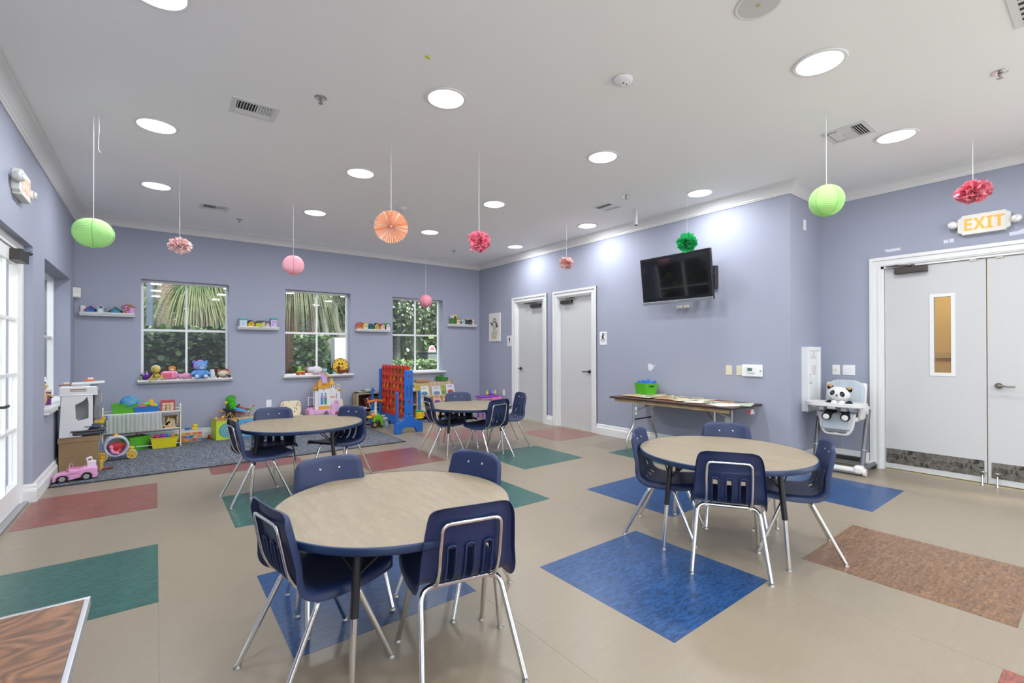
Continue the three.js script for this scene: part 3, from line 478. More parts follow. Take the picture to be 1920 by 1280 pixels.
plate('outlet', 'white outlet above the pink toy in the far corner', 'outlet', XR, 0.46, 7.42, RW, 0.075, 0.115, M.white, sockets);
const knob = (t) => { part(t, 'toggle', rbox(0.012, 0.024, 0.012, 0.003, 0, 0.016, 0.008), ivory); part(t, 'screw', tr(cyl(0.004, 0.004, 0.003, 0, 0, 0, 8), 0, -0.025, 0.0065, Math.PI / 2, 0, 0), M.steel); };
plate('light_switch', 'ivory switch plate standing alone left of the thermostat', 'switch', XR, 1.058, 2.855, RW, 0.072, 0.115, ivory, knob);
plate('light_switch', 'ivory switch plate touching the thermostat cover', 'switch', XR, 1.058, 2.725, RW, 0.072, 0.115, ivory, knob);
plate('light_switch', 'white single dimmer plate above the high chair', 'switch', XD, 1.067, 2.006, RW, 0.075, 0.116, M.white, (t) => { part(t, 'dial', tr(cyl(0.014, 0.016, 0.012, 0, 0, 0, 20), 0, 0, 0.01, Math.PI / 2, 0, 0), ivory); });
plate('light_switch', 'white double rocker plate above the high chair', 'switch', XD, 1.067, 1.88, RW, 0.12, 0.116, M.white, (t) => { for (const x of [-0.025, 0.025]) part(t, 'rocker', rbox(0.033, 0.066, 0.006, 0.002, x, 0, 0.007), M.white); });
plate('blank_plate', 'narrow white plate high on the return wall by the green lantern', 'plate', 5.86, 2.72, ZC, 0, 0.07, 0.12, M.white);
{ const t = thing('thermostat', 'white thermostat with green display under a clear cover', 'thermostat', [XR, 1.06, 2.575], RW); part(t, 'cover', rbox(0.235, 0.14, 0.028, 0.012, 0, 0, 0.014, 3), M.white); const b = part(t, 'thermostat_body', rbox(0.095, 0.075, 0.012, 0.006, -0.008, 0.008, 0.034), M.trim); part(b, 'display', box(0.052, 0.036, 0.002, -0.016, 0.014, 0.0405), pl(0x55756a, 0.2)); part(t, 'lock', [tr(cyl(0.008, 0.008, 0.008, 0, 0, 0, 12), 0.1, 0, 0.03, Math.PI / 2, 0, 0)], M.steel); }
{ const t = thing('motion_sensor', 'white motion sensor box in the left back corner', 'sensor', [-0.835, 2.06, 8.20], Math.PI / 4); part(t, 'sensor_body', rbox(0.11, 0.13, 0.05, 0.008, 0, 0, 0, 2), std({ color: lin(0.72, 0.71, 0.66), roughness: 0.4 })); part(t, 'sensor_window', rbox(0.09, 0.045, 0.01, 0.004, 0, -0.03, 0.025), M.white); }
// restroom signs
const ink = pl(0x1b1c2a, 0.5);
function sign(label, y, zd, fig) {
  const t = thing('restroom_sign', label, 'sign', [XR, y, zd], RW); part(t, 'panel', rbox(0.142, 0.203, 0.005, 0.002, 0, 0, 0.0025), M.white);
  part(t, 'pictogram', fig, ink, 'dark figure'); part(t, 'rule', box(0.124, 0.004, 0.0012, 0, -0.032, 0.0055), ink); part(t, 'caption', [[-0.02, 0.008], [-0.008, 0.007], [0.004, 0.006], [0.018, 0.011]].map(([x, w]) => box(w, 0.008, 0.001, x, -0.054, 0.0055)), pl(0x55555f, 0.6), 'tiny dark caption'); return t;
}
const bar = (x0, y0, x1, y1, r) => rod([x0, y0, 0.0058], [x1, y1, 0.0058], r, r * 0.85, 8);
sign('restroom sign with a straight standing figure left of the far door', 1.482, 7.229, [tr(cyl(0.011, 0.011, 0.002, 0, 0, 0, 16), 0, 0.078, 0.006, Math.PI / 2, 0, 0), box(0.024, 0.05, 0.0015, 0, 0.038, 0.006), bar(-0.016, 0.055, -0.016, 0.016, 0.004), bar(0.016, 0.055, 0.016, 0.016, 0.004), bar(-0.006, 0.015, -0.006, -0.026, 0.005), bar(0.006, 0.015, 0.006, -0.026, 0.005)]);
sign('restroom sign with a waving figure right of the nearer door', 1.482, 4.835, [tr(cyl(0.0115, 0.0115, 0.002, 0, 0, 0, 16), -0.002, 0.072, 0.006, Math.PI / 2, 0, 0), bar(-0.001, 0.055, -0.001, 0.02, 0.0125), bar(-0.004, 0.05, -0.036, 0.022, 0.005), bar(0.004, 0.05, 0.042, 0.074, 0.0055), bar(-0.005, 0.02, -0.026, -0.024, 0.007), bar(0.004, 0.02, 0.03, -0.024, 0.007)]);
// poster of an owl on books
{
  const t = thing('wall_poster', 'pale canvas print of an owl on a stack of books', 'poster', [XR, 1.77, 7.717], RW); part(t, 'canvas', rbox(0.395, 0.575, 0.018, 0.002, 0, 0, 0.009), std({ color: lin(0.74, 0.70, 0.66), roughness: 0.8 }));
  const z = 0.0182, d = 0.0008, sm = (p, m, l) => part(t, 'print', ext(shape(p), d).translate(0, 0, z), m, l), brown = pl(0x5d4a3d, 0.9);
  const ell = (x, y, a, b, m, dz = 0) => part(t, 'print', ext(new THREE.Shape(new THREE.Path().absellipse(x, y, a, b, 0, 6.28318).getPoints(24)), d).translate(0, 0, z + dz), m);
  ell(0, 0.06, 0.075, 0.11, pl(0x9b9a8c, 0.9)); ell(-0.008, 0.045, 0.05, 0.08, pl(0xb9c2b2, 0.9), 0.001); ell(0.01, 0.135, 0.055, 0.05, pl(0x8d7f6d, 0.9), 0.0015); ell(-0.012, 0.135, 0.016, 0.016, pl(0xe6e0d2, 0.9), 0.0024); ell(0.03, 0.137, 0.016, 0.016, pl(0xe6e0d2, 0.9), 0.0024); ell(-0.012, 0.135, 0.006, 0.006, ink, 0.0032); ell(0.03, 0.137, 0.006, 0.006, ink, 0.0032);
  sm([[-0.15, 0.115], [-0.06, 0.075], [-0.07, 0.02], [-0.11, 0.05]], brown); sm([[0.07, 0.12], [0.135, 0.0], [0.1, 0.005], [0.09, -0.03], [0.055, 0.02]], brown);
  for (const [x, y, w, c] of [[0.025, -0.085, 0.18, 0xcfc2a8], [0.0, -0.145, 0.2, 0xb9c4ae], [-0.005, -0.21, 0.17, 0xcdb58c]]) { const b = part(t, 'print', box(w, 0.048, d, x, y, z + d / 2), pl(c, 0.9)); part(b, 'outline', [box(w, 0.004, 0.001, x, y + 0.024, z + 0.001), box(w, 0.004, 0.001, x, y - 0.024, z + 0.001), box(0.004, 0.048, 0.001, x - w / 2, y, z + 0.001)], brown); }
}
// plaster patch and tape remains
{
  const s = new THREE.Shape(); for (let k = 0; k <= 40; k++) { const a = k / 40 * 6.28318, r = 0.048 * (1 + 0.14 * Math.sin(a * 3 + 1) + 0.09 * Math.sin(a * 7) + 0.05 * Math.sin(a * 13)); k ? s.lineTo(Math.cos(a) * r, Math.sin(a) * r) : s.moveTo(r, 0); }
  solo('plaster_patch', 'unpainted white plaster patch above the green bin', 'patch', [ext(s, 0.0012), ext(new THREE.Shape(new THREE.Path().absellipse(0.075, 0.026, 0.012, 0.005, 0, 6.28, false, 0.3).getPoints(12)), 0.001)], std({ color: lin(0.72, 0.72, 0.74), roughness: 0.9 }), [XR, 1.063, 3.972], RW);
  const tape = std({ color: lin(0.62, 0.64, 0.74), roughness: 0.35 });
  solo('tape_strip', 'peeling tape strip above the hinge side of the double doors', 'tape', [tr(rbox(0.12, 0.03, 0.0015, 0.0005, 0, 0, 0.001), 0, 0, 0, 0, 0, 0.02), box(0.02, 0.02, 0.002, -0.065, 0.008, 0.001)], tape, [XD, 2.372, 1.47], RW);
  solo('tape_strip', 'pair of small tape squares left of the lit exit sign', 'tape', [tr(rbox(0.036, 0.036, 0.0015, 0.0005, -0.021, 0, 0.001), 0, 0, 0, 0, 0, 0.05), rbox(0.036, 0.036, 0.0015, 0.0005, 0.021, 0.002, 0.001)], tape, [XD, 2.385, 1.03], RW);
  solo('tape_strip', 'crumpled tape strip right of the lit exit sign', 'tape', [tr(rbox(0.13, 0.034, 0.002, 0.0005, 0, 0, 0.001), 0, 0, 0, 0, 0, 0.06), tr(box(0.05, 0.02, 0.002, 0.03, 0.01, 0.0015), 0, 0, 0, 0, 0, 0.4)], tape, [XD, 2.375, 0.55], RW);
}
// wall cabinet on the return wall
{
  const t = thing('wall_cabinet', 'tall narrow white extinguisher cabinet in the corner', 'cabinet', [5.956, 0.972, ZC], 0), w = 0.378, h = 0.722, d = 0.05;
  part(t, 'cabinet_body', [box(w, h, d, 0, 0, d / 2)], M.white);
  const dr = part(t, 'door', [box(w, 0.04, 0.012, 0, h / 2 - 0.02, d + 0.006), box(w, 0.04, 0.012, 0, -h / 2 + 0.02, d + 0.006), box(0.04, h - 0.08, 0.012, -w / 2 + 0.02, 0, d + 0.006), box(0.04, h - 0.08, 0.012, w / 2 - 0.02, 0, d + 0.006), box(w - 0.08, h - 0.08, 0.003, 0, 0, d + 0.0015)], M.white);
  const grey = pl(0x8f8c92, 0.7);
  part(dr, 'faint_marks', [[-0.008, 0.286], [0.008, 0.286], [-0.07, 0.245], [-0.045, 0.245], [-0.02, 0.245], [0.01, 0.245], [0.035, 0.245], [0.06, 0.245]].map(([x, y], i) => [box(0.004, 0.03, 0.0008, x, y, d + 0.0035), box(0.014, 0.004, 0.0008, x + 0.005, y + (i % 2 ? 0.013 : -0.013), d + 0.0035)]), grey, 'faint grey stamped lettering');
  part(dr, 'notice', box(0.13, 0.11, 0.0008, 0.01, 0.1, d + 0.0034), pl(0xd6d2d4, 0.7), 'pale paper notice behind the door panel');
  part(dr, 'handle', tube([[-0.125, 0.05, d + 0.004], [-0.125, 0.04, d + 0.03], [-0.125, 0.0, d + 0.036], [-0.125, -0.04, d + 0.03], [-0.125, -0.05, d + 0.004]], 0.006, 20), M.chrome, 'curved chrome handle');
}
// television on tilting bracket
{
  const t = thing('television', 'wall-mounted flat television tilted down, screen off', 'television', [5.155, 2.195, 3.385], RW); const g = new THREE.Group();
  const scr = new THREE.MeshPhysicalMaterial({ color: lin(0.006, 0.006, 0.008), roughness: 0.08, clearcoat: 1, clearcoatRoughness: 0.03 }), W = 0.985, Hh = 0.605, tilt = 0.125;
  const put = (name, geo, m, l) => part(t, name, merge([geo].flat(9)).applyMatrix4(new THREE.Matrix4().makeRotationX(tilt)), m, l);
  put('bezel', [rbox(W, Hh, 0.045, 0.008, 0, 0, -0.022), rbox(W - 0.08, Hh - 0.1, 0.05, 0.01, 0, 0, -0.06)], pl(0x15151a, 0.25));
  put('screen', box(W - 0.09, Hh - 0.115, 0.003, 0, 0.022, 0.0005), scr, 'dark glossy screen');
  put('lower_strip', rbox(W, 0.04, 0.05, 0.006, 0, -Hh / 2 + 0.018, -0.02), std({ color: lin(0.32, 0.34, 0.38), roughness: 0.35, metalness: 0.6 }), 'silver lower strip');
  put('power_mark', box(0.012, 0.006, 0.002, W / 2 - 0.03, -Hh / 2 + 0.02, 0.006), M.black); put('maker_mark', box(0.05, 0.005, 0.001, 0.0, -Hh / 2 + 0.02, 0.0056), pl(0xb9bcc4, 0.4));
  part(t, 'bracket', [box(0.3, 0.28, 0.02, 0.25, 0, -0.31), box(0.04, 0.05, 0.22, 0.2, 0.02, -0.2), box(0.04, 0.05, 0.22, 0.32, 0.02, -0.2), rbox(0.03, 0.26, 0.05, 0.005, 0.465, -0.02, -0.13), box(0.5, 0.04, 0.03, 0.23, 0.03, -0.1)], M.dark, 'dark tilting bracket');
  for (const x of [-0.1, 0.0]) part(t, 'cable_box', rbox(0.07, 0.035, 0.02, 0.003, x - 0.02, -0.33, -0.30), std({ color: lin(0.7, 0.66, 0.55), roughness: 0.5 }));
}
// ---------- hanging paper decorations ----------
const stringM = pl(0xdedede, 0.6);
function hang(name, label, cat, x, z, y, topR, group) { const t = thing(name, label, cat, [x, y, z], 0, group); part(t, 'string', rod([0, topR, 0], [0, H - y, 0], 0.0022, 0.0022, 5), stringM); return t; }
function lantern(label, x, z, y, r, ry, hex, rib, turn = 0) {
  const t = hang('paper_lantern', label, 'lantern', x, z, y, ry * 0.97, 'paper lanterns on strings'); const N = 22, pts = [];
  for (let i = 0; i <= N * 4; i++) { const a = i / (N * 4), th = 0.28 + a * (Math.PI - 0.56), w = Math.abs(Math.sin(a * N * Math.PI)); pts.push([r * Math.sin(th) * (0.982 + 0.018 * w), ry * Math.cos(th)]); }
  const paper = phy({ color: hex, roughness: 0.9, transmission: 0.25, thickness: 0 });
  part(t, 'paper_shade', lathe(pts, 40), paper, 'ribbed paper shade');
  const seams = []; for (let k = 0; k < 5; k++) { const a = k / 5 * 6.28318 + turn, L = []; for (let i = 0; i <= 14; i++) { const th = 0.3 + i / 14 * (Math.PI - 0.6); L.push([r * 1.002 * Math.sin(th) * Math.cos(a), ry * Math.cos(th), r * 1.002 * Math.sin(th) * Math.sin(a)]); } part(t, 'seam', tube(L, r * 0.02, 24, false, 5), phy({ color: rib, roughness: 0.9 }), 'darker glued seam'); }
  part(t, 'wire', [rod([0, ry * 0.95, -r * 0.26], [0, ry * 0.95, r * 0.26], 0.0015), rod([0, ry * 0.95, 0], [0, -ry * 0.9, 0], 0.0015)], M.steel);
  return t;
}
lantern('green paper lantern on the left', -0.388, 4.833, 2.216, 0.128, 0.113, 0xb4e894, 0x7ccc64, 0.3);
lantern('green paper lantern on the right near the door recess', 4.026, 1.34, 2.429, 0.117, 0.117, 0xb8ea92, 0x80cc64, 0.9);
lantern('pink paper lantern between the left and middle windows', 1.314, 6.056, 2.334, 0.122, 0.116, 0xf6bcca, 0xdc7c94, 0.5);
lantern('small pink paper lantern in front of the right window', 3.823, 7.529, 2.186, 0.113, 0.113, 0xf09eb0, 0xd0667e, 1.1);
function pompom(label, x, z, y, r, ry, hex, n, fringe = 0) {
  const t = hang('tissue_pompom', label, 'pompom', x, z, y, ry * 0.85, 'tissue paper pompoms on strings'); const mats = [0, 0.06, -0.05].map((d) => std({ color: C(hex).offsetHSL(0, 0, d), roughness: 0.9, side: THREE.DoubleSide }));
  seed = 100 + n;
  for (let k = 0; k < 46; k++) {                               // crumpled petals on a sphere
    const u = 2 * (k + 0.5) / 46 - 1, ph = k * 2.39996, q = Math.sqrt(1 - u * u), dir = new THREE.Vector3(q * Math.cos(ph), u, q * Math.sin(ph));
    const NR = 4, NA = 9, pos = [], idx = [], w = 0.62 + 0.3 * rnd(), s1 = rnd() * 6, s2 = rnd() * 6, cup = 0.25 + 0.35 * rnd();
    for (let i = 0; i <= NR; i++) for (let j = 0; j <= NA; j++) { const a = j / NA * 2 - 1, b = i / NR; const ruff = 0.11 * Math.sin(a * 7 + s1) * b + 0.06 * Math.sin(a * 13 + s2) * b; pos.push(a * w * (0.35 + 0.65 * b), (0.25 + 0.78 * b - 0.12 * a * a) + ruff * 0.4, cup * b * b * 0.4 + ruff + 0.12 * a * a); }
    for (let i = 0; i < NR; i++) for (let j = 0; j < NA; j++) { const a = i * (NA + 1) + j; idx.push(a, a + 1, a + NA + 1, a + 1, a + NA + 2, a + NA + 1); }
    const g = new THREE.BufferGeometry(); g.setAttribute('position', new THREE.Float32BufferAttribute(pos, 3)); g.setIndex(idx);
    g.rotateY(rnd() * 6.28); g.applyQuaternion(new THREE.Quaternion().setFromUnitVectors(new THREE.Vector3(0, 1, 0), dir)); g.scale(r, ry, r); g.computeVertexNormals();
    part(t, 'petal', g, mats[k % 3]);
  }
  return t;
}
pompom('pale pink tissue pompom above the left window', 0.186, 5.724, 2.359, 0.088, 0.068, 0xf8d4d2, 1);
pompom('deep pink tissue pompom near the middle of the picture', 2.343, 3.553, 2.295, 0.088, 0.088, 0xee8398, 2);
pompom('pale pink tissue pompom in front of the television wall', 4.70, 4.841, 2.558, 0.095, 0.075, 0xf8cac6, 3);
pompom('green tissue pompom just above the television', 4.622, 2.874, 2.476, 0.092, 0.092, 0x20b868, 4);
pompom('pink tissue pompom above the lit exit sign', 5.46, 0.741, 2.625, 0.105, 0.082, 0xec8494, 5);
{ // folded paper rosette
  const t = hang('paper_rosette', 'orange and white spotted folded paper rosette', 'rosette', 1.616, 3.833, 2.374, 0.13); t.rotation.y = -0.42;
  const n = 44, R = 0.142, a = [0xf2a878, 0xf6d9c4].map(h => phy({ color: h, roughness: 0.85, transmission: 0.2, thickness: 0 }));
  for (let k = 0; k < n * 2; k++) { const p = (i) => { const th = i / (n * 2) * 6.28318; return [Math.cos(th) * R, Math.sin(th) * R, (i % 2 ? 0.011 : -0.011)]; }; const c = (i) => { const th = i / (n * 2) * 6.28318; return [Math.cos(th) * 0.012, Math.sin(th) * 0.012, (i % 2 ? 0.006 : -0.006)]; };
    const A = p(k), B = p(k + 1), D = c(k), E = c(k + 1), g = new THREE.BufferGeometry(); g.setAttribute('position', new THREE.Float32BufferAttribute([...D, ...A, ...B, ...D, ...B, ...E], 3)); g.computeVertexNormals(); part(t, 'fold', g, a[(k % 2) ^ (k % 14 === 0 || k % 22 === 3 ? 1 : 0)]); }
  part(t, 'hub', sph(0.012, 0.012, 0.012, 0, 0, 0, 10), pl(0xf0a080, 0.8)); const dots = []; seed = 55; for (let k = 0; k < 60; k++) { const th = rnd() * 6.28, r = (0.35 + 0.62 * Math.sqrt(rnd())) * R; dots.push(sph(0.0028, 0.0028, 0.0015, Math.cos(th) * r, Math.sin(th) * r, 0.011, 5)); }
  const d = part(t, 'dots', dots, pl(0xb98a5a, 0.6), 'scattered gold dots'); d.userData.kind = 'stuff';
}
{ const g = tube([[0, 0, 0], [0.002, -0.12, 0], [-0.002, -0.26, 0], [0.004, -0.3, 0], [0.012, -0.305, 0.004]], 0.002, 20, false, 5); solo('loose_string', 'loose white string beside the left green lantern', 'string', g, stringM, [-0.35, H, 4.72]); }
// ---------- rug ----------
{
  const t = thing('rug', 'dark grey speckled entrance rug along the back wall', 'rug', [0, 0, 0]);
  const carpet = std({ color: lin(0.30, 0.33, 0.39), roughness: 1, map: tex(512, (u, v) => { const a = hash(u * 128 | 0, v * 128 | 0, 5), c = fbm(u, v, 64, 64, 2, 6); return 0.62 + 0.62 * (a - 0.5) + 0.5 * (c - 0.5); }, { size: 0.95 }), bumpMap: tex(256, (u, v) => fbm(u, v, 100, 100, 2, 15), { color: false, size: 0.4 }), bumpScale: 0.004 });
  part(t, 'pile', bb(-0.80, 2.80, 0.001, 0.011, 6.20, 8.255), carpet); part(t, 'edge', [bb(-0.815, 2.825, 0, 0.008, 6.175, 6.20), bb(2.80, 2.825, 0, 0.008, 6.20, 8.26), bb(-0.815, -0.80, 0, 0.008, 6.20, 8.26)], pl(0x2d2e31, 0.8), 'black rubber edge');
}
const RUG = 0.011;
// ---------- folding table with papers ----------
const walnutTex = tex(512, (u, v) => { const w = fbm(u, v, 3, 4, 3, 201) * 2.2, r = Math.sin((u * 9 + w * 4 + fbm(u, v, 4, 20, 2, 205) * 1.2) * 6.28318) * 0.5 + 0.5, g = fbm(u, v, 8, 80, 3, 208); const k = 0.62 + 0.22 * r + 0.3 * (g - 0.5); return [k * 0.86, k * 0.64, k * 0.47]; }, { size: 0.75 });
const walnut = std({ color: 0xc9bdb3, roughness: 0.5, map: walnutTex }), ply = std({ color: lin(0.62, 0.44, 0.22), roughness: 0.6, map: tex(128, (u, v) => 0.85 + 0.3 * (fbm(u, v, 4, 24, 3, 220) - 0.5), { size: 0.3 }) });
{
  const t = thing('folding_table', 'long folding table with brown top under the television', 'table', [5.115, 0, 3.285]), h = 0.687, w = 0.68, L = 1.65;
  part(t, 'tabletop', rbox(w - 0.012, 0.016, L - 0.012, 0.002, 0, h - 0.008, 0), std({ color: lin(0.36, 0.25, 0.19), roughness: 0.5, map: walnutTex.clone() }));
  part(t, 'edge_band', ext(shape([[-w / 2, -L / 2], [w / 2, -L / 2], [w / 2, L / 2], [-w / 2, L / 2]], [[[-w / 2 + 0.006, -L / 2 + 0.006], [-w / 2 + 0.006, L / 2 - 0.006], [w / 2 - 0.006, L / 2 - 0.006], [w / 2 - 0.006, -L / 2 + 0.006]]]), 0.02).rotateX(Math.PI / 2).translate(0, h + 0.001, 0), pl(0x30262a, 0.5), 'dark edge band');
  for (const [a, b, c, d] of [[0.03, L - 0.12, -w / 2 + 0.045, 0], [0.03, L - 0.12, w / 2 - 0.045, 0]]) part(t, 'apron', box(a, 0.042, b, c, h - 0.038, d), ply, 'raw plywood rail');
  for (const z of [-0.62, 0, 0.62]) part(t, 'apron', box(w - 0.12, 0.04, 0.03, 0, h - 0.037, z), ply, 'raw plywood rail');
  const grey = std({ color: lin(0.5, 0.49, 0.47), roughness: 0.3, metalness: 0.9 });
  for (const s of [1, -1]) {
    const z = s * 0.55, lg = part(t, 'leg_frame', [bentTube([[-0.34, 0.01, z], [-0.34, 0.15, z], [-0.19, 0.32, z], [-0.19, h - 0.05, z]], 0.0125, 0.06), bentTube([[0.3, 0.01, z], [0.3, 0.15, z], [0.19, 0.32, z], [0.19, h - 0.05, z]], 0.0125, 0.06)], grey, 'wishbone steel leg pair');
    part(lg, 'crossbar', rod([-0.19, 0.4, z], [0.19, 0.4, z], 0.009), M.dark); part(lg, 'brace', [rod([-0.19, 0.5, z], [-0.02, h - 0.06, z - s * 0.22], 0.007), rod([0.19, 0.5, z], [0.02, h - 0.06, z - s * 0.22], 0.007), rod([-0.09, 0.58, z - s * 0.1], [0.09, 0.58, z - s * 0.1], 0.007)], grey);
  }
  // papers
  const labels = ['flat brown cardboard sheet', 'printed newspaper sheet', 'white paper sheet', 'pale green paper sheet', 'cream drawing sheet', 'torn tan paper sheet'];
  const news = std({ roughness: 0.9, map: tex(256, (u, v) => { const r = Math.floor(v * 40), on = hash(Math.floor(u * 60), r, 3) > 0.45 && r % 2; const pic = fbm(u, v, 6, 6, 2, 44); return on ? [0.45, 0.44, 0.36] : pic > 0.62 ? [0.4, 0.42, 0.38] : [0.85, 0.83, 0.72]; }, { size: [0.3, 0.3] }) });
  const pm = [pl(0xa8835a, 0.8), news, pl(0xd6d4d0, 0.8), pl(0xa9b8a4, 0.8), pl(0xcfc09a, 0.8), pl(0xb79a70, 0.8)];
  const sheets = [[0.08, 0.66, 0.28, 0.34, 0.3, 3], [-0.12, 0.62, 0.3, 0.26, -0.4, 2], [0.1, 0.44, 0.26, 0.3, 0.15, 0], [-0.02, 0.4, 0.28, 0.22, -0.2, 1], [-0.14, 0.26, 0.26, 0.2, 0.35, 2], [0.16, 0.2, 0.3, 0.24, -0.1, 4], [0.2, 0.02, 0.3, 0.28, 0.2, 1], [-0.06, 0.08, 0.28, 0.2, -0.35, 4], [-0.02, -0.14, 0.3, 0.26, 0.12, 5], [0.22, -0.22, 0.28, 0.34, -0.18, 1], [0.06, -0.32, 0.3, 0.24, 0.4, 0], [-0.12, -0.4, 0.26, 0.24, -0.15, 1], [0.2, -0.5, 0.28, 0.26, 0.25, 4], [0.02, -0.58, 0.26, 0.22, -0.3, 1], [-0.16, -0.62, 0.22, 0.2, 0.1, 5]];
  const where = ['under the green bin', 'at the far end', 'right of the green bin', 'in the second row', 'near the front edge', 'by the wall past the bin', 'at the middle by the wall', 'at the middle front', 'just past the middle', 'by the wall past the middle', 'in the middle of the near half', 'near the front of the near half', 'by the wall at the near end', 'in the middle of the near end', 'at the near front corner'];
  sheets.forEach(([x, z, a, b, r, m], i) => {
    const g = new THREE.PlaneGeometry(a, b, 8, 8).rotateX(-Math.PI / 2), p = g.attributes.position; for (let k = 0; k < p.count; k++) p.setY(k, 0.004 * Math.max(0, Math.sin(p.getX(k) * 14 + i) * Math.sin(p.getZ(k) * 11 + i * 2)) + (Math.hypot(p.getX(k) - a / 2, p.getZ(k) - b / 2) < 0.06 ? 0.006 : 0));
    const under = g.clone().translate(0, -0.0006, 0), uv = g.attributes.uv; for (let k = 0; k < uv.count; k++) uv.setXY(k, uv.getX(k) * a, uv.getY(k) * b);
    solo('paper_sheet', labels[m] + ' on the folding table, ' + where[i], 'paper', [g, under], pm[m], [5.115 + x * 0.85, h + 0.0022 + i * 0.0011, 3.285 - z], r, 'papers on the folding table');
  });
  const tag1 = thing('hanging_tag', 'white and red paper tags dangling under the near end of the folding table', 'tag', [5.16, h - 0.075, 2.47], 0.3); part(tag1, 'red_tag', tr(box(0.002, 0.045, 0.035), 0, 0.01, 0.0, 0.3, 0, 0.1), pl(0xb8434a, 0.6)); part(tag1, 'white_tag', tr(box(0.002, 0.05, 0.04), 0.09, 0, 0.02, -0.3, 0, 0.1), pl(0xd8d8da, 0.6));
}
function bin(name, label, w, d, h, hex, pos, turn, taper = 0.82, group) {  // open tapered storage bin
  const t = thing(name, label, 'bin', pos, turn, group), T = 0.006, m = pl(hex, 0.4), ring = (s, y, o) => [[-w / 2 * s + o, y, -d / 2 * s + o], [w / 2 * s - o, y, -d / 2 * s + o], [w / 2 * s - o, y, d / 2 * s - o], [-w / 2 * s + o, y, d / 2 * s - o]];
  const A = ring(taper, 0, 0), B = ring(1, h, 0), Ci = ring(1, h, T), D = ring(taper, T, T), pos3 = [], q = (a, b, c, e) => pos3.push(...a, ...b, ...c, ...a, ...c, ...e);
  for (let k = 0; k < 4; k++) { const n = (k + 1) % 4; q(A[n], A[k], B[k], B[n]); q(B[n], B[k], Ci[k], Ci[n]); q(Ci[n], Ci[k], D[k], D[n]); } q(A[0], A[1], A[2], A[3]); q(D[3], D[2], D[1], D[0]);
  const g = new THREE.BufferGeometry(); g.setAttribute('position', new THREE.Float32BufferAttribute(pos3, 3)); g.computeVertexNormals(); part(t, 'bin_body', g, m);
  part(t, 'rim', bentTube([[-w / 2, h, -d / 2], [w / 2, h, -d / 2], [w / 2, h, d / 2], [-w / 2, h, d / 2], [-w / 2, h, -d / 2]], 0.0045, 0.012, 4, 6), m); return t;
}
{
  const b = bin('storage_bin', 'bright green bin with blue cloth on the folding table', 0.2, 0.25, 0.155, 0x4fae1f, [5.30, 0.694, 3.92], -0.28, 0.82);
  part(b, 'grip_hole', rbox(0.075, 0.022, 0.004, 0.002, 0, 0.12, 0.121), M.dark);
  const g = new THREE.PlaneGeometry(0.19, 0.24, 24, 24).rotateX(-Math.PI / 2), p = g.attributes.position; for (let k = 0; k < p.count; k++) { const x = p.getX(k), z = p.getZ(k), e = Math.max(Math.abs(x) / 0.095, Math.abs(z) / 0.12); p.setY(k, (e < 0.97 ? 0.17 : 0.13) + 0.025 * Math.sin(x * 40 + z * 23) * Math.cos(z * 31 - x * 9) + 0.02 * (1 - e)); } g.computeVertexNormals();
  solo('blue_cloth', 'crumpled blue cloth in the green bin on the folding table', 'cloth', g, pl(0x1f5fae, 0.8), [5.30, 0.694, 3.92], -0.28);
}
// ---------- foreground table corner ----------
{
  const t = thing('side_table', 'wood-grain table top with aluminium edge at the lower left corner', 'table', [-0.4775, 0, 0.82]), h = 0.70, w = 0.70, L = 1.44;
  part(t, 'tabletop', rbox(w - 0.02, 0.02, L - 0.02, 0.001, 0, h - 0.011, 0), M.seam); const top = box(w - 0.022, 0.002, L - 0.022, 0, h - 0.0008, 0); part(t, 'veneer', top, std({ color: 0xb9b0aa, roughness: 0.42, map: walnutTex }), 'walnut laminate surface');
  const al = std({ color: lin(0.62, 0.63, 0.66), roughness: 0.3, metalness: 0.8 });
  for (const [a, b, x, z] of [[w, 0.011, 0, L / 2 - 0.0055], [w, 0.011, 0, -L / 2 + 0.0055], [0.011, L - 0.022, w / 2 - 0.0055, 0], [0.011, L - 0.022, -w / 2 + 0.0055, 0]]) part(t, 'edge_strip', rbox(a, 0.025, b, 0.002, x, h - 0.0115, z), al, 'aluminium edge strip');
  for (const [x, z] of [[-0.28, -0.62], [-0.2, 0.62], [-0.28, 0.62], [-0.2, -0.62]].slice(0, 2)) part(t, 'leg', rod([x, h - 0.03, z], [x, 0, z], 0.014), grey0()); for (const z of [-0.62, 0.62]) part(t, 'leg', rod([0.26, h - 0.03, z], [0.26, 0, z], 0.014), grey0());
}
function grey0() { return M.steel; }
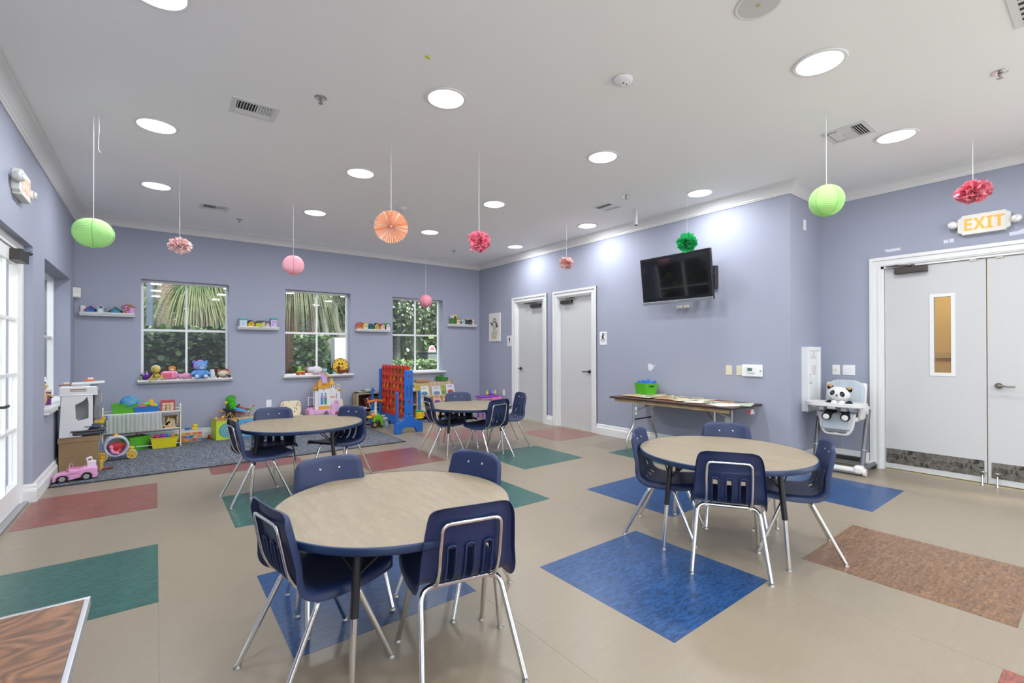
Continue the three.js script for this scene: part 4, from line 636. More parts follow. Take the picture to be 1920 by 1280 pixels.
// ---------- high chair with panda ----------
{
  const t = thing('high_chair', 'white and grey high chair with tray in the corner', 'high chair', [5.99, 0, 1.845], RW + 0.03);   // local +z faces into the room (-X), local x -> deeper Zd negative
  const wht = std({ color: lin(0.72, 0.71, 0.69), roughness: 0.4 }), gry = std({ color: lin(0.16, 0.165, 0.18), roughness: 0.35, metalness: 0.4 }), pad = std({ color: lin(0.47, 0.52, 0.56), roughness: 0.7, bumpMap: fine, bumpScale: 0.001 });
  // base: front bar, side rails, rear bar
  part(t, 'front_base', [rbox(0.46, 0.05, 0.07, 0.02, 0, 0.05, 0.23), rbox(0.09, 0.085, 0.1, 0.03, 0.2, 0.06, 0.225), rbox(0.09, 0.085, 0.1, 0.03, -0.2, 0.06, 0.225)], wht); part(t, 'base_strip', rbox(0.4, 0.022, 0.072, 0.006, 0, 0.028, 0.232), pl(0x7b7b80, 0.5));
  for (const s of [-1, 1]) {
    part(t, 'side_rail', rod([s * 0.215, 0.05, 0.22], [s * 0.215, 0.05, -0.26], 0.022, 0.022, 12), gry); part(t, 'wheel', [tr(cyl(0.038, 0.038, 0.024, 0, 0, 0, 22), s * 0.252, 0.04, 0.235, 0, 0, Math.PI / 2)], wht); part(t, 'rear_foot', rbox(0.05, 0.05, 0.07, 0.015, s * 0.215, 0.027, -0.25), M.dark);
    const lg = part(t, 'leg', bentTube([[s * 0.215, 0.06, 0.19], [s * 0.222, 0.55, 0.03], [s * 0.222, 0.66, -0.03]], 0.023, 0.06, 5, 12), gry, 'dark grey tube leg'); part(lg, 'clip', tr(new THREE.TorusGeometry(0.0245, 0.003, 6, 20), s * 0.2195, 0.25, 0.127, Math.PI / 2 - 0.31, 0, 0), wht);
  }
  part(t, 'rear_bar', rbox(0.44, 0.045, 0.05, 0.02, 0, 0.05, -0.26), wht); part(t, 'pedal', rbox(0.3, 0.05, 0.04, 0.01, 0, 0.085, -0.2), M.dark);
  // white shell: front leg-rest panel and side arms
  const panel = ext((() => { const s = new THREE.Shape(); s.moveTo(-0.17, 0.2); s.lineTo(0.17, 0.2); s.lineTo(0.155, 0.06); s.quadraticCurveTo(0.13, -0.03, 0.085, -0.035); s.lineTo(-0.085, -0.035); s.quadraticCurveTo(-0.13, -0.03, -0.155, 0.06); return s; })(), 0.04, 0.012);
  part(t, 'leg_rest', tr(panel, 0, 0.425, 0.2, -0.12, 0, 0), wht, 'white leg rest panel'); part(t, 'foot_board', [tr(rbox(0.2, 0.035, 0.02, 0.012), 0, 0.44, 0.243, -0.12, 0, 0)], pl(0x77787c, 0.5)); for (const [x, y] of [[-0.05, 0.475], [0.05, 0.475], [-0.05, 0.42], [0.05, 0.42]]) part(t, 'slot', tr(rbox(0.055, 0.008, 0.006, 0.002), x, y, 0.243, -0.12, 0, 0), pl(0x55565c, 0.5));
  part(t, 'seat_shell', [rbox(0.36, 0.05, 0.28, 0.02, 0, 0.565, 0.06), tr(rbox(0.38, 0.38, 0.04, 0.019), 0, 0.75, -0.09, -0.22, 0, 0)], wht);
  for (const s of [-1, 1]) part(t, 'arm', [rbox(0.045, 0.16, 0.2, 0.02, s * 0.19, 0.64, 0.05), tr(cyl(0.05, 0.05, 0.05, 0, 0, 0, 22), s * 0.205, 0.655, 0.0, 0, 0, Math.PI / 2)], wht);
  const cush = (w, h, d) => { const g = new RoundedBoxGeometry(w, h, d, 4, Math.min(d, h) * 0.45); return g; };
  part(t, 'back_pad', [tr(ext(rrect(0.36, 0.4, 0.13), 0.05, 0.022), 0, 0.765, -0.085, -0.22, 0, 0)], pad, 'pale grey padded back'); part(t, 'seat_pad', [tr(cush(0.3, 0.05, 0.24), 0, 0.605, 0.07), tr(cush(0.26, 0.17, 0.04), 0, 0.535, 0.235, -0.12, 0, 0)], pad, 'pale grey seat pad');
  for (const x of [-0.06, 0.06]) part(t, 'strap', tr(box(0.02, 0.2, 0.004), x, 0.86, -0.045, -0.22, 0, 0), pl(0xb9c1c6, 0.8));
  const tray = part(t, 'tray', [tr(ext(rrect(0.54, 0.3, 0.14), 0.03, 0.012, 16), 0, 0.70, 0.23, -Math.PI / 2, 0, 0)], wht, 'white oval tray'); part(tray, 'tray_rim', tr(ext(shape(rrect(0.54, 0.3, 0.14), [new THREE.Path(rrect(0.48, 0.24, 0.11).getPoints(12))]), 0.016, 0.004, 16), 0, 0.725, 0.23, -Math.PI / 2, 0, 0), wht); part(tray, 'tray_catch', [rbox(0.08, 0.025, 0.04, 0.01, 0, 0.69, 0.37), tr(rbox(0.05, 0.04, 0.12, 0.01), 0.1, 0.68, 0.3), tr(rbox(0.05, 0.04, 0.12, 0.01), -0.1, 0.68, 0.3)], pl(0x9a9aa0, 0.5)); tray.position.set(0, 0, 0);
  // plush panda
  const p = thing('plush_panda', 'black and white plush panda sitting in the high chair', 'plush toy', [5.89, 0.63, 1.84], RW + 0.12), fw = std({ color: lin(0.76, 0.75, 0.74), roughness: 1 }), fb = std({ color: lin(0.014, 0.014, 0.016), roughness: 1 });
  part(p, 'body', [sph(0.085, 0.09, 0.07, 0, 0.06, 0, 20)], fw); const hd = part(p, 'head', [sph(0.105, 0.082, 0.085, 0, 0, 0, 26)], fw); hd.position.set(-0.01, 0.19, 0.02); hd.rotation.z = -0.14;
  for (const s of [-1, 1]) { part(hd, 'eye_patch', tr(sph(0.022, 0.03, 0.012, 0, 0, 0, 14), s * 0.045, 0.012, 0.074, 0, s * 0.45, s * 0.5), fb); part(hd, 'eye', sph(0.007, 0.007, 0.005, s * 0.044, 0.016, 0.087, 8), pl(0x6e7480, 0.2)); const e = part(hd, 'ear', sph(0.03, 0.03, 0.018, s * 0.085, 0.062, -0.005, 14), fb); part(e, 'ear_tip', sph(0.02, 0.016, 0.014, s * 0.085, 0.078, 0.004, 10), pl(0xc99a5a, 0.9)); part(p, 'arm', tube([[s * 0.085, 0.1, 0.03], [s * 0.1, 0.08, 0.07], [s * 0.06, 0.085, 0.1]], 0.03, 12, false, 10), fb); part(p, 'paw', sph(0.03, 0.034, 0.026, s * 0.035, 0.098, 0.11, 14), fw); part(p, 'leg', tube([[s * 0.05, 0.0, 0.05], [s * 0.075, 0.0, 0.13], [s * 0.08, -0.03, 0.2]], 0.038, 14, false, 10), fb); const f = part(p, 'foot', sph(0.045, 0.042, 0.028, s * 0.082, -0.035, 0.215, 16), fb); part(f, 'sole', sph(0.03, 0.03, 0.01, s * 0.082, -0.037, 0.237, 14), fw); }
  part(hd, 'nose', sph(0.012, 0.008, 0.008, 0, -0.006, 0.087, 10), fb); part(hd, 'mouth', tube([[-0.016, -0.03, 0.078], [-0.006, -0.026, 0.083], [0, -0.022, 0.085], [0.006, -0.026, 0.083], [0.016, -0.03, 0.078]], 0.0018, 12, false, 5), fb);
}
// ---------- ledges with birdhouses ----------
const ledgeP = [[0, 0], [0.112, 0], [0.112, -0.012], [0.104, -0.016], [0.1, -0.028], [0.088, -0.036], [0.086, -0.046], [0, -0.046]];
function ledge(label, x0, x1, y) {
  const t = thing('wall_ledge', label, 'shelf', [x0, y, ZB], 0, 'white picture ledges'), g = ext(shape(ledgeP.map(([a, b]) => [-a, b])), x1 - x0); g.rotateY(-Math.PI / 2); g.scale(-1, 1, 1); const idx = g; // local: depth to +z
  const h = ext(shape(ledgeP), x1 - x0); h.rotateY(-Math.PI / 2); h.translate(x1 - x0, 0, 0); part(t, 'board', h, M.trim); return t;
}
ledge('white ledge in the left corner with four birdhouses', -0.795, -0.238, 1.815); ledge('white ledge between the left and middle windows', 0.997, 1.57, 1.68); ledge('white ledge between the middle and right windows', 2.825, 3.441, 1.69); ledge('white ledge in the right back corner', 4.698, 5.357, 1.837);
function birdhouse(label, x, y, w, h, o = {}) {
  const { wall = 0xcccccc, roof = 0x884422, over = 0.012, d = 0.075, turn = 0, hole = 0.011, holeY = 0.5, wallH = 0.62, door, side, disc, trimc, flat, chim } = o;
  const t = thing('birdhouse', label, 'birdhouse', [x, y, 8.232], turn, 'small painted birdhouses'), wh = h * wallH, m = pl(wall, 0.6);
  part(t, 'house_body', flat ? box(w, h * 0.9, d, 0, h * 0.45, 0) : ext(shape([[-w / 2, 0], [w / 2, 0], [w / 2, wh], [0, h * 0.95], [-w / 2, wh]]), d).translate(0, 0, -d / 2), m);
  if (flat) part(t, 'roof', rbox(w + over * 2, h * 0.2, d + over * 2, 0.008, 0, h * 0.9, 0), pl(roof, 0.6));
  else { const a = Math.atan2(h * 0.95 - wh, w / 2), L = Math.hypot(w / 2, h * 0.95 - wh) + over; for (const s of [-1, 1]) part(t, 'roof_panel', tr(box(L, 0.005, d + over * 2), s * (L / 2 * Math.cos(a)), h * 0.97 - L / 2 * Math.sin(a), 0, 0, 0, -s * a), pl(s < 0 || !o.roof2 ? roof : o.roof2, 0.6)); }
  if (hole) { part(t, 'entry_hole', tr(cyl(hole, hole, 0.003, 0, 0, 0, 18), 0, wh * holeY + 0.3 * (h - wh), d / 2, Math.PI / 2, 0, 0), M.black); if (trimc) part(t, 'hole_ring', tr(new THREE.TorusGeometry(hole * 1.25, hole * 0.22, 6, 20), 0, wh * holeY + 0.3 * (h - wh), d / 2), pl(trimc, 0.6)); }
  if (door) part(t, 'door', rbox(w * 0.28, wh * 0.5, 0.004, 0.001, -w * 0.2, wh * 0.25, d / 2), pl(door, 0.6)); if (side) part(t, 'side_panel', box(0.004, wh * 0.98, d * 0.98, (o.sideAt ?? -1) * (w / 2 + 0.0015), wh * 0.49, 0), pl(side, 0.6));
  if (disc) part(t, 'round_panel', tr(cyl(w * 0.33, w * 0.33, 0.003, 0, 0, 0, 20), 0, wh * 0.35, d / 2, Math.PI / 2, 0, 0), pl(disc, 0.6));
  if (o.wins) for (const [a, b] of o.wins) part(t, 'window', box(w * 0.16, h * 0.12, 0.003, a * w, b * h, d / 2), pl(o.winc ?? 0x2b2d52, 0.5)); if (chim) part(t, 'chimney', box(0.012, 0.03, 0.012, w * 0.25, h * 0.95, 0), pl(chim, 0.6));
  part(t, 'floor_plate', box(w * 1.04, 0.004, d * 1.04, 0, 0.002, 0), pl(o.base ?? wall, 0.6)); return t;
}
const y1 = 1.815, y2 = 1.68, y3 = 1.69, y4 = 1.837;
birdhouse('royal blue birdhouse with wide purple roof on the corner ledge', -0.69, y1, 0.085, 0.082, { wall: 0x2f62c0, roof: 0x8a4a7a, roof2: 0xa86a80, over: 0.03, side: 0xc9761f, wallH: 0.5, turn: 0.15 });
birdhouse('pale blue birdhouse with white round front panel', -0.587, y1, 0.075, 0.1, { wall: 0x8dc0cc, roof: 0xd3b8c4, disc: 0xdcdcd4, holeY: 0.9, over: 0.014 });
birdhouse('teal birdhouse with striped overhanging roof', -0.434, y1, 0.1, 0.086, { wall: 0x1585a8, roof: 0x9a9468, roof2: 0xb0a574, over: 0.035, trimc: 0x8fd0d8, wallH: 0.45 });
birdhouse('pink two-storey birdhouse with brown roof', -0.301, y1, 0.09, 0.122, { wall: 0xd698c4, roof: 0xb0682c, wallH: 0.72, hole: 0, door: 0xb5703c, side: 0x3c4f86, wins: [[-0.3, 0.55], [0.1, 0.55], [0.28, 0.55], [0.1, 0.32], [0.28, 0.32]], turn: -0.5, d: 0.08 });
solo('white_card', 'small white card standing behind the royal blue birdhouse', 'card', rbox(0.05, 0.085, 0.004, 0.001, 0, 0.0425, 0), M.white, [-0.765, y1, 8.27]);
birdhouse('pale birdhouse with bumpy yellow and teal roof', 1.065, y2, 0.1, 0.12, { wall: 0xb9cdd6, roof: 0x4aa39a, flat: true, hole: 0.007, holeY: 0.3, over: 0.01, base: 0xd8c84a });
birdhouse('mustard yellow birdhouse with black roof edge', 1.165, y2, 0.085, 0.1, { wall: 0xd9ac1e, roof: 0x26242a, side: 0xb84a22, sideAt: 1, wallH: 0.55, turn: 0.2 });
birdhouse('cream birdhouse with lime gable end', 1.314, y2, 0.12, 0.098, { wall: 0xd9d3b8, roof: 0x55605a, side: 0xc8cf3a, hole: 0, wallH: 0.66, turn: 0.9, d: 0.1 });
birdhouse('tiny white birdhouse with dark roof', 1.405, y2, 0.05, 0.08, { wall: 0xc4bcb8, roof: 0x2d3446, hole: 0.006, wallH: 0.6, d: 0.05 });
birdhouse('tall lilac birdhouse with teal roof block', 1.49, y2, 0.085, 0.138, { wall: 0xc9b3d6, roof: 0x1f9a92, flat: true, hole: 0.006, holeY: 0.95, wins: [[-0.22, 0.55], [0.22, 0.55], [-0.2, 0.25]], winc: 0x6b3a7a, over: 0.006 });
birdhouse('coral and orange birdhouse at the left end of the middle ledge', 2.875, y3, 0.07, 0.115, { wall: 0xd0722e, roof: 0xb8555a, roof2: 0x8a3a48, turn: 0.4 });
birdhouse('cream birdhouse with yellow roof on the middle ledge', 2.972, y3, 0.085, 0.115, { wall: 0xdacfa6, roof: 0xd0a82a, roof2: 0xe0cfa0, turn: 0.25 });
birdhouse('dark teal cottage with blue and yellow striped side', 3.083, y3, 0.11, 0.095, { wall: 0x1c6f74, roof: 0x2c4a86, roof2: 0xd8c03a, hole: 0.006, turn: 0.5, side: 0xd9bd2c, sideAt: 1 });
birdhouse('yellow and green birdhouse with dark roof on the middle ledge', 3.183, y3, 0.065, 0.12, { wall: 0xd3a535, roof: 0x3b2733, side: 0x5a9a3a, hole: 0.007, door: 0x5a9a3a });
birdhouse('blush birdhouse with mottled red roof', 3.29, y3, 0.08, 0.108, { wall: 0xe0c0ae, roof: 0xa85a5e, hole: 0.01, turn: 0.3, side: 0xc9b890 });
birdhouse('white birdhouse with bright green roof', 3.385, y3, 0.085, 0.122, { wall: 0xd6d9de, roof: 0x46a83c, roof2: 0x2c2f33, hole: 0.011, turn: 0.35, side: 0x5a1f22 });
birdhouse('dark green birdhouse with magenta roof', 4.79, y4, 0.09, 0.185, { wall: 0x4a7a2c, roof: 0xcfc6d0, roof2: 0x8a2f5a, hole: 0, side: 0x3f6fae, sideAt: 1, turn: 0.55, wallH: 0.66 });
birdhouse('small cream birdhouse with round dark hole in the right corner', 4.905, y4, 0.075, 0.11, { wall: 0xd8c9a8, roof: 0xb5763a, hole: 0.012, wallH: 0.8 });
solo('yellow_flower', 'round lime yellow flower ornament above the small cream birdhouse', 'ornament', [sph(0.034, 0.034, 0.022, 0, 0.165, 0, 16), rod([0, 0, 0], [0, 0.14, 0], 0.004), ...Array.from({ length: 8 }, (_, k) => sph(0.013, 0.013, 0.01, Math.cos(k * 0.785) * 0.032, 0.165 + Math.sin(k * 0.785) * 0.032, 0, 8))], pl(0xc8d822, 0.6), [4.885, y4, 8.275]);
birdhouse('pale teal birdhouse in the right corner', 5.015, y4, 0.085, 0.11, { wall: 0xa9c4c2, roof: 0xbcc8b0, hole: 0.009, side: 0x23262c });
birdhouse('dark birdhouse with thatch coloured roof', 5.115, y4, 0.07, 0.12, { wall: 0x3a4048, roof: 0xd3bd94, flat: true, hole: 0.008 });
birdhouse('black birdhouse with pale ring round its hole', 5.195, y4, 0.07, 0.1, { wall: 0x1d1c24, roof: 0x2a2030, hole: 0.012, trimc: 0xcfc9a0 });
solo('white_card', 'plain cream block at the right end of the corner ledge', 'card', rbox(0.045, 0.11, 0.05, 0.003, 0, 0.055, 0), pl(0xd4cdb8, 0.6), [5.265, y4, 8.235]);

// ---------- window sill toys ----------
const SY = 0.896, eyeW = pl(0xe8e8e8, 0.3), eyeB = pl(0x101014, 0.2), fur = (h) => plainCache['fur' + h] ??= std({ color: h, roughness: 1, bumpMap: fine, bumpScale: 0.003 });
function eyes(p, x, y, z, r, dx) { for (const s of [-1, 1]) { const e = part(p, 'eye', sph(r, r, r * 0.6, x + s * dx, y, z, 10), eyeW); part(e, 'pupil', sph(r * 0.5, r * 0.55, r * 0.4, x + s * dx, y, z + r * 0.45, 8), eyeB); } }
{ const t = thing('plush_fish', 'purple round plush at the left end of the left window sill', 'plush toy', [-0.12, SY, 8.27], 0.2), m = fur(0x6a2a9a); part(t, 'body', [sph(0.058, 0.055, 0.05, 0, 0.055, 0, 20), sph(0.03, 0.02, 0.03, 0.045, 0.085, 0, 12)], m); part(t, 'fin', [sph(0.012, 0.03, 0.03, -0.052, 0.03, 0.01, 10), sph(0.02, 0.016, 0.008, 0.01, 0.108, 0, 10)], pl(0x8ac23a, 0.8)); eyes(t, -0.012, 0.082, 0.042, 0.014, 0.022); part(t, 'mouth', tube([[-0.03, 0.04, 0.048], [0, 0.03, 0.052], [0.03, 0.04, 0.048]], 0.003, 10), eyeB); }
{ const t = thing('plush_giraffe', 'yellow spotted long-limbed plush with cream hood on the left window sill', 'plush toy', [-0.005, SY, 8.235], 0.1), y = fur(0xd0b848), s = pl(0x4a3a24, 0.9); const b = part(t, 'body', [sph(0.04, 0.05, 0.035, 0, 0.05, 0.0, 16), sph(0.05, 0.052, 0.046, 0.0, 0.145, 0, 18)], y); part(t, 'hood', sph(0.056, 0.056, 0.045, 0.0, 0.152, -0.014, 18), fur(0xd8d6c6)); for (const q of [-1, 1]) { part(t, 'limb', tube([[q * 0.03, 0.07, 0.02], [q * 0.06, 0.03, 0.045], [q * 0.05, 0.012, 0.075], [q * 0.02, -0.03, 0.1]].map(([a, c, d], i) => i === 3 ? [q * 0.085, 0.012, 0.05] : [a, c, d]), 0.009, 16), y, 'spotted limb'); } part(t, 'limb', tube([[0.01, 0.03, 0.03], [-0.03, 0.012, 0.06], [-0.07, 0.012, 0.07], [-0.075, -0.02, 0.125]], 0.009, 18), y, 'limb hanging over the sill'); seed = 9; for (let k = 0; k < 10; k++) part(b, 'spot', sph(0.009, 0.007, 0.004, rr(-0.03, 0.03), rr(0.03, 0.17), 0.041 - 0.004 * rnd(), 8), s); eyes(t, 0, 0.16, 0.04, 0.009, 0.018); }
{ const t = thing('toy_television', 'pink toy television with red screen on the left window sill', 'toy', [0.15, SY, 8.245], 0.05); part(t, 'case', rbox(0.2, 0.115, 0.08, 0.035, 0, 0.058, 0, 4), pl(0xe590b4, 0.4)); part(t, 'screen', rbox(0.1, 0.06, 0.01, 0.02, -0.025, 0.06, 0.038, 3), pl(0xd05a68, 0.3)); part(t, 'speaker', rbox(0.025, 0.065, 0.008, 0.003, 0.062, 0.06, 0.038), pl(0xd77ba4, 0.5)); }
{ const t = thing('plush_tiger', 'orange tiger plush peeking over the pink toy television', 'plush toy', [0.18, SY + 0.06, 8.33], 0), m = fur(0xc98232); part(t, 'body', sph(0.045, 0.06, 0.035, 0, 0.0, 0, 14), m); const h = part(t, 'head', sph(0.05, 0.045, 0.04, 0, 0.088, 0.01, 18), m); for (const s of [-1, 1]) part(h, 'ear', sph(0.016, 0.016, 0.008, s * 0.04, 0.125, 0.0, 10), eyeB); part(h, 'muzzle', sph(0.022, 0.016, 0.014, 0, 0.075, 0.045, 12), fur(0xe6dccb)); eyes(h, 0, 0.098, 0.044, 0.008, 0.018); for (const [x, y] of [[0, 0.13], [-0.02, 0.125], [0.02, 0.125], [-0.045, 0.09], [0.045, 0.09]]) part(h, 'stripe', sph(0.003, 0.012, 0.005, x, y, 0.03, 8), eyeB); t.position.y = SY; t.children.forEach(c => c.position.y += 0.06); }
{ const t = thing('plush_piglet', 'pale pink plush lying down beside the blue bear', 'plush toy', [0.32, SY, 8.245], 0.2), m = fur(0xe29ab8); part(t, 'body', sph(0.07, 0.042, 0.045, 0.02, 0.042, 0, 18), m); const h = part(t, 'head', sph(0.04, 0.036, 0.036, -0.05, 0.042, 0.012, 16), m); eyes(h, -0.058, 0.05, 0.042, 0.008, 0.014); part(h, 'snout', sph(0.012, 0.009, 0.01, -0.06, 0.034, 0.048, 10), fur(0xf0c4d0)); for (const s of [-1, 1]) part(t, 'leg', sph(0.02, 0.014, 0.022, 0.04 * s + 0.03, 0.014, 0.035, 10), m); part(t, 'tail_bow', sph(0.018, 0.02, 0.016, 0.095, 0.05, 0, 10), fur(0xb03a8a)); }
{ const t = thing('plush_bear', 'large blue and lilac plush bear in the middle of the left window sill', 'plush toy', [0.515, SY, 8.25], 0.1), b = fur(0x6aa0dc), v = fur(0x9a86d8), w = fur(0xd9dbe4); part(t, 'body', sph(0.072, 0.078, 0.06, 0, 0.075, 0, 22), b); const h = part(t, 'head', sph(0.088, 0.08, 0.072, 0, 0.185, 0.005, 24), b); part(h, 'patch', sph(0.04, 0.05, 0.03, -0.055, 0.18, 0.042, 14), v); part(h, 'patch', sph(0.04, 0.025, 0.04, 0, 0.25, 0.015, 14), fur(0xc28ad0)); part(h, 'muzzle', sph(0.028, 0.02, 0.018, 0.008, 0.158, 0.07, 14), w); part(h, 'nose', sph(0.008, 0.006, 0.005, 0.008, 0.167, 0.087, 8), pl(0x5a4a8a, 0.4)); for (const s of [-1, 1]) { part(h, 'ear', sph(0.026, 0.026, 0.016, s * 0.075, 0.24, 0, 14), s < 0 ? v : b); part(t, 'arm', tube([[s * 0.06, 0.1, 0.02], [s * 0.095, 0.07, 0.04], [s * 0.085, 0.045, 0.07]], 0.028, 12, false, 10), b); const f = part(t, 'leg', [tube([[s * 0.04, 0.03, 0.03], [s * 0.055, 0.032, 0.075]], 0.032, 8, false, 12), sph(0.034, 0.034, 0.02, s * 0.055, 0.034, 0.085, 14)], b); part(f, 'foot_pad', sph(0.026, 0.026, 0.012, s * 0.055, 0.034, 0.098, 12), w); } eyes(h, 0.004, 0.195, 0.068, 0.012, 0.033); }
{ const t = thing('white_bottle', 'white plastic bottle right of the blue bear', 'bottle', [0.665, SY, 8.265]); part(t, 'bottle_body', lathe([[0, 0], [0.032, 0], [0.036, 0.006], [0.036, 0.075], [0.026, 0.1], [0.026, 0.105], [0, 0.105]], 24), pl(0xd2d2d6, 0.4)); part(t, 'cap', cyl(0.029, 0.029, 0.022, 0, 0.116, 0, 24), pl(0xdedee0, 0.4)); }
{ const t = thing('plush_fox', 'round tan plush with pink ears right of the white bottle', 'plush toy', [0.81, SY, 8.25], -0.1), m = fur(0xc99a6a); part(t, 'body', sph(0.082, 0.06, 0.06, 0, 0.06, 0, 22), m); part(t, 'face', sph(0.062, 0.04, 0.03, -0.005, 0.06, 0.036, 18), fur(0xdcd2c4)); for (const s of [-1, 1]) { part(t, 'ear', sph(0.026, 0.022, 0.014, s * 0.055, 0.112, 0, 12), fur(0xd87a94)); part(t, 'paw', sph(0.02, 0.018, 0.02, s * 0.075, 0.02, 0.03, 12), eyeB); } part(t, 'headband', tube([[-0.06, 0.1, 0.01], [-0.03, 0.128, 0.01], [0.03, 0.128, 0.01], [0.06, 0.1, 0.01]], 0.007, 14), eyeB); eyes(t, 0, 0.068, 0.064, 0.007, 0.026); part(t, 'nose', sph(0.012, 0.009, 0.008, 0.04, 0.042, 0.06, 8), eyeB); }
{ const t = thing('toy_truck', 'small green toy with red and yellow base on the middle window sill', 'toy', [1.90, SY, 8.255], 0.3); part(t, 'cab', [rbox(0.05, 0.06, 0.05, 0.015, -0.02, 0.085, 0), sph(0.03, 0.03, 0.03, -0.02, 0.12, 0, 14)], pl(0x7ab83a, 0.4)); part(t, 'base', rbox(0.14, 0.022, 0.07, 0.008, 0, 0.035, 0), pl(0xc8423a, 0.4)); part(t, 'tray', rbox(0.12, 0.02, 0.06, 0.008, 0.005, 0.056, 0), pl(0xdcb42c, 0.4)); for (const [x, z] of [[-0.045, 0.03], [0.045, 0.03], [-0.045, -0.03], [0.045, -0.03]]) part(t, 'wheel', tr(cyl(0.014, 0.014, 0.012, 0, 0, 0, 14), x, 0.014, z, Math.PI / 2, 0, 0), pl(0x9a5a2a, 0.5)); }
{ const t = thing('plush_lamb', 'white curled-up plush animal on the middle window sill', 'plush toy', [2.13, SY, 8.26], 0.15), m = fur(0xdad6dc); part(t, 'body', sph(0.105, 0.07, 0.06, 0.02, 0.072, 0, 22), m); part(t, 'head', sph(0.055, 0.052, 0.05, -0.075, 0.085, 0.015, 18), m); part(t, 'frill', tube([[-0.11, 0.14, 0], [-0.135, 0.1, 0.01], [-0.125, 0.06, 0.02], [-0.1, 0.03, 0.03]], 0.012, 14), fur(0xe0889a)); for (const x of [-0.03, 0.03, 0.09]) part(t, 'hoof', sph(0.02, 0.014, 0.018, x, 0.014, 0.045, 10), fur(0xd88aa4)); }
{ const t = thing('blue_cup', 'pale blue printed cup on the middle window sill', 'cup', [2.285, SY, 8.26]); part(t, 'cup_body', lathe([[0, 0], [0.032, 0], [0.04, 0.095], [0.038, 0.095], [0.031, 0.004], [0, 0.004]], 24), pl(0xbcd4e4, 0.4)); part(t, 'band', lathe([[0.0345, 0.03], [0.0385, 0.07], [0.0387, 0.07], [0.0347, 0.03]], 24), pl(0x6aa8d0, 0.4)); }
{ const t = thing('potted_plant', 'dark green potted plant left of the yellow clock', 'plant', [2.40, SY, 8.31]); part(t, 'pot', lathe([[0, 0], [0.035, 0], [0.045, 0.06], [0.04, 0.06], [0.032, 0.006], [0, 0.006]], 20), pl(0x2a4a34, 0.5)); seed = 41; for (let k = 0; k < 12; k++) { const a = k * 0.9, r = rr(0.02, 0.05), h = rr(0.07, 0.13); part(t, 'leaf', tr(ext(new THREE.Shape([[0, 0], [0.012, 0.02], [0.008, 0.05], [0, 0.065], [-0.008, 0.05], [-0.012, 0.02]].map(q => new THREE.Vector2(...q))), 0.001), Math.cos(a) * 0.01, h * 0.5, Math.sin(a) * 0.01, 0.5 + r * 8, a, 0), pl(k % 2 ? 0x235a33 : 0x1c4a2a, 0.6)); } }
{ const t = thing('yellow_clock', 'round yellow clock with black numerals on the middle window sill', 'clock', [2.565, SY, 8.31], -0.06); part(t, 'case', tr(cyl(0.137, 0.137, 0.03, 0, 0, 0, 40), 0, 0.137, 0, Math.PI / 2 - 0.12, 0, 0), eyeB); const f = part(t, 'face', tr(cyl(0.128, 0.128, 0.006, 0, 0, 0, 40), 0, 0.139, 0.016, Math.PI / 2 - 0.12, 0, 0), pl(0xdcb420, 0.5)); for (let k = 0; k < 12; k++) part(f, 'mark', tr(rbox(0.012, 0.02, 0.003, 0.002), Math.sin(k * 0.5236) * 0.108, 0.139 + Math.cos(k * 0.5236) * 0.108, 0.021 - Math.cos(k * 0.5236) * 0.012, -0.12, 0, -k * 0.5236), eyeB); for (const x of [-0.025, 0.025]) part(f, 'eye', sph(0.016, 0.018, 0.005, x, 0.175, 0.018, 12), eyeB); part(f, 'mouth', tube([[-0.05, 0.13, 0.025], [-0.03, 0.105, 0.027], [0, 0.098, 0.028], [0.03, 0.105, 0.027], [0.05, 0.13, 0.025]], 0.004, 16), eyeB); }
{ const t = thing('toy_dachshund', 'reddish brown toy dachshund in front of the yellow clock', 'toy', [2.575, SY, 8.235], 0.1), m = pl(0x7a3520, 0.4); part(t, 'body', [tube([[-0.06, 0.055, 0], [0, 0.05, 0], [0.07, 0.052, 0], [0.095, 0.062, 0]], 0.026, 16, false, 12), sph(0.027, 0.027, 0.026, 0.095, 0.062, 0, 14), tube([[-0.06, 0.055, 0], [-0.072, 0.09, 0.004], [-0.066, 0.115, 0.01]], 0.018, 10, false, 10), sph(0.028, 0.022, 0.02, -0.068, 0.122, 0.012, 14), tube([[-0.075, 0.12, 0.014], [-0.105, 0.11, 0.02]], 0.012, 6, false, 10), sph(0.0125, 0.0125, 0.0125, -0.106, 0.11, 0.02, 10), tube([[0.11, 0.075, 0], [0.125, 0.1, 0], [0.122, 0.118, 0]], 0.006, 8)], m); for (const [x, z] of [[-0.055, 0.018], [-0.055, -0.018], [0.09, 0.018], [0.09, -0.018]]) part(t, 'leg', tube([[x, 0.045, z], [x + 0.004, 0.022, z * 1.2], [x - 0.002, 0.006, z * 1.2]], 0.009, 8, false, 8), m); for (const s of [-1, 1]) part(t, 'ear', sph(0.01, 0.024, 0.006, -0.055, 0.108, 0.012 + s * 0.022, 10), pl(0x5a2416, 0.5)); }
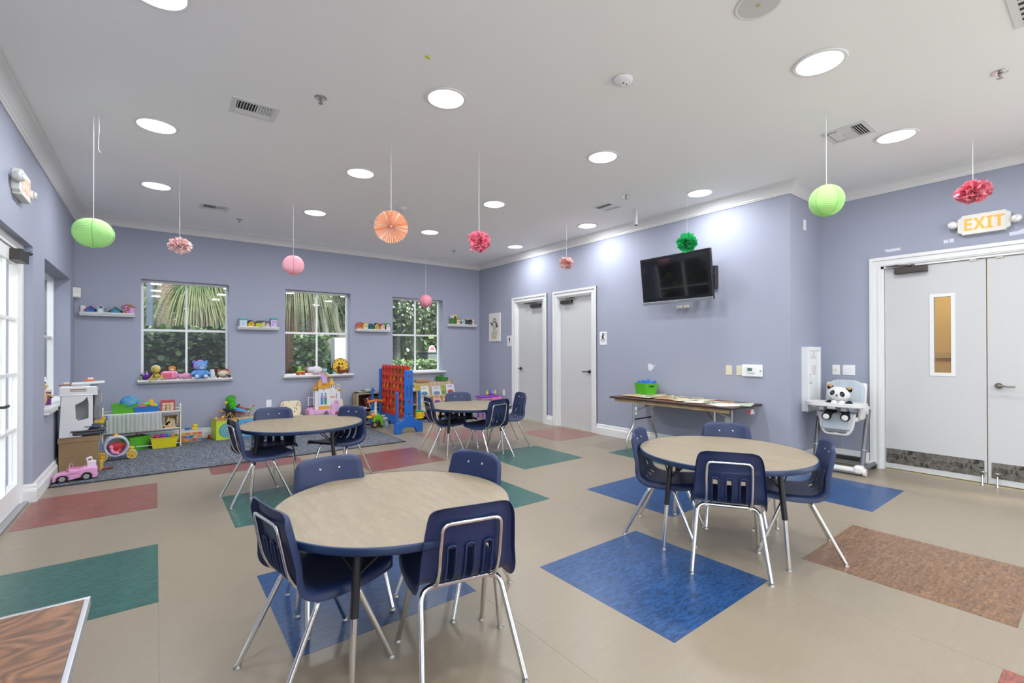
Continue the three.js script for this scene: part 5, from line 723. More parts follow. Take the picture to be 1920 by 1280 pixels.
// niche in the left wall
{ const t = thing('plush_meerkat', 'tan upright plush animal in the left wall niche', 'plush toy', [-0.90, 0.755, 6.42], 0.8), m = fur(0xc9ae84); part(t, 'body', sph(0.05, 0.085, 0.045, 0, 0.085, 0, 18), m); part(t, 'arm', tube([[0.04, 0.12, 0.02], [0.06, 0.1, 0.05], [0.03, 0.09, 0.07]], 0.013, 10), m); const h = part(t, 'head', sph(0.04, 0.042, 0.04, 0, 0.2, 0.01, 16), m); for (const s of [-1, 1]) part(h, 'ear', sph(0.014, 0.014, 0.008, s * 0.036, 0.23, 0, 10), fur(0x4a3a2a)); eyes(h, 0, 0.21, 0.045, 0.006, 0.016); }
{ const t = thing('purple_box', 'dark purple box in the left wall niche', 'box', [-0.925, 0.755, 6.68], 0.1); part(t, 'box_body', rbox(0.13, 0.13, 0.16, 0.004, 0, 0.065, 0), pl(0x6a1470, 0.5)); part(t, 'lid', rbox(0.14, 0.02, 0.17, 0.004, 0, 0.14, 0), pl(0xcfc3ae, 0.6)); }
{ const t = thing('picture_book', 'white folded picture book leaning on the purple box', 'book', [-0.92, 0.907, 6.68], 0.4); part(t, 'cover', [tr(box(0.1, 0.13, 0.003), -0.02, 0.062, 0.015, -0.2, 0, 0.1), tr(box(0.1, 0.13, 0.003), -0.02, 0.062, -0.02, 0.2, 0, 0.1)], pl(0xdcdfe2, 0.6)); part(t, 'spine', rbox(0.012, 0.05, 0.05, 0.003, 0.03, 0.025, 0), pl(0xd9b37a, 0.6)); }
// ---------- toys along the left of the rug ----------
const kraft = std({ color: lin(0.36, 0.235, 0.12), roughness: 0.85, map: tex(128, (u, v) => 0.93 + 0.15 * (fbm(u, v, 4, 60, 3, 330) - 0.5), { size: 0.3 }) });
{ const t = thing('cardboard_box', 'brown cardboard box carrying the white play kitchen', 'box', [-0.665, RUG, 6.94], 0.03); part(t, 'box_body', rbox(0.31, 0.32, 0.34, 0.004, 0, 0.16, 0), kraft); part(t, 'lid', rbox(0.325, 0.06, 0.355, 0.004, 0, 0.345, 0), kraft, 'overlapping cardboard lid'); part(t, 'tape', box(0.004, 0.2, 0.05, 0.1575, 0.18, 0.05), pl(0xbfa98a, 0.4)); }
{
  const t = thing('play_kitchen', 'white plastic play kitchen standing on the cardboard box', 'toy', [-0.665, 0.387, 6.9], 0.03), w = pl(0xd9d9da, 0.4), g = pl(0x85888e, 0.45);
  part(t, 'side_panel', ext(shape([[-0.15, 0], [0.02, 0], [0.09, 0.09], [0.115, 0.13], [0.115, 0.45], [-0.13, 0.45]], [[[-0.02, 0.2], [-0.025, 0.34], [0.04, 0.38], [0.07, 0.42], [0.08, 0.36], [0.08, 0.19], [0.0, 0.17]]]), 0.012, 0.003).translate(0, 0, 0.14), w, 'white side panel with cut-out');
  part(t, 'side_panel', ext(shape([[-0.15, 0], [0.1, 0], [0.115, 0.13], [0.115, 0.45], [-0.13, 0.45]]), 0.012).translate(0, 0, -0.15), w); part(t, 'back_panel', box(0.01, 0.44, 0.28, -0.135, 0.22, -0.005), w); part(t, 'inner_shelf', box(0.22, 0.012, 0.28, -0.02, 0.15, -0.005), w); part(t, 'inner_panel', box(0.22, 0.3, 0.01, -0.02, 0.3, -0.1), pl(0xc6c8cc, 0.5));
  part(t, 'hood', [rbox(0.3, 0.09, 0.3, 0.012, 0.0, 0.49, 0), rbox(0.31, 0.014, 0.31, 0.005, 0.0, 0.445, 0)], w); part(t, 'slot', [rbox(0.13, 0.014, 0.01, 0.003, 0.0, 0.505, 0.147), ], pl(0xa07850, 0.5)); part(t, 'slot', rbox(0.13, 0.012, 0.01, 0.003, 0.0, 0.488, 0.147), pl(0x8a9298, 0.5));
  part(t, 'worktop', tr(rbox(0.27, 0.016, 0.28, 0.006), 0.07, 0.565, -0.02, 0, 0.05, 0.04), w); part(t, 'worktop_bracket', rbox(0.14, 0.03, 0.2, 0.008, 0.02, 0.545, 0), w);
  const dr = part(t, 'grey_door', [rbox(0.05, 0.38, 0.26, 0.008, 0.15, 0.28, -0.04)], g, 'grey door panel'); part(dr, 'handle', [rbox(0.01, 0.1, 0.012, 0.003, 0.18, 0.4, 0.03)], pl(0xb4b6ba, 0.4)); part(dr, 'recess', [rbox(0.012, 0.03, 0.05, 0.004, 0.172, 0.28, 0.05)], pl(0x5e6167, 0.5)); part(dr, 'recess', rbox(0.05, 0.14, 0.012, 0.004, 0.145, 0.25, 0.088), pl(0x74777d, 0.5));
  part(t, 'base_tray', [rbox(0.26, 0.045, 0.2, 0.02, 0.08, 0.03, 0.06, 3), rbox(0.28, 0.016, 0.22, 0.008, 0.08, 0.058, 0.06)], pl(0x43464c, 0.45), 'dark grey base tray');
  const lay = [['toy_marker', 'orange marker on top of the play kitchen', 0xd0682e, 0.08, 0.585, 0.0], ['toy_marker', 'brown toy block at the back of the play kitchen top', 0x7a5244, -0.11, 0.541, 0.03]];
  for (const [n, l, c, x, y, z] of lay) { const q = thing(n, l, 'toy', [-0.665 + x, 0.387 + y, 6.9 - z], 0.3); part(q, 'body', rbox(0.1, 0.016, 0.035, 0.006, 0, 0.008, 0), pl(c, 0.5)); part(q, 'tip', rbox(0.05, 0.022, 0.02, 0.006, 0.01, 0.026, -0.01), pl(0xd8c8b8, 0.5)); }
  const p = thing('toy_plane', 'grey and blue toy aeroplane on the dark tray of the play kitchen', 'toy', [-0.575, 0.455, 6.83], -0.5); part(p, 'fuselage', tube([[-0.12, 0.02, 0], [0, 0.03, 0], [0.1, 0.05, 0], [0.14, 0.07, 0]], 0.018, 14, false, 10), pl(0x9aa2ac, 0.4)); part(p, 'wing', [tr(rbox(0.05, 0.008, 0.18, 0.003), 0.03, 0.035, 0)], pl(0x7c8794, 0.4)); part(p, 'tail', [tr(rbox(0.04, 0.06, 0.008, 0.003), 0.13, 0.1, 0, 0, 0, -0.3), tr(rbox(0.09, 0.03, 0.02, 0.004), 0.1, 0.075, 0.02)], pl(0xd8b22c, 0.5)); part(p, 'panel', [tr(rbox(0.07, 0.02, 0.03, 0.004), 0.06, 0.055, 0.012), rbox(0.03, 0.05, 0.01, 0.003, 0.15, 0.11, -0.01)], pl(0x4a78b8, 0.5));
  const bt = thing('toy_spray_bottle', 'blue and white toy bottle standing between the box and the storage rack', 'toy', [-0.56, RUG, 7.5]); part(bt, 'bottle_body', lathe([[0, 0], [0.045, 0], [0.05, 0.02], [0.05, 0.16], [0.03, 0.21], [0.02, 0.25], [0, 0.25]], 20), pl(0x6d86ae, 0.4)); part(bt, 'cap', [cyl(0.024, 0.026, 0.05, 0, 0.275, 0, 16), rbox(0.09, 0.03, 0.03, 0.01, 0.02, 0.31, 0)], pl(0xc9cdd4, 0.4));
}
{ // pink car
  const t = thing('toy_car', 'pink toy convertible car on the front left corner of the rug', 'toy car', [-0.64, RUG, 6.37], 0.03), pk = pl(0xe5a0cc, 0.35);
  const s = new THREE.Shape(); s.moveTo(-0.165, 0.012); s.lineTo(-0.165, 0.05); s.quadraticCurveTo(-0.155, 0.082, -0.1, 0.088); s.lineTo(-0.055, 0.095); s.lineTo(-0.045, 0.118); s.lineTo(0.02, 0.112); s.lineTo(0.06, 0.122); s.lineTo(0.13, 0.122); s.quadraticCurveTo(0.16, 0.118, 0.162, 0.09); s.lineTo(0.165, 0.03); s.lineTo(0.155, 0.014); s.lineTo(0.12, 0.012); s.absarc(0.082, 0.03, 0.042, 0, Math.PI, false); s.lineTo(-0.055, 0.012); s.absarc(-0.095, 0.03, 0.042, 0, Math.PI, false); s.lineTo(-0.145, 0.012);
  part(t, 'car_body', ext(s, 0.15, 0.012).translate(0, 0, -0.075), pk); part(t, 'cockpit', rbox(0.12, 0.02, 0.1, 0.006, -0.005, 0.112, 0), pl(0xc77aa8, 0.5)); part(t, 'steering_wheel', [tr(new THREE.TorusGeometry(0.026, 0.003, 6, 20), -0.035, 0.14, 0, 0, 1.1, 0)], pl(0xc9a0bc, 0.4)); part(t, 'windscreen', [tr(ext(shape(rrect(0.05, 0.085, 0.012), [new THREE.Path(rrect(0.03, 0.05, 0.006).getPoints(6))]), 0.012, 0.003), 0.1, 0.17, -0.03, 0, 0.5, 0.25), tr(rbox(0.07, 0.07, 0.05, 0.01), 0.118, 0.14, 0)], pl(0xd9cdd8, 0.35), 'white folding seat back');
  for (const x of [-0.095, 0.082]) for (const z of [-0.066, 0.066]) { const w = part(t, 'wheel', tr(cyl(0.036, 0.036, 0.026, 0, 0, 0, 26), x, 0.036, z, Math.PI / 2, 0, 0), M.black); part(w, 'hubcap', [tr(cyl(0.023, 0.023, 0.03, 0, 0, 0, 18), x, 0.036, z, Math.PI / 2, 0, 0), ...Array.from({ length: 5 }, (_, k) => tr(box(0.006, 0.04, 0.031), x, 0.036, z, 0, 0, k * 0.628))], pl(0xb9bbb8, 0.3, 0.5)); }
  part(t, 'door_line', [box(0.002, 0.09, 0.152, -0.045, 0.068, 0), box(0.002, 0.06, 0.152, 0.03, 0.08, 0)], pl(0xc684ae, 0.5)); part(t, 'tail_light', box(0.004, 0.03, 0.12, 0.163, 0.07, 0), pl(0x8a7a8a, 0.4));
}
{ // toy coach
  const t = thing('toy_coach', 'round toy coach with yellow spoked wheels on the rug', 'toy', [-0.375, RUG, 7.22], 0.12), gold = pl(0xd8a92a, 0.35), lil = pl(0xb8bcd8, 0.4);
  part(t, 'coach_frame', tr(new THREE.TorusGeometry(0.105, 0.014, 8, 36), 0, 0.165, 0.03, 0, 0, 0, [1, 1.05, 1]), lil, 'lilac round frame'); part(t, 'coach_frame', tr(new THREE.TorusGeometry(0.105, 0.014, 8, 36), 0, 0.165, -0.05, 0, 0, 0, [1, 1.05, 1]), lil); part(t, 'seat', [sph(0.085, 0.06, 0.035, 0, 0.155, -0.01, 18), tr(rbox(0.12, 0.02, 0.07, 0.008), 0, 0.11, 0)], pl(0xb0242c, 0.5), 'red bench'); part(t, 'doll', [sph(0.022, 0.026, 0.02, -0.05, 0.16, 0.03, 12), tube([[-0.05, 0.14, 0.03], [-0.03, 0.1, 0.04], [0.02, 0.085, 0.05]], 0.018, 10, false, 8), rod([0.0, 0.1, 0.05], [0.035, 0.14, 0.05], 0.005)], pl(0xe08ab8, 0.5), 'pink figure inside');
  part(t, 'chassis', rbox(0.24, 0.03, 0.08, 0.012, 0.0, 0.05, -0.01), pl(0x4a7ac0, 0.4)); part(t, 'crown', [sph(0.03, 0.018, 0.03, 0, 0.285, -0.01, 12), sph(0.012, 0.014, 0.012, 0, 0.305, -0.01, 8), ...[-0.03, 0.03].map(x => sph(0.012, 0.012, 0.02, x, 0.277, -0.01, 8))], gold);
  part(t, 'scroll', [tube([[-0.15, 0.1, 0.02], [-0.13, 0.13, 0.02], [-0.1, 0.09, 0.02], [-0.05, 0.055, 0.03], [0.05, 0.055, 0.03], [0.1, 0.08, 0.02], [0.14, 0.1, 0.02]], 0.008, 40, false, 6)], gold); part(t, 'driver_seat', [sph(0.03, 0.02, 0.03, 0.14, 0.125, 0, 10), rbox(0.05, 0.03, 0.05, 0.008, 0.135, 0.1, 0), rod([0.12, 0.13, 0], [0.115, 0.2, 0], 0.006)], gold);
  for (const x of [-0.135, 0.14]) for (const z of [0.045, -0.065]) { const r = x < 0 ? 0.05 : 0.046, w = part(t, 'wheel', tr(new THREE.TorusGeometry(r, 0.006, 6, 30), x, r + 0.006, z), pl(0xcabf9a, 0.4)); part(w, 'spokes', [...Array.from({ length: 5 }, (_, k) => tr(rbox(0.016, r * 1.9, 0.006, 0.002), x, r + 0.006, z, 0, 0, k * 0.628)), sph(0.012, 0.012, 0.012, x, r + 0.006, z, 8)], gold); }
}
solo('toy_lipstick', 'dark red toy stick lying beside the cardboard box', 'toy', [tr(cyl(0.012, 0.012, 0.09, 0, 0, 0, 12), 0, 0.0125, 0, 0, 0.3, Math.PI / 2), tr(sph(0.012, 0.012, 0.012, 0, 0, 0, 8), 0.043, 0.0125, -0.014)], pl(0x7a2a28, 0.5), [-0.43, RUG, 6.72]);
solo('toy_block', 'small yellow wooden block standing by the cardboard box', 'toy', rbox(0.03, 0.11, 0.04, 0.003, 0, 0.055, 0), pl(0xc9a04a, 0.6), [-0.475, RUG, 6.72], 0.2);
// storage rack
{
  const t = thing('storage_rack', 'cream toy storage rack with white rails', 'rack', [-0.137, RUG, 7.93]), cream = pl(0xd9d0ae, 0.5), rail = pl(0xdcdcdc, 0.4), W = 0.80;
  for (const s of [-1, 1]) part(t, 'side_board', ext(shape([[-0.17, 0], [0.17, 0], [0.17, 0.12], [0.13, 0.55], [0.09, 0.57], [0.05, 0.55], [-0.17, 0.36]].map(([a, b]) => [-a, b])), 0.015, 0.003).rotateY(Math.PI / 2).translate(s * W / 2 - 0.0075, 0, 0), cream);
  for (const [y, z] of [[0.48, 0.16], [0.5, -0.05], [0.25, 0.17], [0.27, -0.1], [0.045, 0.165], [0.05, -0.1]]) part(t, 'rail', rod([-W / 2, y, z], [W / 2, y, z], 0.007), rail); part(t, 'shelf_board', box(W - 0.02, 0.008, 0.24, 0, 0.464, 0.03), cream); part(t, 'shelf_board', box(W - 0.02, 0.008, 0.26, 0, 0.238, 0.03), cream);
  const g = new THREE.PlaneGeometry(0.55, 0.235, 90, 6), p = g.attributes.position; for (let k = 0; k < p.count; k++) { const x = p.getX(k); p.setZ(k, 0.007 * Math.sin(x * 150) + 0.004 * Math.sin(x * 67 + p.getY(k) * 9)); p.setX(k, x + (0.12 - p.getY(k)) * (x > 0.2 ? 0.05 : 0)); } g.computeVertexNormals(); solo('sheer_curtain', 'sheer white gathered curtain across the storage rack', 'curtain', g, phy({ color: 0xe4e6e2, roughness: 0.9, transmission: 0.55, thickness: 0 }), [-0.222, RUG + 0.362, 7.735]);
  const inside = thing('storage_bin', 'green bin showing through the sheer curtain', 'bin', [-0.36, RUG + 0.247, 7.88]); part(inside, 'bin_body', rbox(0.22, 0.12, 0.2, 0.01, 0, 0.062, 0), pl(0x6ab23a, 0.5)); part(inside, 'rim', rbox(0.24, 0.014, 0.22, 0.005, 0, 0.125, 0), pl(0x6ab23a, 0.5));
}
const junk = (list, cat = 'toy') => list.forEach(([label, x, y, zd, g, c]) => solo('toy_piece', label, cat, g, pl(c, 0.5), [x, y, zd], 0, 'loose toy pieces in the storage rack'));
bin('storage_bin', 'green bin on the top left of the storage rack', 0.26, 0.24, 0.13, 0x57a82a, [-0.33, RUG + 0.47, 7.92], 0.06, 0.86);
{ const t = thing('wire_basket', 'translucent blue domed basket tipped on the green bin', 'basket', [-0.27, RUG + 0.585, 7.9], 0.1), m = phy({ color: 0x4aa0d0, roughness: 0.3, transmission: 0.4, thickness: 0 }); const r = [t.rotation.z = 0.45]; part(t, 'shell', lathe([[0.1, 0], [0.1, 0.02], [0.092, 0.06], [0.07, 0.1], [0.03, 0.12], [0, 0.123]], 28), m); part(t, 'rim', tr(new THREE.TorusGeometry(0.1, 0.008, 8, 32), 0, 0.004, 0, Math.PI / 2, 0, 0), pl(0x2a86c8, 0.4)); for (let k = 0; k < 5; k++) part(t, 'hoop', tr(new THREE.TorusGeometry(0.099 - k * k * 0.0035, 0.002, 5, 28), 0, 0.025 + k * 0.02, 0, Math.PI / 2, 0, 0), pl(0x8ac8e4, 0.4)); }
bin('storage_bin', 'blue bin full of toys on top of the storage rack', 0.27, 0.24, 0.085, 0x2a72c0, [-0.1, RUG + 0.47, 7.92], 0, 0.88);
junk([['yellow toy piece in the green bin', -0.42, RUG + 0.57, 7.88, tr(rbox(0.07, 0.03, 0.04, 0.008), 0, 0, 0, 0.2, 0.4, 0.3), 0xd0a030], ['black toy piece in the green bin', -0.40, RUG + 0.55, 7.84, rbox(0.08, 0.02, 0.03, 0.006), 0x2a2622], ['orange lattice toy in the blue bin', -0.15, RUG + 0.55, 7.88, tr(rbox(0.1, 0.045, 0.06, 0.015), 0, 0, 0, 0, 0.2, 0.15), 0xc8502c], ['lime toy piece in the blue bin', -0.1, RUG + 0.575, 7.92, tr(rbox(0.07, 0.04, 0.05, 0.008), 0, 0, 0, 0.3, 0.5, 0.2), 0x6cc23a], ['yellow brick in the blue bin', -0.03, RUG + 0.57, 7.9, tr(rbox(0.09, 0.04, 0.05, 0.004), 0, 0, 0, 0, 0.3, -0.35), 0xd8b62c], ['tall yellow toy sticking out of the blue bin', -0.05, RUG + 0.6, 7.96, tr(rbox(0.04, 0.07, 0.03, 0.004), 0, 0, 0, 0, 0, 0.2), 0xdcae28], ['blue toy piece in the blue bin', 0.01, RUG + 0.565, 7.95, rbox(0.05, 0.04, 0.05, 0.006), 0x3a8ac8]]);
{ const t = thing('block_crate', 'red framed crate of pale wooden blocks on the storage rack', 'crate', [0.125, RUG + 0.468, 7.92], 0.02), r = pl(0xb04a4e, 0.5); for (const [a, b, c, x, y, z] of [[0.16, 0.014, 0.014, 0, 0.007, 0.1], [0.16, 0.014, 0.014, 0, 0.14, 0.02], [0.014, 0.14, 0.014, -0.073, 0.07, 0.06], [0.014, 0.14, 0.014, 0.073, 0.07, 0.06]]) part(t, 'bar', box(a, b, c, x, y, z), r); part(t, 'back', box(0.16, 0.145, 0.01, 0, 0.0725, -0.08), r); part(t, 'floor_panel', box(0.16, 0.008, 0.19, 0, 0.004, 0.005), r); }
seed = 77; for (let k = 0; k < 9; k++) solo('wooden_block', ['lower left', 'lower middle', 'lower right', 'middle left', 'centre', 'middle right', 'upper left', 'upper middle', 'upper right'][k] + ' pale wooden block in the red framed crate', 'block', tr(rbox(0.038, 0.03, 0.04, 0.002), 0, 0.016, 0, 0, rr(-0.4, 0.4), rr(-0.15, 0.15)), pl([0xd6c2a0, 0xcdb48c, 0xdccdb0][k % 3], 0.6), [0.125 + (k % 3 - 1) * 0.044, RUG + 0.478 + Math.floor(k / 3) * 0.036, 7.9 + Math.floor(k / 3) * 0.012], 0, 'wooden blocks in the red crate');
{ const t = thing('block_crate', 'plain wooden crate of long blocks under the top of the storage rack', 'crate', [0.155, RUG + 0.244, 7.9], 0); part(t, 'crate_body', [box(0.15, 0.01, 0.2, 0, 0.005, 0), box(0.01, 0.15, 0.2, -0.07, 0.08, 0), box(0.01, 0.15, 0.2, 0.07, 0.08, 0), box(0.15, 0.15, 0.01, 0, 0.08, -0.095), box(0.15, 0.03, 0.01, 0, 0.02, 0.095)], pl(0xc2a274, 0.6)); for (const [x, y, r] of [[-0.03, 0.08, 0.4], [0.0, 0.07, 0.15], [0.035, 0.06, -0.1], [-0.045, 0.05, 0.9]]) solo('wooden_block', `long wooden block leaning ${r > 0.5 ? 'flat' : r > 0.3 ? 'left' : r > 0 ? 'upright' : 'right'} in the plain crate`, 'block', tr(rbox(0.035, 0.1, 0.05, 0.002), 0, 0, 0, 0, 0, -r), pl(0xd8c39a, 0.6), [0.155 + x, RUG + 0.25 + y, 7.87]); }
bin('storage_bin', 'green bin on the rug under the storage rack', 0.24, 0.22, 0.17, 0x55ab2e, [-0.215, RUG, 7.86], 0.5, 0.8); bin('storage_bin', 'yellow bin on the rug under the storage rack', 0.29, 0.22, 0.135, 0xd2c41e, [0.085, RUG + 0.004, 7.8], 0.02, 0.85);
junk([['tangle of brown toy sticks in the lower green bin', -0.215, RUG + 0.17, 7.86, [tr(rod([-0.08, 0, 0], [0.07, 0.03, 0.02], 0.006)), rod([-0.04, 0.01, 0.05], [0.08, 0.015, -0.04], 0.006), rod([-0.02, 0.0, -0.05], [0.03, 0.05, 0.05], 0.006)], 0x7a5a4a], ['magenta cup in the yellow bin', 0.01, RUG + 0.145, 7.8, sph(0.04, 0.03, 0.04, 0, 0, 0, 14), 0xb02a6a], ['purple bowl in the yellow bin', 0.07, RUG + 0.15, 7.79, sph(0.045, 0.03, 0.04, 0, 0, 0, 14), 0x7a2a9a], ['blue ball in the yellow bin', 0.13, RUG + 0.15, 7.8, sph(0.028, 0.028, 0.028, 0, 0, 0, 14), 0x2a7ac8], ['orange toy in the yellow bin', 0.18, RUG + 0.145, 7.8, rbox(0.05, 0.03, 0.05, 0.008), 0xd0782c]]);
{ // bag of blocks
  const t = thing('block_bag', 'clear bag of building blocks on the rug right of the rack', 'bag', [0.395, RUG, 8.02]); part(t, 'film', new RoundedBoxGeometry(0.27, 0.17, 0.14, 3, 0.03).translate(0, 0.086, 0), phy({ color: 0xffffff, roughness: 0.12, transmission: 1, thickness: 0 }), 'clear plastic bag');
  seed = 31; const cs = [0xd8803a, 0x3a6fb8, 0xc85a3c, 0xe0a040, 0xd8b43a, 0x4a82c4, 0xcf7a4a]; let k = 0; for (let j = 0; j < 3; j++) for (let i = 0; i < 5; i++) for (let q = 0; q < 1; q++) { const c = cs[(k * 3 + j) % 7]; solo('building_block', `${{ 0xd8803a: 'orange', 0x3a6fb8: 'blue', 0xc85a3c: 'red', 0xe0a040: 'amber', 0xd8b43a: 'yellow', 0x4a82c4: 'light blue', 0xcf7a4a: 'salmon' }[c]} building block in the clear bag, ${['bottom', 'middle', 'top'][j]} layer, ${['first', 'second', 'third', 'fourth', 'fifth'][i]} from the left`, 'block', [tr(rbox(0.044, 0.03, 0.05, 0.003), 0, 0, 0, 0, rr(-0.35, 0.35), rr(-0.12, 0.12))], pl(c, 0.4), [0.395 - 0.1 + i * 0.05, RUG + 0.03 + j * 0.045, 7.995], 0, 'building blocks in the clear bag'); k++; }
  solo('building_block', 'yellow building block stack on top of the clear bag', 'block', [rbox(0.07, 0.035, 0.05, 0.003, 0, 0.0175, 0), ...[-0.022, 0, 0.022].map(x => cyl(0.008, 0.008, 0.008, x, 0.039, 0, 10)), rbox(0.05, 0.03, 0.05, 0.003, 0.01, 0.058, 0)], pl(0xdcc33a, 0.4), [0.43, RUG + 0.172, 8.0], 0.3); solo('building_block', 'blue building block on top of the clear bag', 'block', [rbox(0.06, 0.03, 0.05, 0.003, 0, 0.015, 0), ...[-0.018, 0.018].map(x => cyl(0.008, 0.008, 0.008, x, 0.034, 0, 10))], pl(0x3a6ab0, 0.4), [0.35, RUG + 0.172, 8.01], -0.2);
}
solo('toy_blocklet', 'small red cylinder toy against the baseboard', 'toy', cyl(0.018, 0.018, 0.06, 0, 0.03, 0, 14), pl(0xa8242c, 0.4), [0.615, RUG, 8.1]);
// activity cubes with bead wires
function beadWire(t, pts, hex, beads) { const w = part(t, 'bead_wire', tube(pts, 0.004, 40, false, 6), pl(hex, 0.4)); const c = new THREE.CatmullRomCurve3(pts.map(v3)); beads.forEach(([u, col, r = 0.014]) => { const q = c.getPoint(u); part(w, 'bead', sph(r, r, r, q.x, q.y, q.z, 10), pl(col, 0.4)); }); }
{
  const t = thing('activity_cube', 'lime green activity cube with blue spiral', 'toy', [0.80, RUG, 8.03], 0.14), S = 0.28; part(t, 'cube_body', rbox(S, S, S, 0.006, 0, S / 2, 0), pl(0xb4c81e, 0.5)); part(t, 'top_board', box(S + 0.01, 0.012, S + 0.01, 0, S + 0.004, 0), pl(0xb98a5a, 0.6)); part(t, 'corner_post', box(0.02, S, 0.01, S / 2 - 0.004, S / 2, S / 2), pl(0x7a2a2e, 0.5));
  part(t, 'spiral_disc', tr(cyl(0.105, 0.105, 0.006, 0, 0, 0, 36), 0, 0.135, S / 2 + 0.001, Math.PI / 2, 0, 0), pl(0x2f8ea0, 0.5)); const sp = []; for (let k = 0; k <= 120; k++) { const a = k / 120 * 6.28318 * 4.2, r = 0.008 + k / 120 * 0.088; sp.push([Math.cos(a) * r, 0.135 + Math.sin(a) * r, S / 2 + 0.005]); } part(t, 'spiral_groove', tube(sp, 0.004, 240, false, 5), pl(0xa8c0b8, 0.5));
  beadWire(t, [[-0.12, S, 0.05], [-0.12, S + 0.1, 0.05], [-0.08, S + 0.14, 0.03], [-0.03, S + 0.12, 0.0], [0.0, S + 0.08, -0.02], [0.06, S + 0.07, 0], [0.09, S + 0.02, 0.03], [0.09, S, 0.03]], 0xc8843a, [[0.04, 0xc8c02a, 0.018], [0.4, 0xc88a2a, 0.02], [0.55, 0x2a3a5a]]); beadWire(t, [[-0.05, S, 0.1], [-0.04, S + 0.07, 0.1], [0.0, S + 0.05, 0.1], [0.05, S + 0.09, 0.09], [0.1, S + 0.04, 0.08], [0.11, S, 0.08]], 0xb8b43a, [[0.1, 0xdca83a, 0.02], [0.6, 0x9a6a3a, 0.018]]);
  const b = thing('activity_cube', 'sky blue activity cube half hidden behind the table by the rug', 'toy', [1.085, RUG, 8.1], 0.14), T = 0.27; part(b, 'cube_body', rbox(T, S - 0.01, T, 0.006, 0, S / 2 - 0.005, 0), pl(0x4aa2d4, 0.5)); part(b, 'top_board', box(T + 0.01, 0.012, T + 0.01, 0, S - 0.002, 0), pl(0xcdb48c, 0.6)); part(b, 'picture', [box(0.16, 0.03, 0.004, 0.02, 0.21, T / 2 + 0.001)], pl(0x8a4a7a, 0.5)); part(b, 'picture', box(0.07, 0.05, 0.004, -0.05, 0.06, T / 2 + 0.001), pl(0xc9d23a, 0.5));
  beadWire(b, [[-0.08, S, 0.02], [-0.07, S + 0.1, 0.0], [-0.02, S + 0.14, 0], [0.03, S + 0.09, 0.02], [0.03, S, 0.03]], 0xc0503a, [[0.3, 0xd8a03a], [0.5, 0xb86a7a, 0.018], [0.75, 0xd8d0c0]]); beadWire(b, [[0.06, S, 0], [0.055, S + 0.14, 0], [0.085, S + 0.17, 0], [0.12, S + 0.14, 0], [0.115, S + 0.06, 0.03], [0.12, S, 0.03]], 0xb8c23a, [[0.15, 0x2a9a3a, 0.02], [0.5, 0xc84a5a], [0.85, 0xd8883a, 0.018]]);
  const hat = thing('toy_tub', 'dark navy wide-brimmed tub on the activity cube', 'toy', [0.885, RUG + 0.29, 8.12], 0.1); part(hat, 'tub', lathe([[0, 0], [0.06, 0], [0.07, 0.1], [0.11, 0.125], [0.11, 0.132], [0.066, 0.115], [0, 0.11]], 24), pl(0x2c3448, 0.6)); part(hat, 'strap', tube([[0.06, 0.12, 0.02], [0.1, 0.17, 0.02], [0.12, 0.19, 0.02]], 0.012, 10), pl(0x23262f, 0.6));
  const d = thing('plush_dinosaur', 'bright green plush dinosaur with spiky crest on the navy tub', 'plush toy', [0.895, RUG + 0.4, 8.12], -0.3), gm = fur(0x3fa81e); part(d, 'body', [sph(0.06, 0.075, 0.05, 0.01, 0.07, 0, 18), tube([[0.04, 0.06, 0.03], [0.055, 0.02, 0.05], [0.04, -0.005, 0.06]], 0.02, 8, false, 8)], gm); part(d, 'belly', sph(0.035, 0.055, 0.03, -0.03, 0.06, 0.03, 14), fur(0x2c5a20)); const hd = part(d, 'head', sph(0.055, 0.055, 0.045, 0.0, 0.14, 0, 18), gm); part(hd, 'jaw', [sph(0.03, 0.016, 0.028, -0.06, 0.118, 0.01, 12), sph(0.026, 0.012, 0.024, -0.055, 0.095, 0.01, 12)], pl(0xd8c83a, 0.7)); for (let k = 0; k < 11; k++) { const a = 0.6 + k * 0.27; part(hd, 'spike', tr(new THREE.ConeGeometry(0.014, 0.05, 6), Math.cos(a) * 0.068, 0.15 + Math.sin(a) * 0.066, 0.0, 0, 0, a - Math.PI / 2), pl(0x2f8a1e, 0.7)); }
  solo('toy_ramp', 'orange and blue toy ramp behind the blue activity cube', 'toy', [tr(rbox(0.22, 0.03, 0.06, 0.008), 0, 0.08, 0, 0, 0, -0.35), tr(rbox(0.16, 0.07, 0.05, 0.008), -0.03, 0.03, 0.02, 0, 0, -0.3)], pl(0xb84a2a, 0.5), [1.03, RUG + 0.345, 8.14]);
  solo('toy_ramp', 'sky blue toy slide in front of the orange ramp', 'toy', [tr(rbox(0.17, 0.045, 0.03, 0.008), 0, 0.06, 0.0, 0, 0, -0.3)], pl(0x3a9ad0, 0.5), [1.0, RUG + 0.34, 8.05]);
}
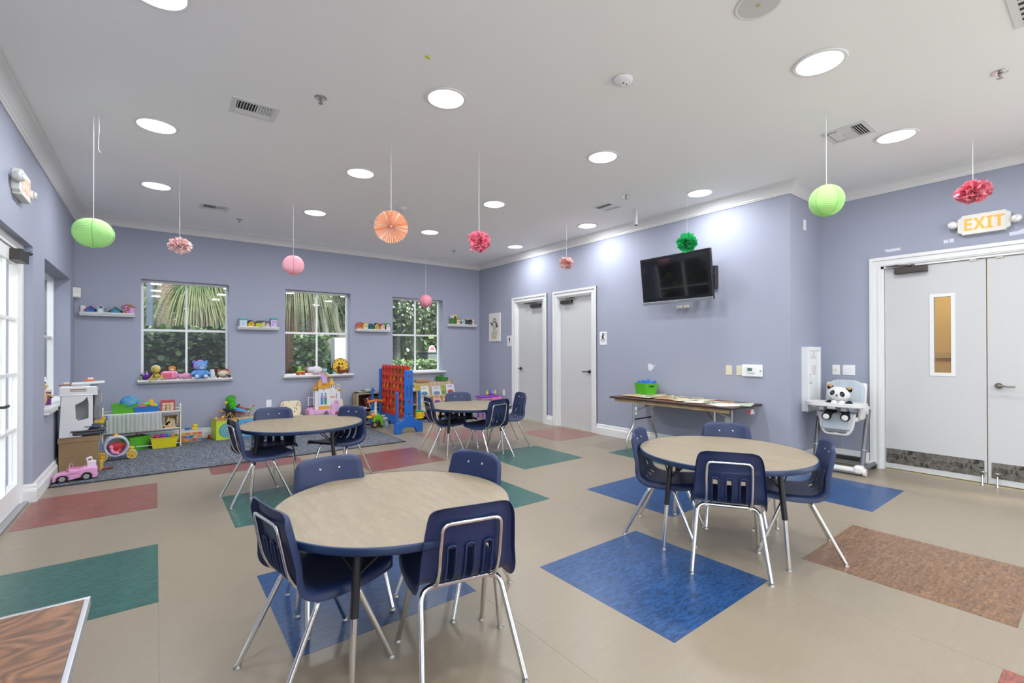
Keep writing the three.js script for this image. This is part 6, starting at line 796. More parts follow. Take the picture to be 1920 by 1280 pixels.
// ---------- toys and books at the right of the rug ----------
{ const t = thing('toddler_chair', 'small cream toddler chair with flower print back', 'chair', [1.73, RUG, 8.02], 0.05);
  const fl = std({ roughness: 0.7, map: tex(256, (u, v) => { let c = [0.86, 0.82, 0.70]; for (let k = 0; k < 9; k++) { const x = hash(k, 1, 4), y = hash(k, 2, 4), dx = Math.abs(u - x), dy = Math.abs(v - y), ex = Math.min(dx, 1 - dx), ey = Math.min(dy, 1 - dy), r = Math.hypot(ex, ey), a = Math.atan2(ey, ex); if (r < 0.05 + 0.03 * Math.cos(a * 5)) c = [[0.75, 0.35, 0.3], [0.8, 0.6, 0.25], [0.55, 0.6, 0.4], [0.6, 0.4, 0.5]][k % 4]; if (r < 0.02) c = [0.4, 0.25, 0.15]; } return c; }, { size: 0.22 }) });
  part(t, 'backrest', tr(ext(rrect(0.31, 0.24, 0.08), 0.03, 0.01), 0, 0.36, -0.12, -0.12, 0, 0), fl); part(t, 'seat', rbox(0.3, 0.03, 0.26, 0.012, 0, 0.24, 0), fl); for (const [x, z] of [[-0.12, -0.1], [0.12, -0.1], [-0.12, 0.1], [0.12, 0.1]]) part(t, 'leg', cyl(0.013, 0.016, 0.23, x, 0.115, z, 10), pl(0xd0c3a0, 0.5)); }
{ // castle
  const t = thing('toy_castle', 'white and pink toy castle with gold roofs', 'toy castle', [2.0, RUG, 8.06]), wh = pl(0xd6d5d8, 0.45), gd = pl(0xcf9a34, 0.4), lil = pl(0xc0a0cc, 0.45), pk = pl(0xdca6cc, 0.45); const x = (c) => c * 0.000658 - 0.048, y = (c) => 0.976 - (c - 30) * 0.000658 - RUG, B = (a, b, c, d, dz, z = 0, r = 0.004) => rbox(x(b) - x(a), y(c) - y(d), dz, r, (x(a) + x(b)) / 2, (y(c) + y(d)) / 2, z);
  part(t, 'base', [B(0, 860, 1010, 1470, 0.3), B(110, 540, 1000, 1100, 0.32)], pk, 'pink castle base'); const gate = (a, b, top, bot, m) => { const w = x(b) - x(a), h = y(top) - y(bot), s = new THREE.Shape(); s.moveTo(-w / 2, 0); s.lineTo(w / 2, 0); s.lineTo(w / 2, h * 0.45); s.quadraticCurveTo(w / 2, h * 0.9, 0, h); s.quadraticCurveTo(-w / 2, h * 0.9, -w / 2, h * 0.45); return ext(s, 0.008).translate((x(a) + x(b)) / 2, y(bot), 0); };
  part(t, 'archway', [gate(335, 455, 1035, 1200).translate(0, 0, 0.155)], pl(0x6a5a6a, 0.6)); part(t, 'archway', [gate(605, 700, 1055, 1200).translate(0, 0, 0.175)], pl(0x8a3a4a, 0.6));
  part(t, 'main_tower', [B(240, 525, 470, 1010, 0.2), B(155, 245, 540, 1010, 0.12, 0.02), B(525, 710, 530, 1010, 0.16), B(705, 780, 580, 1010, 0.1, 0.02)], wh, 'white castle tower'); part(t, 'buttress', ext(shape([[x(775), y(1010)], [x(860), y(1010)], [x(845), y(800)], [x(780), y(750)]]), 0.1).translate(0, 0, -0.04), pl(0xd8cdb4, 0.5));
  part(t, 'crenellation', [B(222, 525, 425, 480, 0.225), ...[235, 285, 335, 410, 460, 500].map(c => B(c - 13, c + 13, 400, 430, 0.23)), ext(shape([[x(335), y(480)], [x(385), y(480)], [x(362), y(535)]]), 0.01).translate(0, 0, 0.103)], gd); { const g = new THREE.CylinderGeometry(0.085, 0.14, y(265) - y(425), 4, 1).rotateY(Math.PI / 4).scale(0.92, 1, 0.8).translate((x(230) + x(515)) / 2, (y(265) + y(425)) / 2, 0); part(t, 'main_roof', g, gd); }
  part(t, 'dormer', [ext(shape([[x(322), y(355)], [x(430), y(355)], [x(445), y(210)], [x(375), y(100)], [x(318), y(210)]]), 0.1).translate(0, 0, 0.0)], lil, 'lilac dormer'); part(t, 'dormer_roof', [ext(shape([[x(375), y(78)], [x(470), y(150)], [x(478), y(185)], [x(440), y(212)], [x(375), y(110)]]), 0.12).translate(0, 0, -0.01), tr(new THREE.ConeGeometry(0.012, 0.05, 8), x(372), y(62), 0.05)], gd);
  const cup = (a, b, c, d) => lathe([[0, 0], [(x(b) - x(a)) * 0.3, 0], [(x(b) - x(a)) * 0.5, (y(c) - y(d)) * 0.6], [(x(b) - x(a)) * 0.5, y(c) - y(d)], [0, y(c) - y(d)]], 16).translate((x(a) + x(b)) / 2, y(d), 0.03); part(t, 'turret_top', [cup(125, 245, 440, 540), ...[135, 185, 232].map(c => B(c - 9, c + 9, 405, 445, 0.012, 0.06))], gd); part(t, 'turret_top', cup(698, 812, 520, 585), gd);
  part(t, 'side_tower', [B(538, 657, 400, 545, 0.09)], wh); part(t, 'window', [[568, 430, 480], [625, 430, 480]].map(([c, a, b]) => B(c - 9, c + 9, a, b, 0.004, 0.046, 0.001)), pl(0x5a5a68, 0.5)); part(t, 'cone_roof', [tr(new THREE.ConeGeometry(0.056, y(215) - y(395), 18), (x(520) + x(660)) / 2, (y(215) + y(395)) / 2, 0), B(518, 662, 385, 410, 0.11)], gd);
  part(t, 'mirror', [tr(new THREE.TorusGeometry(0.026, 0.005, 6, 22), x(750), y(465), 0.03, 0, 0, 0, [1, 1.5, 1])], pl(0xd9c9b8, 0.4)); part(t, 'stained_window', gate(285, 350, 580, 880).translate(0, 0, 0.097), pl(0x4a86b8, 0.35), 'blue and lilac stained window'); part(t, 'stained_window', gate(370, 435, 580, 880).translate(0, 0, 0.097), pl(0x3f8a78, 0.35)); for (const c of [318, 402]) part(t, 'window_glow', [B(c - 20, c + 20, 660, 720, 0.004, 0.106, 0.001)], pl(0xb080b8, 0.4)); for (const c of [318, 402]) part(t, 'window_bar', [B(c - 34, c + 34, 638, 652, 0.006, 0.106, 0.001)], wh);
  part(t, 'balcony', B(243, 482, 918, 1005, 0.24), gd); part(t, 'ledge', B(535, 645, 690, 725, 0.17), gd); part(t, 'slit', B(668, 692, 615, 750, 0.17, 0, 0.002), pl(0x8a90a8, 0.5)); part(t, 'front_gable', [ext(shape([[x(515), y(1200)], [x(735), y(1200)], [x(735), y(915)], [x(700), y(900)], [x(690), y(800)], [x(650), y(770)], [x(605), y(800)], [x(575), y(880)], [x(515), y(900)]]), 0.03).translate(0, 0, 0.145)], pk); part(t, 'gable_window', [gate(612, 690, 930, 1030).translate(0, 0, 0.172)], pl(0xb8a8c4, 0.5)); part(t, 'gable_window', [gate(612, 638, 800, 870).translate(0, 0, 0.172), gate(652, 680, 800, 870).translate(0, 0, 0.172)], pl(0xa884a4, 0.5));
  const f = thing('toy_arch', 'white toy arch with dark red bow beside the castle', 'toy', [1.99, RUG, 8.0]); part(f, 'arch', bentTube([[-0.03, 0.35, 0], [-0.03, 0.53, 0], [0.052, 0.53, 0], [0.052, 0.35, 0]], 0.006, 0.012), wh); part(f, 'cup', lathe([[0, 0], [0.03, 0], [0.04, 0.3], [0.058, 0.36], [0.05, 0.36], [0, 0.34]], 18), pk); part(f, 'bow', [sph(0.025, 0.014, 0.014, -0.02, 0.385, 0.02, 10), sph(0.025, 0.014, 0.014, 0.03, 0.385, 0.02, 10)], pl(0x6a1a2c, 0.5)); }
// bookshelf
const shelfWood = std({ color: lin(0.58, 0.44, 0.28), roughness: 0.55, map: tex(256, (u, v) => 0.9 + 0.25 * (fbm(u, v, 40, 4, 3, 400) - 0.5), { size: 0.5 }) });
{
  const t = thing('bookshelf', 'low light-wood bookshelf behind the giant connect game', 'bookshelf', [3.315, 0, 8.11]), W = 1.13, D = 0.27, h = 0.56;
  for (const s of [-1, 0, 1]) part(t, s ? 'side_panel' : 'divider', box(0.02, h - 0.02, D, s * (W / 2 - 0.01), (h - 0.02) / 2, 0), shelfWood); part(t, 'top', box(W, 0.02, D + 0.01, 0, h - 0.01, 0), shelfWood); part(t, 'shelf', box(W - 0.04, 0.018, D - 0.01, 0, 0.29, 0), shelfWood); part(t, 'shelf', box(W - 0.04, 0.018, D - 0.01, 0, 0.03, 0), shelfWood); part(t, 'back', box(W, h - 0.02, 0.008, 0, h / 2 - 0.01, -D / 2 + 0.004), pl(0x6a4f34, 0.7));
  const cols = [[0x7a2a2e, 'maroon'], [0x3a3a6a, 'indigo'], [0xb0a494, 'grey'], [0x8a3a5a, 'plum'], [0xa8743a, 'ochre'], [0x4a3a2e, 'brown'], [0xc9bfa8, 'cream'], [0x5a2a7a, 'violet'], [0xb84a3a, 'red'], [0x2e4a3a, 'dark green'], [0xd0cabc, 'white'], [0x2a2c34, 'black']];
  seed = 19; const row = (x0, n, y, lean, where) => { let xx = x0; for (let k = 0; k < n; k++) { const w = rr(0.014, 0.028), hh = rr(0.17, 0.215), d = rr(0.15, 0.19), [c, nm] = cols[(k * 5 + n) % 12]; const L = Math.min(lean, 0.5), b = thing('book', `${nm} book leaning in the ${where}, ${['first', 'second', 'third', 'fourth', 'fifth', 'sixth', 'seventh', 'eighth', 'ninth', 'tenth', 'eleventh', 'twelfth', 'thirteenth'][k]} from the left`, 'book', [xx, y, 8.09], 0, 'books leaning on the bookshelf'); b.rotation.z = L; b.position.y += Math.sin(Math.abs(L)) * (L > 0 ? 0 : w); part(b, 'cover', box(w, hh, d, w / 2, hh / 2, 0), pl(c, 0.6)); part(b, 'pages', box(w * 0.7, hh * 0.96, d * 0.98, w / 2, hh / 2, -0.004), pl(0xd8d2c2, 0.8)); xx += (w + 0.004) / Math.cos(L) + 0.003; } };
  row(2.93, 12, 0.2995, 0.32, 'upper left of the shelf'); row(3.62, 8, 0.2995, 0.3, 'upper right of the shelf'); row(3.02, 6, 0.0395, 0.2, 'lower left of the shelf');
  const st = [[2.87, 0.0, 0.24, 0.012, 0x33352f, 'black magazine'], [2.9, 0.012, 0.2, 0.01, 0xb8bab4, 'grey magazine'], [2.98, 0.022, 0.2, 0.012, 0x5a5c50, 'olive magazine'], [2.99, 0.034, 0.12, 0.02, 0xcfcbbb, 'cream booklet']]; for (const [x, y, w, h2, c, l] of st) solo('magazine', l + ' lying on the left of the bookshelf top', 'magazine', [rbox(w, h2, 0.2, 0.003, 0, h2 / 2, 0)], pl(c, 0.6), [x, h + y, 8.1], rr(-0.2, 0.2)); solo('magazine', 'white magazine pile lying on the right of the bookshelf top', 'magazine', [rbox(0.24, 0.03, 0.2, 0.004, 0, 0.015, 0), tr(rbox(0.22, 0.012, 0.2, 0.003), 0.01, 0.036, 0, 0, 0.1, 0)], pl(0xc9c8be, 0.6), [3.72, h, 8.1]); solo('magazine', 'pale sheet lying on the lower shelf behind the orange handlebar', 'magazine', rbox(0.16, 0.012, 0.18, 0.003, 0, 0.006, 0), pl(0xcdd0d2, 0.6), [2.84, 0.2995, 8.08], 0.1);
}
// giant connect game
{
  const t = thing('connect_game', 'giant red and blue four-in-a-row game', 'game', [3.17, 0, 7.36], 0), bl = pl(0x1d62b8, 0.4), rd = pl(0xc8321e, 0.4), L = 0.98, top = 1.065, bot = 0.27;
  const rows = 6, cols = 7, cw = L / cols, rh = (top - 0.04 - bot) / rows; const hs = []; for (let r = 0; r < rows; r++) for (let c = 0; c < cols; c++) hs.push(circ(-L / 2 + (c + 0.5) * cw, bot + (r + 0.5) * rh, Math.min(cw, rh) * 0.39));
  const outline = () => { const s = new THREE.Shape(); s.moveTo(-L / 2, bot); for (let c = 0; c < cols; c++) s.quadraticCurveTo(-L / 2 + (c + 0.5) * cw, bot - 0.03, -L / 2 + (c + 1) * cw, bot); s.lineTo(L / 2, top - 0.03); for (let c = cols - 1; c >= 0; c--) s.quadraticCurveTo(-L / 2 + (c + 0.5) * cw, top + 0.02, -L / 2 + c * cw, top - 0.03); return s; };
  for (const x of [-0.034, 0.014]) part(t, 'grid_panel', tr(ext(shape(outline(), hs.map(h => new THREE.Path(h.getPoints(16)))), 0.02, 0.003, 8), x, 0, 0, 0, Math.PI / 2, 0), rd, 'red grid panel with round holes');
  for (let c = 0; c <= cols; c++) part(t, 'column_rib', box(0.03, top - bot - 0.06, 0.008, 0, (top + bot) / 2 - 0.02, L / 2 - c * cw), rd); part(t, 'release_bar', rbox(0.06, 0.03, L, 0.006, 0, bot - 0.03, 0), rd);
  const cell = (z, y) => [0, bot + (y + 0.5) * rh, L / 2 - (z + 0.5) * cw], board = ['GGYYRY', 'YGYGYG', 'GYYYGG', 'YGGYYG', 'GYGGY.', 'YRGY..', 'GY.Y..'];
  board.forEach((s, c) => [...s].forEach((ch, r) => { if (ch === '.') return; const [a, b, z] = cell(c, r), nm = { G: 'green', Y: 'yellow', R: 'red' }[ch]; solo('game_disc', `${nm} game disc in column ${['one', 'two', 'three', 'four', 'five', 'six', 'seven'][c]} from the front, row ${['one', 'two', 'three', 'four', 'five', 'six'][r]} from the bottom`, 'game disc', [tr(lathe([[0.018, -0.009], [0.05, -0.011], [0.056, -0.006], [0.056, 0.006], [0.05, 0.011], [0.018, 0.009], [0.018, -0.009]], 20), 0, 0, 0, 0, 0, Math.PI / 2)], pl({ G: 0x1f8a3c, Y: 0xdcb01e, R: 0xb8301e }[ch], 0.4), [3.17 + a, b, 7.36 - z], 0, 'discs in the giant game'); }));
  for (const s of [1, -1]) {                                    // near and far stands
    const z = s * (L / 2 + 0.03), pil = part(t, 'pillar', [rbox(0.145, 0.8, 0.055, 0.02, 0, 0.59, z, 3)], bl, 'blue end pillar'); for (const y of [0.9, 0.5]) part(pil, 'round_hole', tr(cyl(0.015, 0.02, 0.004, 0, 0, 0, 18), 0, y, z + 0.0285, Math.PI / 2, 0, 0, [1, 1, 1.3]), pl(0x7a1c2c, 0.5)); part(pil, 'slot', rbox(0.05, 0.018, 0.004, 0.002, 0, 0.295, z + 0.0285), pl(0x5a1420, 0.5)); for (const x of [-0.03, 0.03]) part(pil, 'recess', rbox(0.03, 0.2, 0.006, 0.003, x, 0.66, z + 0.0275), pl(0x164e98, 0.5));
    const sh2 = new THREE.Shape(); sh2.moveTo(-0.235, 0); sh2.lineTo(-0.13, 0); sh2.quadraticCurveTo(-0.12, 0.085, -0.05, 0.09); sh2.lineTo(0.05, 0.09); sh2.quadraticCurveTo(0.12, 0.085, 0.13, 0); sh2.lineTo(0.235, 0); sh2.quadraticCurveTo(0.24, 0.1, 0.225, 0.17); sh2.lineTo(0.12, 0.2); sh2.quadraticCurveTo(0.08, 0.22, 0.0725, 0.28); sh2.lineTo(-0.0725, 0.28); sh2.quadraticCurveTo(-0.08, 0.22, -0.12, 0.2); sh2.lineTo(-0.225, 0.17); sh2.quadraticCurveTo(-0.24, 0.1, -0.235, 0);
    part(t, 'foot', ext(sh2, 0.07, 0.012).translate(0, 0, z - 0.035), bl, 'blue arched foot'); for (const x of [-0.19, 0.19]) part(t, 'storage_post', [cyl(0.022, 0.024, 0.5, x, 0.39, z, 16), sph(0.022, 0.02, 0.022, x, 0.64, z, 12)], bl, 'blue storage post');
  }
  for (let k = 0; k < 5; k++) solo('game_disc', `${k === 4 ? 'green game disc on top of' : ['bottom', 'second', 'third', 'fourth'][k] + ' yellow game disc in'} the stack on the near storage post`, 'game disc', lathe([[0.026, -0.012], [0.062, -0.0125], [0.068, -0.007], [0.068, 0.007], [0.062, 0.0125], [0.026, 0.012], [0.026, -0.012]], 24), pl(k === 4 ? 0x1f9a48 : 0xdcc01e, 0.4), [3.36, 0.225 + k * 0.027, 7.36 - L / 2 - 0.03], 0, 'discs in the giant game');
}
// front-facing book rack
{
  const t = thing('book_rack', 'light-wood tiered rack of front-facing picture books', 'book rack', [4.32, 0, 8.12]), W = 0.86;
  for (const s of [-1, 1]) part(t, 'side_panel', ext(shape([[-0.14, 0], [0.2, 0], [0.2, 0.06], [-0.06, 0.70], [-0.14, 0.70]].map(([a, b]) => [-a, b])), 0.018).rotateY(Math.PI / 2).translate(s * W / 2 - 0.009, 0, 0), shelfWood);
  const tiers = [[0.07, 0.165, 0.11], [0.24, 0.10, 0.13], [0.41, 0.035, 0.13]]; const slope = -0.3;
  for (const [y, z] of tiers) { part(t, 'tier_floor', box(W - 0.03, 0.012, 0.06, 0, y, z), shelfWood); part(t, 'tier_front', tr(box(W - 0.02, 0.035, 0.01), 0, y + 0.012, z + 0.034, slope, 0, 0), shelfWood); part(t, 'tier_back', tr(box(W - 0.03, 0.3, 0.01), 0, y + 0.14, z - 0.068, slope, 0, 0), shelfWood); }
  const bk = [[2, -0.24, 0.19, 0.2, 0xd8d4c0, 0x4a7a9a, 'white book with blue hill picture'], [2, -0.37, 0.12, 0.24, 0xb8a03a, 0x8a7a2a, 'olive book'], [2, 0.02, 0.2, 0.19, 0xc6c6cc, 0x6a7a9a, 'pale grey book'], [2, 0.33, 0.19, 0.22, 0xc8cdd4, 0xb83a2c, 'pale book with red band'], [2, 0.17, 0.1, 0.2, 0x9aa03a, 0x5a8a3a, 'lime book'], [1, -0.26, 0.24, 0.18, 0xb6bcd8, 0xa8b82a, 'lilac book with green picture'], [1, 0.0, 0.18, 0.2, 0xd8a07a, 0x5a3a8a, 'orange and purple book'], [1, 0.18, 0.12, 0.17, 0xc8a888, 0x8a6a4a, 'tan book'], [1, 0.33, 0.22, 0.19, 0xcdd0dc, 0xc8bc5a, 'pale book with yellow meadow'], [0, -0.33, 0.17, 0.17, 0xd9d6cc, 0xc86a3a, 'cream book with orange figure'], [0, -0.12, 0.2, 0.18, 0xcabfa0, 0x4a4038, 'sand coloured book with dark animal'], [0, 0.1, 0.2, 0.17, 0xd4cfd8, 0x6a3a8a, 'white book with purple frame'], [0, 0.32, 0.2, 0.17, 0x9ab0cc, 0x3a6ab0, 'blue book']];
  for (const [k, x, w, h, c, c2, l] of bk) { const [y, z] = tiers[k], b = thing('picture_book', `${l} on the ${['bottom', 'middle', 'top'][k]} tier of the book rack`, 'book', [4.32 + x, y + 0.008, 8.12 - z - 0.008]); b.rotation.x = slope + 0.02; part(b, 'cover', box(w, h, 0.012, 0, h / 2, 0), pl(c, 0.5)); part(b, 'cover_picture', ext(new THREE.Shape(new THREE.Path().absellipse(0, h * 0.28, w * 0.36, h * 0.2, 0, 6.28318).getPoints(18)), 0.0012).translate(0, 0, 0.006), pl(c2, 0.5)); part(b, 'title', [box(w * 0.6, 0.008, 0.001, 0, h * 0.84, 0.0066), box(w * 0.4, 0.006, 0.001, 0, h * 0.75, 0.0066)], pl(c2, 0.5)); }
  const blueB = thing('picture_book', 'open blue book slanting between the middle and bottom tiers', 'book', [4.5, 0.16, 7.905], 0); blueB.rotation.set(slope, 0, -0.55); part(blueB, 'cover', box(0.17, 0.14, 0.01, 0, 0.07, 0), pl(0x3a74b8, 0.5));
  solo('red_folder', 'dark red folder standing at the left of the book rack', 'folder', tr(rbox(0.12, 0.17, 0.03, 0.003), 0, 0.085, 0, -0.1, 0.5, 0), pl(0x9a3236, 0.6), [3.80, 0.562, 8.14]); solo('tan_folder', 'tan folders lying across the top of the book rack', 'folder', [rbox(0.3, 0.02, 0.1, 0.003, 0, 0.01, 0), rbox(0.27, 0.014, 0.1, 0.003, 0.01, 0.027, 0)], pl(0xb98a4a, 0.6), [4.08, 0.702, 8.20]); solo('green_box', 'dark green box on the top right of the book rack', 'box', [rbox(0.24, 0.06, 0.09, 0.004, 0, 0.03, 0), tr(rbox(0.13, 0.05, 0.09, 0.004), -0.04, 0.07, 0, 0, 0, 0.25)], pl(0x2f7a28, 0.6), [4.52, 0.702, 8.21]);
  solo('floor_book', 'cream poster board leaning at the bottom of the book rack', 'board', tr(rbox(0.24, 0.2, 0.006, 0.002), 0, 0.1, 0, -0.2, 0, 0), pl(0xcdb48a, 0.6), [4.12, 0.002, 7.86]); solo('floor_book', 'blue mat edge on the floor in front of the book rack', 'mat', rbox(0.9, 0.012, 0.3, 0.004, 0, 0.006, 0), pl(0x5a7ab4, 0.7), [4.35, 0.001, 7.7]);
}
{ const t = thing('balance_bike', 'toddler scooter with orange handlebar and lime body', 'toy', [2.93, 0, 7.62], 0.5); part(t, 'handlebar', [tube([[-0.13, 0.44, 0], [-0.06, 0.455, 0.01], [0.06, 0.455, 0.01], [0.13, 0.44, 0]], 0.022, 16, false, 10), sph(0.022, 0.022, 0.022, -0.13, 0.44, 0, 10), sph(0.022, 0.022, 0.022, 0.13, 0.44, 0, 10)], pl(0xd8743a, 0.4)); t.rotation.y = 0.2; part(t, 'stem', cyl(0.02, 0.022, 0.3, 0, 0.3, 0.01, 14), pl(0xdcdcdc, 0.4)); part(t, 'fork', [ext(shape([[-0.07, 0.2], [0.03, 0.24], [0.09, 0.2], [0.12, 0.1], [0.13, 0.02], [0.09, 0.03], [0.05, 0.13], [-0.02, 0.14], [-0.06, 0.1]]), 0.07, 0.015).translate(0, 0, 0.0)], pl(0x7ac21e, 0.4), 'lime body'); part(t, 'wing', [sph(0.03, 0.045, 0.05, -0.07, 0.22, 0.04, 12)], pl(0xe08a4a, 0.5)); for (const [x, y, z] of [[0.1, 0.06, 0.035], [-0.04, 0.06, 0.035]]) { const w = part(t, 'wheel', tr(cyl(0.06, 0.06, 0.035, 0, 0, 0, 24), x, y, z, Math.PI / 2, 0, 0), pl(0x2a2422, 0.6)); part(w, 'hub', tr(cyl(0.03, 0.03, 0.04, 0, 0, 0, 16), x, y, z, Math.PI / 2, 0, 0), pl(0xb08a5a, 0.5)); } part(t, 'seat', rbox(0.1, 0.04, 0.1, 0.018, -0.1, 0.19, 0), pl(0xdcb43a, 0.4)); }
for (const [l, x, z, w, h] of [['tall clear plastic container at the foot of the blue game', 3.0, 7.85, 0.1, 0.24], ['short clear plastic container left of its taller neighbour', 3.06, 7.5, 0.07, 0.15], ['clear plastic container nearest the blue game foot', 3.08, 7.68, 0.08, 0.17]]) { const t = thing('plastic_container', l, 'container', [x, 0, z], 0.2); part(t, 'jar', new RoundedBoxGeometry(w, h, w, 2, 0.01).translate(0, h / 2 + 0.001, 0), phy({ color: 0xe6eef0, roughness: 0.15, transmission: 0.85, thickness: 0 })); part(t, 'lid', rbox(w * 0.9, 0.025, w * 0.9, 0.008, 0, h + 0.012, 0), pl(0xcfd6d8, 0.4)); part(t, 'paper_label', box(w * 0.7, h * 0.35, 0.002, 0, h * 0.55, w / 2 + 0.001), pl(0x9ac0cc, 0.5)); }
{ const t = thing('toy_table', 'purple and pink toy vanity table in the far right corner', 'toy', [5.17, 0, 7.5]), pu = pl(0x8a3ab8, 0.4), pk = pl(0xdc7ab0, 0.4); part(t, 'top', [tr(rbox(0.42, 0.03, 0.24, 0.014), -0.04, 0.405, 0)], pu); part(t, 'drawer', rbox(0.24, 0.07, 0.22, 0.02, 0.11, 0.36, 0.01), pk); part(t, 'body', rbox(0.4, 0.05, 0.2, 0.015, -0.03, 0.37, 0), pl(0xc88ac8, 0.4)); for (const [x, z] of [[-0.2, 0.08], [0.2, 0.08], [-0.2, -0.08], [0.2, -0.08]]) part(t, 'leg', cyl(0.016, 0.02, 0.35, x, 0.175, z, 12), pu); for (const [x, c, l] of [[-0.02, 0xa8c83a, 'lime toy'], [0.05, 0x9a4ab8, 'violet toy'], [0.11, 0x4a9ac8, 'blue toy'], [0.17, 0xe0b45a, 'yellow toy']]) solo('toy_figure', `${l} standing on the purple toy table`, 'toy', [sph(0.03, 0.04, 0.025, 0, 0.04, 0, 12), sph(0.018, 0.018, 0.016, 0, 0.085, 0, 10)], pl(c, 0.4), [5.17 + x, 0.418, 7.53]); part(t, 'basket', rbox(0.16, 0.12, 0.16, 0.02, 0.12, 0.07, 0.02), pl(0xc8a07a, 0.6)); }
// ---------- garden beyond the windows ----------
const ground = std({ color: lin(0.12, 0.13, 0.07), roughness: 1, map: tex(256, (u, v) => 0.7 + 0.6 * (fbm(u, v, 12, 12, 4, 500) - 0.5), { size: 3 }) });
struct('garden_ground', [box(60, 0.3, 40, 3, -0.3, -28.7), box(30, 0.3, 60, -16.1, -0.3, -6)], ground, 'lawn and leaf litter outside the windows');
const leafG = (() => { const g = new THREE.BufferGeometry(); g.setAttribute('position', new THREE.Float32BufferAttribute([0, 0, 0, 0.5, 0.08, 0.42, 0, 0, 1, 0, 0, 0, 0, 0, 1, -0.5, 0.08, 0.42, 0.0, 0, 0.0, 0.34, 0.05, 0.75, 0.5, 0.08, 0.42], 3)); g.computeVertexNormals(); return g; })();
const roundLeaf = (() => { const p = [], n = 7; for (let k = 0; k < n; k++) { const a = k / n * 6.28318, b = (k + 1) / n * 6.28318; p.push(0, -0.05, 0.5, Math.sin(a) * 0.48, 0.04, 0.5 - Math.cos(a) * 0.5, Math.sin(b) * 0.48, 0.04, 0.5 - Math.cos(b) * 0.5); } const g = new THREE.BufferGeometry(); g.setAttribute('position', new THREE.Float32BufferAttribute(p, 3)); g.computeVertexNormals(); return g; })();
const leafM = phy({ color: 0xffffff, roughness: 0.5, transmission: 0.25, thickness: 0, side: THREE.DoubleSide });
function foliage(parent, n, s, place, cols, geo = leafG, mat = leafM) {
  const m = sh(new THREE.InstancedMesh(geo, mat, n)); m.name = 'foliage'; m.userData.kind = 'stuff'; const M4 = new THREE.Matrix4(), q = new THREE.Quaternion(), e = new THREE.Euler(), sc = new THREE.Vector3(), p = new THREE.Vector3(), col = new THREE.Color();
  for (let i = 0; i < n; i++) { place(p, e); q.setFromEuler(e); const k = s * rr(0.6, 1.35); sc.set(k, k, k); m.setMatrixAt(i, M4.compose(p, q, sc)); col.copy(cols[Math.floor(rnd() * cols.length)]); const v = rr(0.7, 1.3); col.r *= v; col.g *= v; col.b *= v; m.setColorAt(i, col); }
  parent.add(m); return m;
}
const GR = [lin(0.025, 0.065, 0.012), lin(0.05, 0.11, 0.02), lin(0.09, 0.17, 0.035), lin(0.02, 0.05, 0.012), lin(0.15, 0.22, 0.08)];
const GD = [lin(0.025, 0.06, 0.018), lin(0.045, 0.09, 0.025), lin(0.08, 0.13, 0.04), lin(0.12, 0.17, 0.07), lin(0.2, 0.25, 0.14)];
function boxLeaves(x0, x1, y0, y1, z0, z1) { return (p, e) => { p.set(rr(x0, x1), rr(y0, y1), -rr(z0, z1)); e.set(rr(-1.2, 0.9), rr(0, 6.28), rr(-0.8, 0.8)); }; }
function blobs(list) { return (p, e) => { const [x, y, z, r] = list[Math.floor(rnd() * list.length)], a = rr(0, 6.28), b = Math.acos(rr(-1, 1)), k = r * (0.55 + 0.45 * Math.cbrt(rnd())); p.set(x + k * Math.sin(b) * Math.cos(a), y + k * Math.cos(b) * 0.8, -(z + k * Math.sin(b) * Math.sin(a))); e.set(rr(-1.4, 1.0), rr(0, 6.28), rr(-1, 1)); }; }
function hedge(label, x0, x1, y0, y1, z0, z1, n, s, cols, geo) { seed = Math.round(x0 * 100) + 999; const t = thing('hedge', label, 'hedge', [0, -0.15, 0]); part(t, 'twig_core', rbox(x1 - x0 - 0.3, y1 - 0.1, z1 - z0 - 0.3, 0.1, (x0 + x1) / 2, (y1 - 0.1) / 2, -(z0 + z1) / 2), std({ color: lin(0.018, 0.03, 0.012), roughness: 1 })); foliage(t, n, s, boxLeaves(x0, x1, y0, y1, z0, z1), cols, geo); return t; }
hedge('broad-leaved hedge outside the left window', -3.5, 1.5, 0.0, 1.85, 9.7, 10.9, 26000, 0.085, GR, roundLeaf);
hedge('clipped small-leaved hedge outside the right window', 4.2, 9.5, 0.0, 1.2, 11.4, 12.4, 14000, 0.075, [lin(0.09, 0.16, 0.045), lin(0.055, 0.11, 0.03), lin(0.16, 0.23, 0.09)]);
hedge('leafy shrub outside the middle window', 2.35, 2.9, 0, 1.75, 10.2, 10.8, 5000, 0.08, [lin(0.06, 0.15, 0.025), lin(0.11, 0.21, 0.05), lin(0.18, 0.25, 0.12)], roundLeaf);
const barkT = (a, b, s) => tex(256, (u, v) => { const n = fbm(u, v, 6, 40, 4, s), m = Math.max(0, fbm(u, v, 10, 14, 3, s + 5) - 0.5); const k = 0.75 + 0.5 * (n - 0.5) - 0.5 * m; return a.map((x, i) => x * k + b[i] * (1 - k) * 0.3); }, { size: [0.5, 0.5] });
const paleBark = std({ color: lin(0.42, 0.38, 0.34), roughness: 0.95, map: barkT([0.78, 0.72, 0.66], [0.3, 0.25, 0.2], 601), bumpMap: tex(256, (u, v) => fbm(u, v, 5, 40, 4, 603), { color: false, size: 0.5 }), bumpScale: 0.02 }), brownBark = std({ color: lin(0.28, 0.21, 0.15), roughness: 1, map: barkT([0.6, 0.48, 0.38], [0.2, 0.16, 0.12], 611) }), greyBark = std({ color: lin(0.34, 0.35, 0.32), roughness: 0.95, map: barkT([0.72, 0.72, 0.68], [0.35, 0.35, 0.3], 621) });
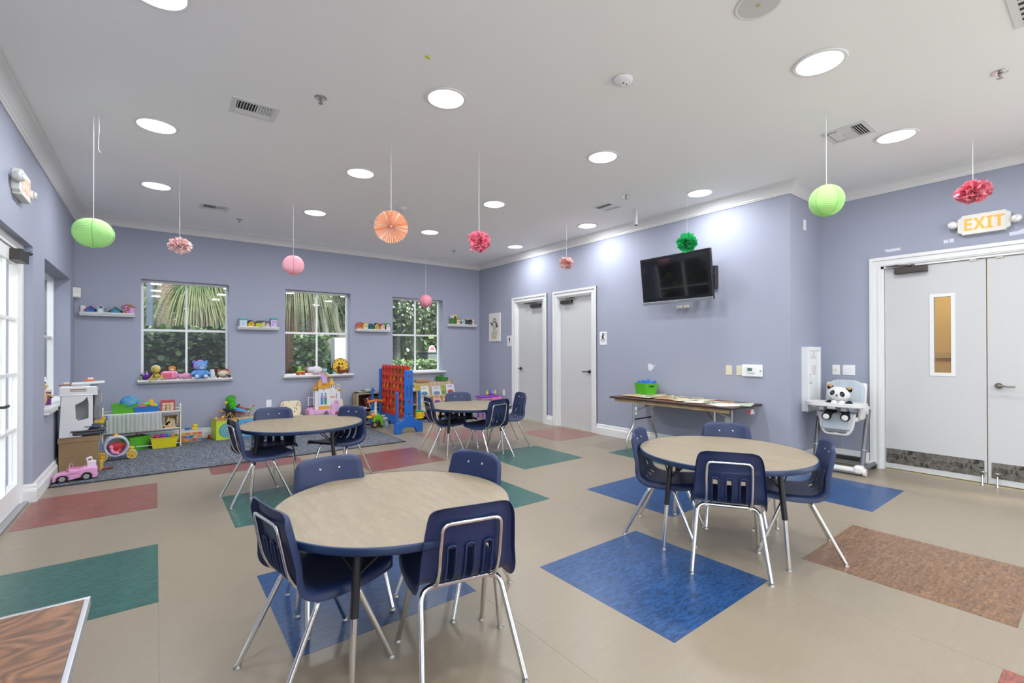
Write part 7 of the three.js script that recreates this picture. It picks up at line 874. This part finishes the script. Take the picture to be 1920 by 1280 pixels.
function trunk(pts, r0, r1, m = 14) { const c = new THREE.CatmullRomCurve3(pts.map(p => V(p[0], p[1], p[2]))), N = 30, g = new THREE.TubeGeometry(c, N, 1, m), p = g.attributes.position; for (let i = 0; i <= N; i++) { const q = c.getPointAt(i / N), r = (r0 + (r1 - r0) * i / N) * (1 + 0.05 * Math.sin(i * 2.1)); for (let k = 0; k <= m; k++) { const a = i * (m + 1) + k; p.setXYZ(a, q.x + (p.getX(a) - q.x) * r, q.y + (p.getY(a) - q.y) * r, q.z + (p.getZ(a) - q.z) * r); } } g.computeVertexNormals(); const uv = g.attributes.uv, L = c.getLength(); for (let i = 0; i < uv.count; i++) uv.setXY(i, uv.getY(i) * r0 * 6, uv.getX(i) * L); return g; }
const frondM = [lin(0.05, 0.10, 0.025), lin(0.08, 0.13, 0.035), lin(0.13, 0.13, 0.045), lin(0.035, 0.07, 0.025)].map(c => phy({ color: c, roughness: 0.6, transmission: 0.2, thickness: 0, side: THREE.DoubleSide }));
function frond(t, base, dirA, len, droop, mi, n = 44) { // fan of narrow drooping blades
  const g = []; for (let k = 0; k < n; k++) { const a = dirA + (k / (n - 1) - 0.5) * 1.9, l = len * rr(0.75, 1.1), w = 0.014; const P = []; for (let i = 0; i <= 4; i++) { const u = i / 4, r = l * u * (1 - 0.25 * u), y = 0.35 * l * u * 0.6 - droop * l * u * u; P.push([base[0] + Math.cos(a) * r, base[1] + y, -(base[2] + Math.sin(a) * r)]); } const pos = []; for (let i = 0; i < 4; i++) { const w0 = w * (1 - i / 4.2), w1 = w * (1 - (i + 1) / 4.2), sx = -Math.sin(a), sz = -Math.cos(a); const A = P[i], B = P[i + 1]; pos.push(A[0] - sx * w0, A[1], A[2] - sz * w0, A[0] + sx * w0, A[1], A[2] + sz * w0, B[0] + sx * w1, B[1], B[2] + sz * w1, A[0] - sx * w0, A[1], A[2] - sz * w0, B[0] + sx * w1, B[1], B[2] + sz * w1, B[0] - sx * w1, B[1], B[2] - sz * w1); } const b = new THREE.BufferGeometry(); b.setAttribute('position', new THREE.Float32BufferAttribute(pos, 3)); b.computeVertexNormals(); g.push(b); }
  part(t, 'frond', g, frondM[mi]);
}
function palm(label, x, z, h, r, crown, nf, boots, m) { seed = Math.round(x * 77 + 500); const t = thing('palm_tree', label, 'palm tree', [0, 0, 0], 0, 'palm trees in the garden'); part(t, 'trunk', trunk([[x, -0.2, z], [x + 0.03, h * 0.5, z], [x, h, z]], r * 1.08, r), m);
  if (boots) for (let k = 0; k < boots; k++) { const a = k * 2.4, y = h - 1.9 + k * 1.9 / boots; part(t, 'leaf_base', tr(rbox(0.09, 0.42, 0.05, 0.02), x + Math.cos(a) * r * 1.05, y, -z + Math.sin(a) * r * 1.05, Math.sin(a) * 0.35, 0, -Math.cos(a) * 0.35), k % 3 ? brownBark : greyBark); }
  for (let k = 0; k < nf; k++) frond(t, [x + rr(-0.1, 0.1), crown + rr(-0.2, 0.4), z + rr(-0.1, 0.1)], k * 2.4 + rr(-0.2, 0.2), rr(1.3, 1.9), rr(0.6, 1.5), Math.floor(rnd() * 4)); return t; }
palm('pale smooth palm trunk behind the hedge in the left window', 0.115, 12.0, 5.0, 0.13, 4.9, 8, 0, paleBark);
palm('dark shaggy palm with old leaf bases in the left window', 0.75, 12.6, 3.4, 0.18, 2.9, 22, 34, brownBark);
palm('shaggy brown palm at the left side of the middle window', 2.44, 11.6, 4.0, 0.15, 3.4, 14, 40, brownBark);
palm('distant palm with hanging fronds in the left window', 1.38, 15.5, 3.2, 0.1, 3.2, 14, 0, greyBark);
palm('palm with yellowing fronds at the far left of the left window', -1.2, 13.5, 3.4, 0.18, 2.9, 16, 0, brownBark);
palm('low palm with dry skirt seen in the right window', 7.6, 17.5, 3.0, 0.25, 2.6, 16, 20, brownBark);
{ const t = thing('lamp_post', 'dark blue grey lamp post behind the hedge', 'post', [-0.097, 0, 11.2]); part(t, 'pole', cyl(0.055, 0.06, 3.0, 0, 1.35, 0, 18), pl(0x3a4450, 0.5)); part(t, 'cap', [sph(0.075, 0.05, 0.075, 0, 2.86, 0, 14), cyl(0.07, 0.07, 0.05, 0, 2.82, 0, 16)], pl(0x333c46, 0.5)); }
function tree(label, pts, r0, r1, blob, n, s, cols, bark, branches = []) { seed = Math.round(pts[0][0] * 131 + 7000); const t = thing('garden_tree', label, 'tree', [0, 0, 0], 0, 'trees in the garden'); part(t, 'trunk', trunk(pts, r0, r1), bark); for (const b of branches) part(t, 'branch', trunk(b, r0 * 0.5, r0 * 0.2, 8), bark); foliage(t, n, s, blobs(blob), cols); return t; }
tree('pale straight trunk in the middle window', [[3.0, -0.2, 12.0], [3.03, 2, 12.0], [2.98, 4.5, 12]], 0.08, 0.07, [[3, 5.2, 12, 1.2], [2.4, 4.6, 13, 1]], 2500, 0.12, GD, paleBark);
tree('tree with forked grey limbs in the middle window', [[4.3, -0.2, 13.5], [4.28, 1.2, 13.5], [4.05, 2.2, 13.6], [4.15, 3.6, 13.7]], 0.13, 0.07, [[4, 4.2, 13.8, 1.5], [3.6, 3.6, 15, 1.3], [4.8, 3.3, 14.5, 1.2], [3.4, 2.4, 15.5, 1.2], [4.6, 1.6, 15.5, 1.2]], 9000, 0.13, GD, greyBark, [[[4.2, 1.6, 13.5], [4.5, 2.4, 13.4], [4.45, 3.6, 13.5]], [[4.1, 2.3, 13.6], [3.7, 2.9, 13.6], [3.6, 3.9, 13.7]]]);
tree('leaning grey limb low in the middle window', [[4.3, 0.1, 12.9], [3.95, 0.9, 13.0], [3.7, 1.7, 13.2], [3.62, 2.9, 13.3]], 0.11, 0.06, [[3.4, 3.2, 13.6, 0.9]], 1800, 0.12, GD, greyBark);
tree('dense bushy tree filling the right window', [[6.8, -0.2, 15.5], [6.7, 1.5, 15.5], [6.9, 3, 15.5]], 0.2, 0.12, [[6.3, 3.0, 15, 1.4], [7.4, 3.2, 15, 1.4], [8.4, 3.2, 15.5, 1.4], [5.4, 3.1, 15.5, 1.3], [6.9, 4.2, 15, 1.4], [8.0, 4.3, 15.5, 1.2]], 16000, 0.12, [...GD, lin(0.3, 0.36, 0.24)], greyBark);
[['far left', -5, 18], ['left', -1.5, 19], ['centre left', 2, 19.5], ['centre', 5.5, 20], ['centre right', 9, 20.5], ['right', 12.5, 20.5], ['far right', 16, 19]].forEach(([w, x, z], i) => tree(`dense background tree at the ${w} of the garden`, [[x, -0.2, z], [x + 0.2, 2, z], [x, 4, z]], 0.22, 0.15, [[x, 1.2, z, 1.9], [x - 1.4, 2.6, z, 1.8], [x + 1.4, 2.8, z, 1.8], [x, 4.4, z, 2.2], [x - 1.2, 6, z, 2.2], [x + 1.3, 6.2, z, 2.2], [x + 1.5, 0.8, z - 0.5, 1.3], [x - 1.5, 0.8, z - 0.5, 1.3]], 9000, 0.24, i % 2 ? GD : GR, greyBark));
{ const t = thing('utility_box', 'dark grey utility box behind the clipped hedge', 'utility box', [7.36, -0.15, 14.0], 0.2); part(t, 'cabinet', rbox(0.8, 1.35, 0.5, 0.03, 0, 0.675, 0), pl(0x4a5552, 0.6)); part(t, 'lid', rbox(0.88, 0.06, 0.58, 0.02, 0, 1.38, 0), pl(0x3a4442, 0.6)); const s = thing('red_sign', 'small red and white arched sign above the clipped hedge', 'sign', [7.3, 1.262, 13.95], 0.35); part(s, 'board', ext((() => { const q = new THREE.Shape(); q.moveTo(-0.17, 0); q.lineTo(0.17, 0); q.quadraticCurveTo(0.13, 0.2, 0, 0.21); q.quadraticCurveTo(-0.13, 0.2, -0.17, 0); return q; })(), 0.03), pl(0xd8d2d0, 0.5)); part(s, 'red_panel', ext((() => { const q = new THREE.Shape(); q.moveTo(-0.12, 0.04); q.lineTo(0.12, 0.04); q.quadraticCurveTo(0.09, 0.16, 0, 0.17); q.quadraticCurveTo(-0.09, 0.16, -0.12, 0.04); return q; })(), 0.01).translate(0, 0, 0.028), pl(0xb83a48, 0.5)); }
{ const t = thing('white_cabinet_box', 'pale meter cabinet outside the middle window', 'utility box', [3.445, -0.15, 11.2], 0); part(t, 'cabinet', rbox(0.32, 1.75, 0.3, 0.01, 0, 0.875, 0), pl(0xbfc4c2, 0.6)); part(t, 'panel', rbox(0.24, 0.4, 0.01, 0.004, 0, 1.4, 0.152), pl(0xa8b0a4, 0.6)); }
// sheltered porch outside the left wall
struct('porch_floor', bb(-4.2, XL - 0.2, -0.14, -0.02, 2.0, 6.0), std({ color: lin(0.55, 0.54, 0.52), roughness: 0.8 }), 'pale porch floor outside the glazed door');
struct('porch_screen', [...Array.from({ length: 12 }, (_, k) => bb(-4.25, -4.2, 0.05 + k * 0.21, 0.22 + k * 0.21, 2.0, 6.0)), bb(-4.32, -4.26, -0.14, 2.7, 2.0, 6.0), bb(-4.3, -1.2, -0.14, 2.7, 6.0, 6.08)], std({ color: lin(0.36, 0.42, 0.45), roughness: 0.7 }), 'pale blue slatted porch screen outside the glazed door');
struct('porch_roof', bb(-4.4, XL - 0.2, 2.75, 2.87, 2.0, 6.2), M.trim, 'white porch roof outside the glazed door');
hedge('dark hedge outside the niche window in the left wall', -3.6, -2.7, 0, 2.6, 6.2, 9.6, 9000, 0.12, GR, roundLeaf);
renderer.render(scene, camera);
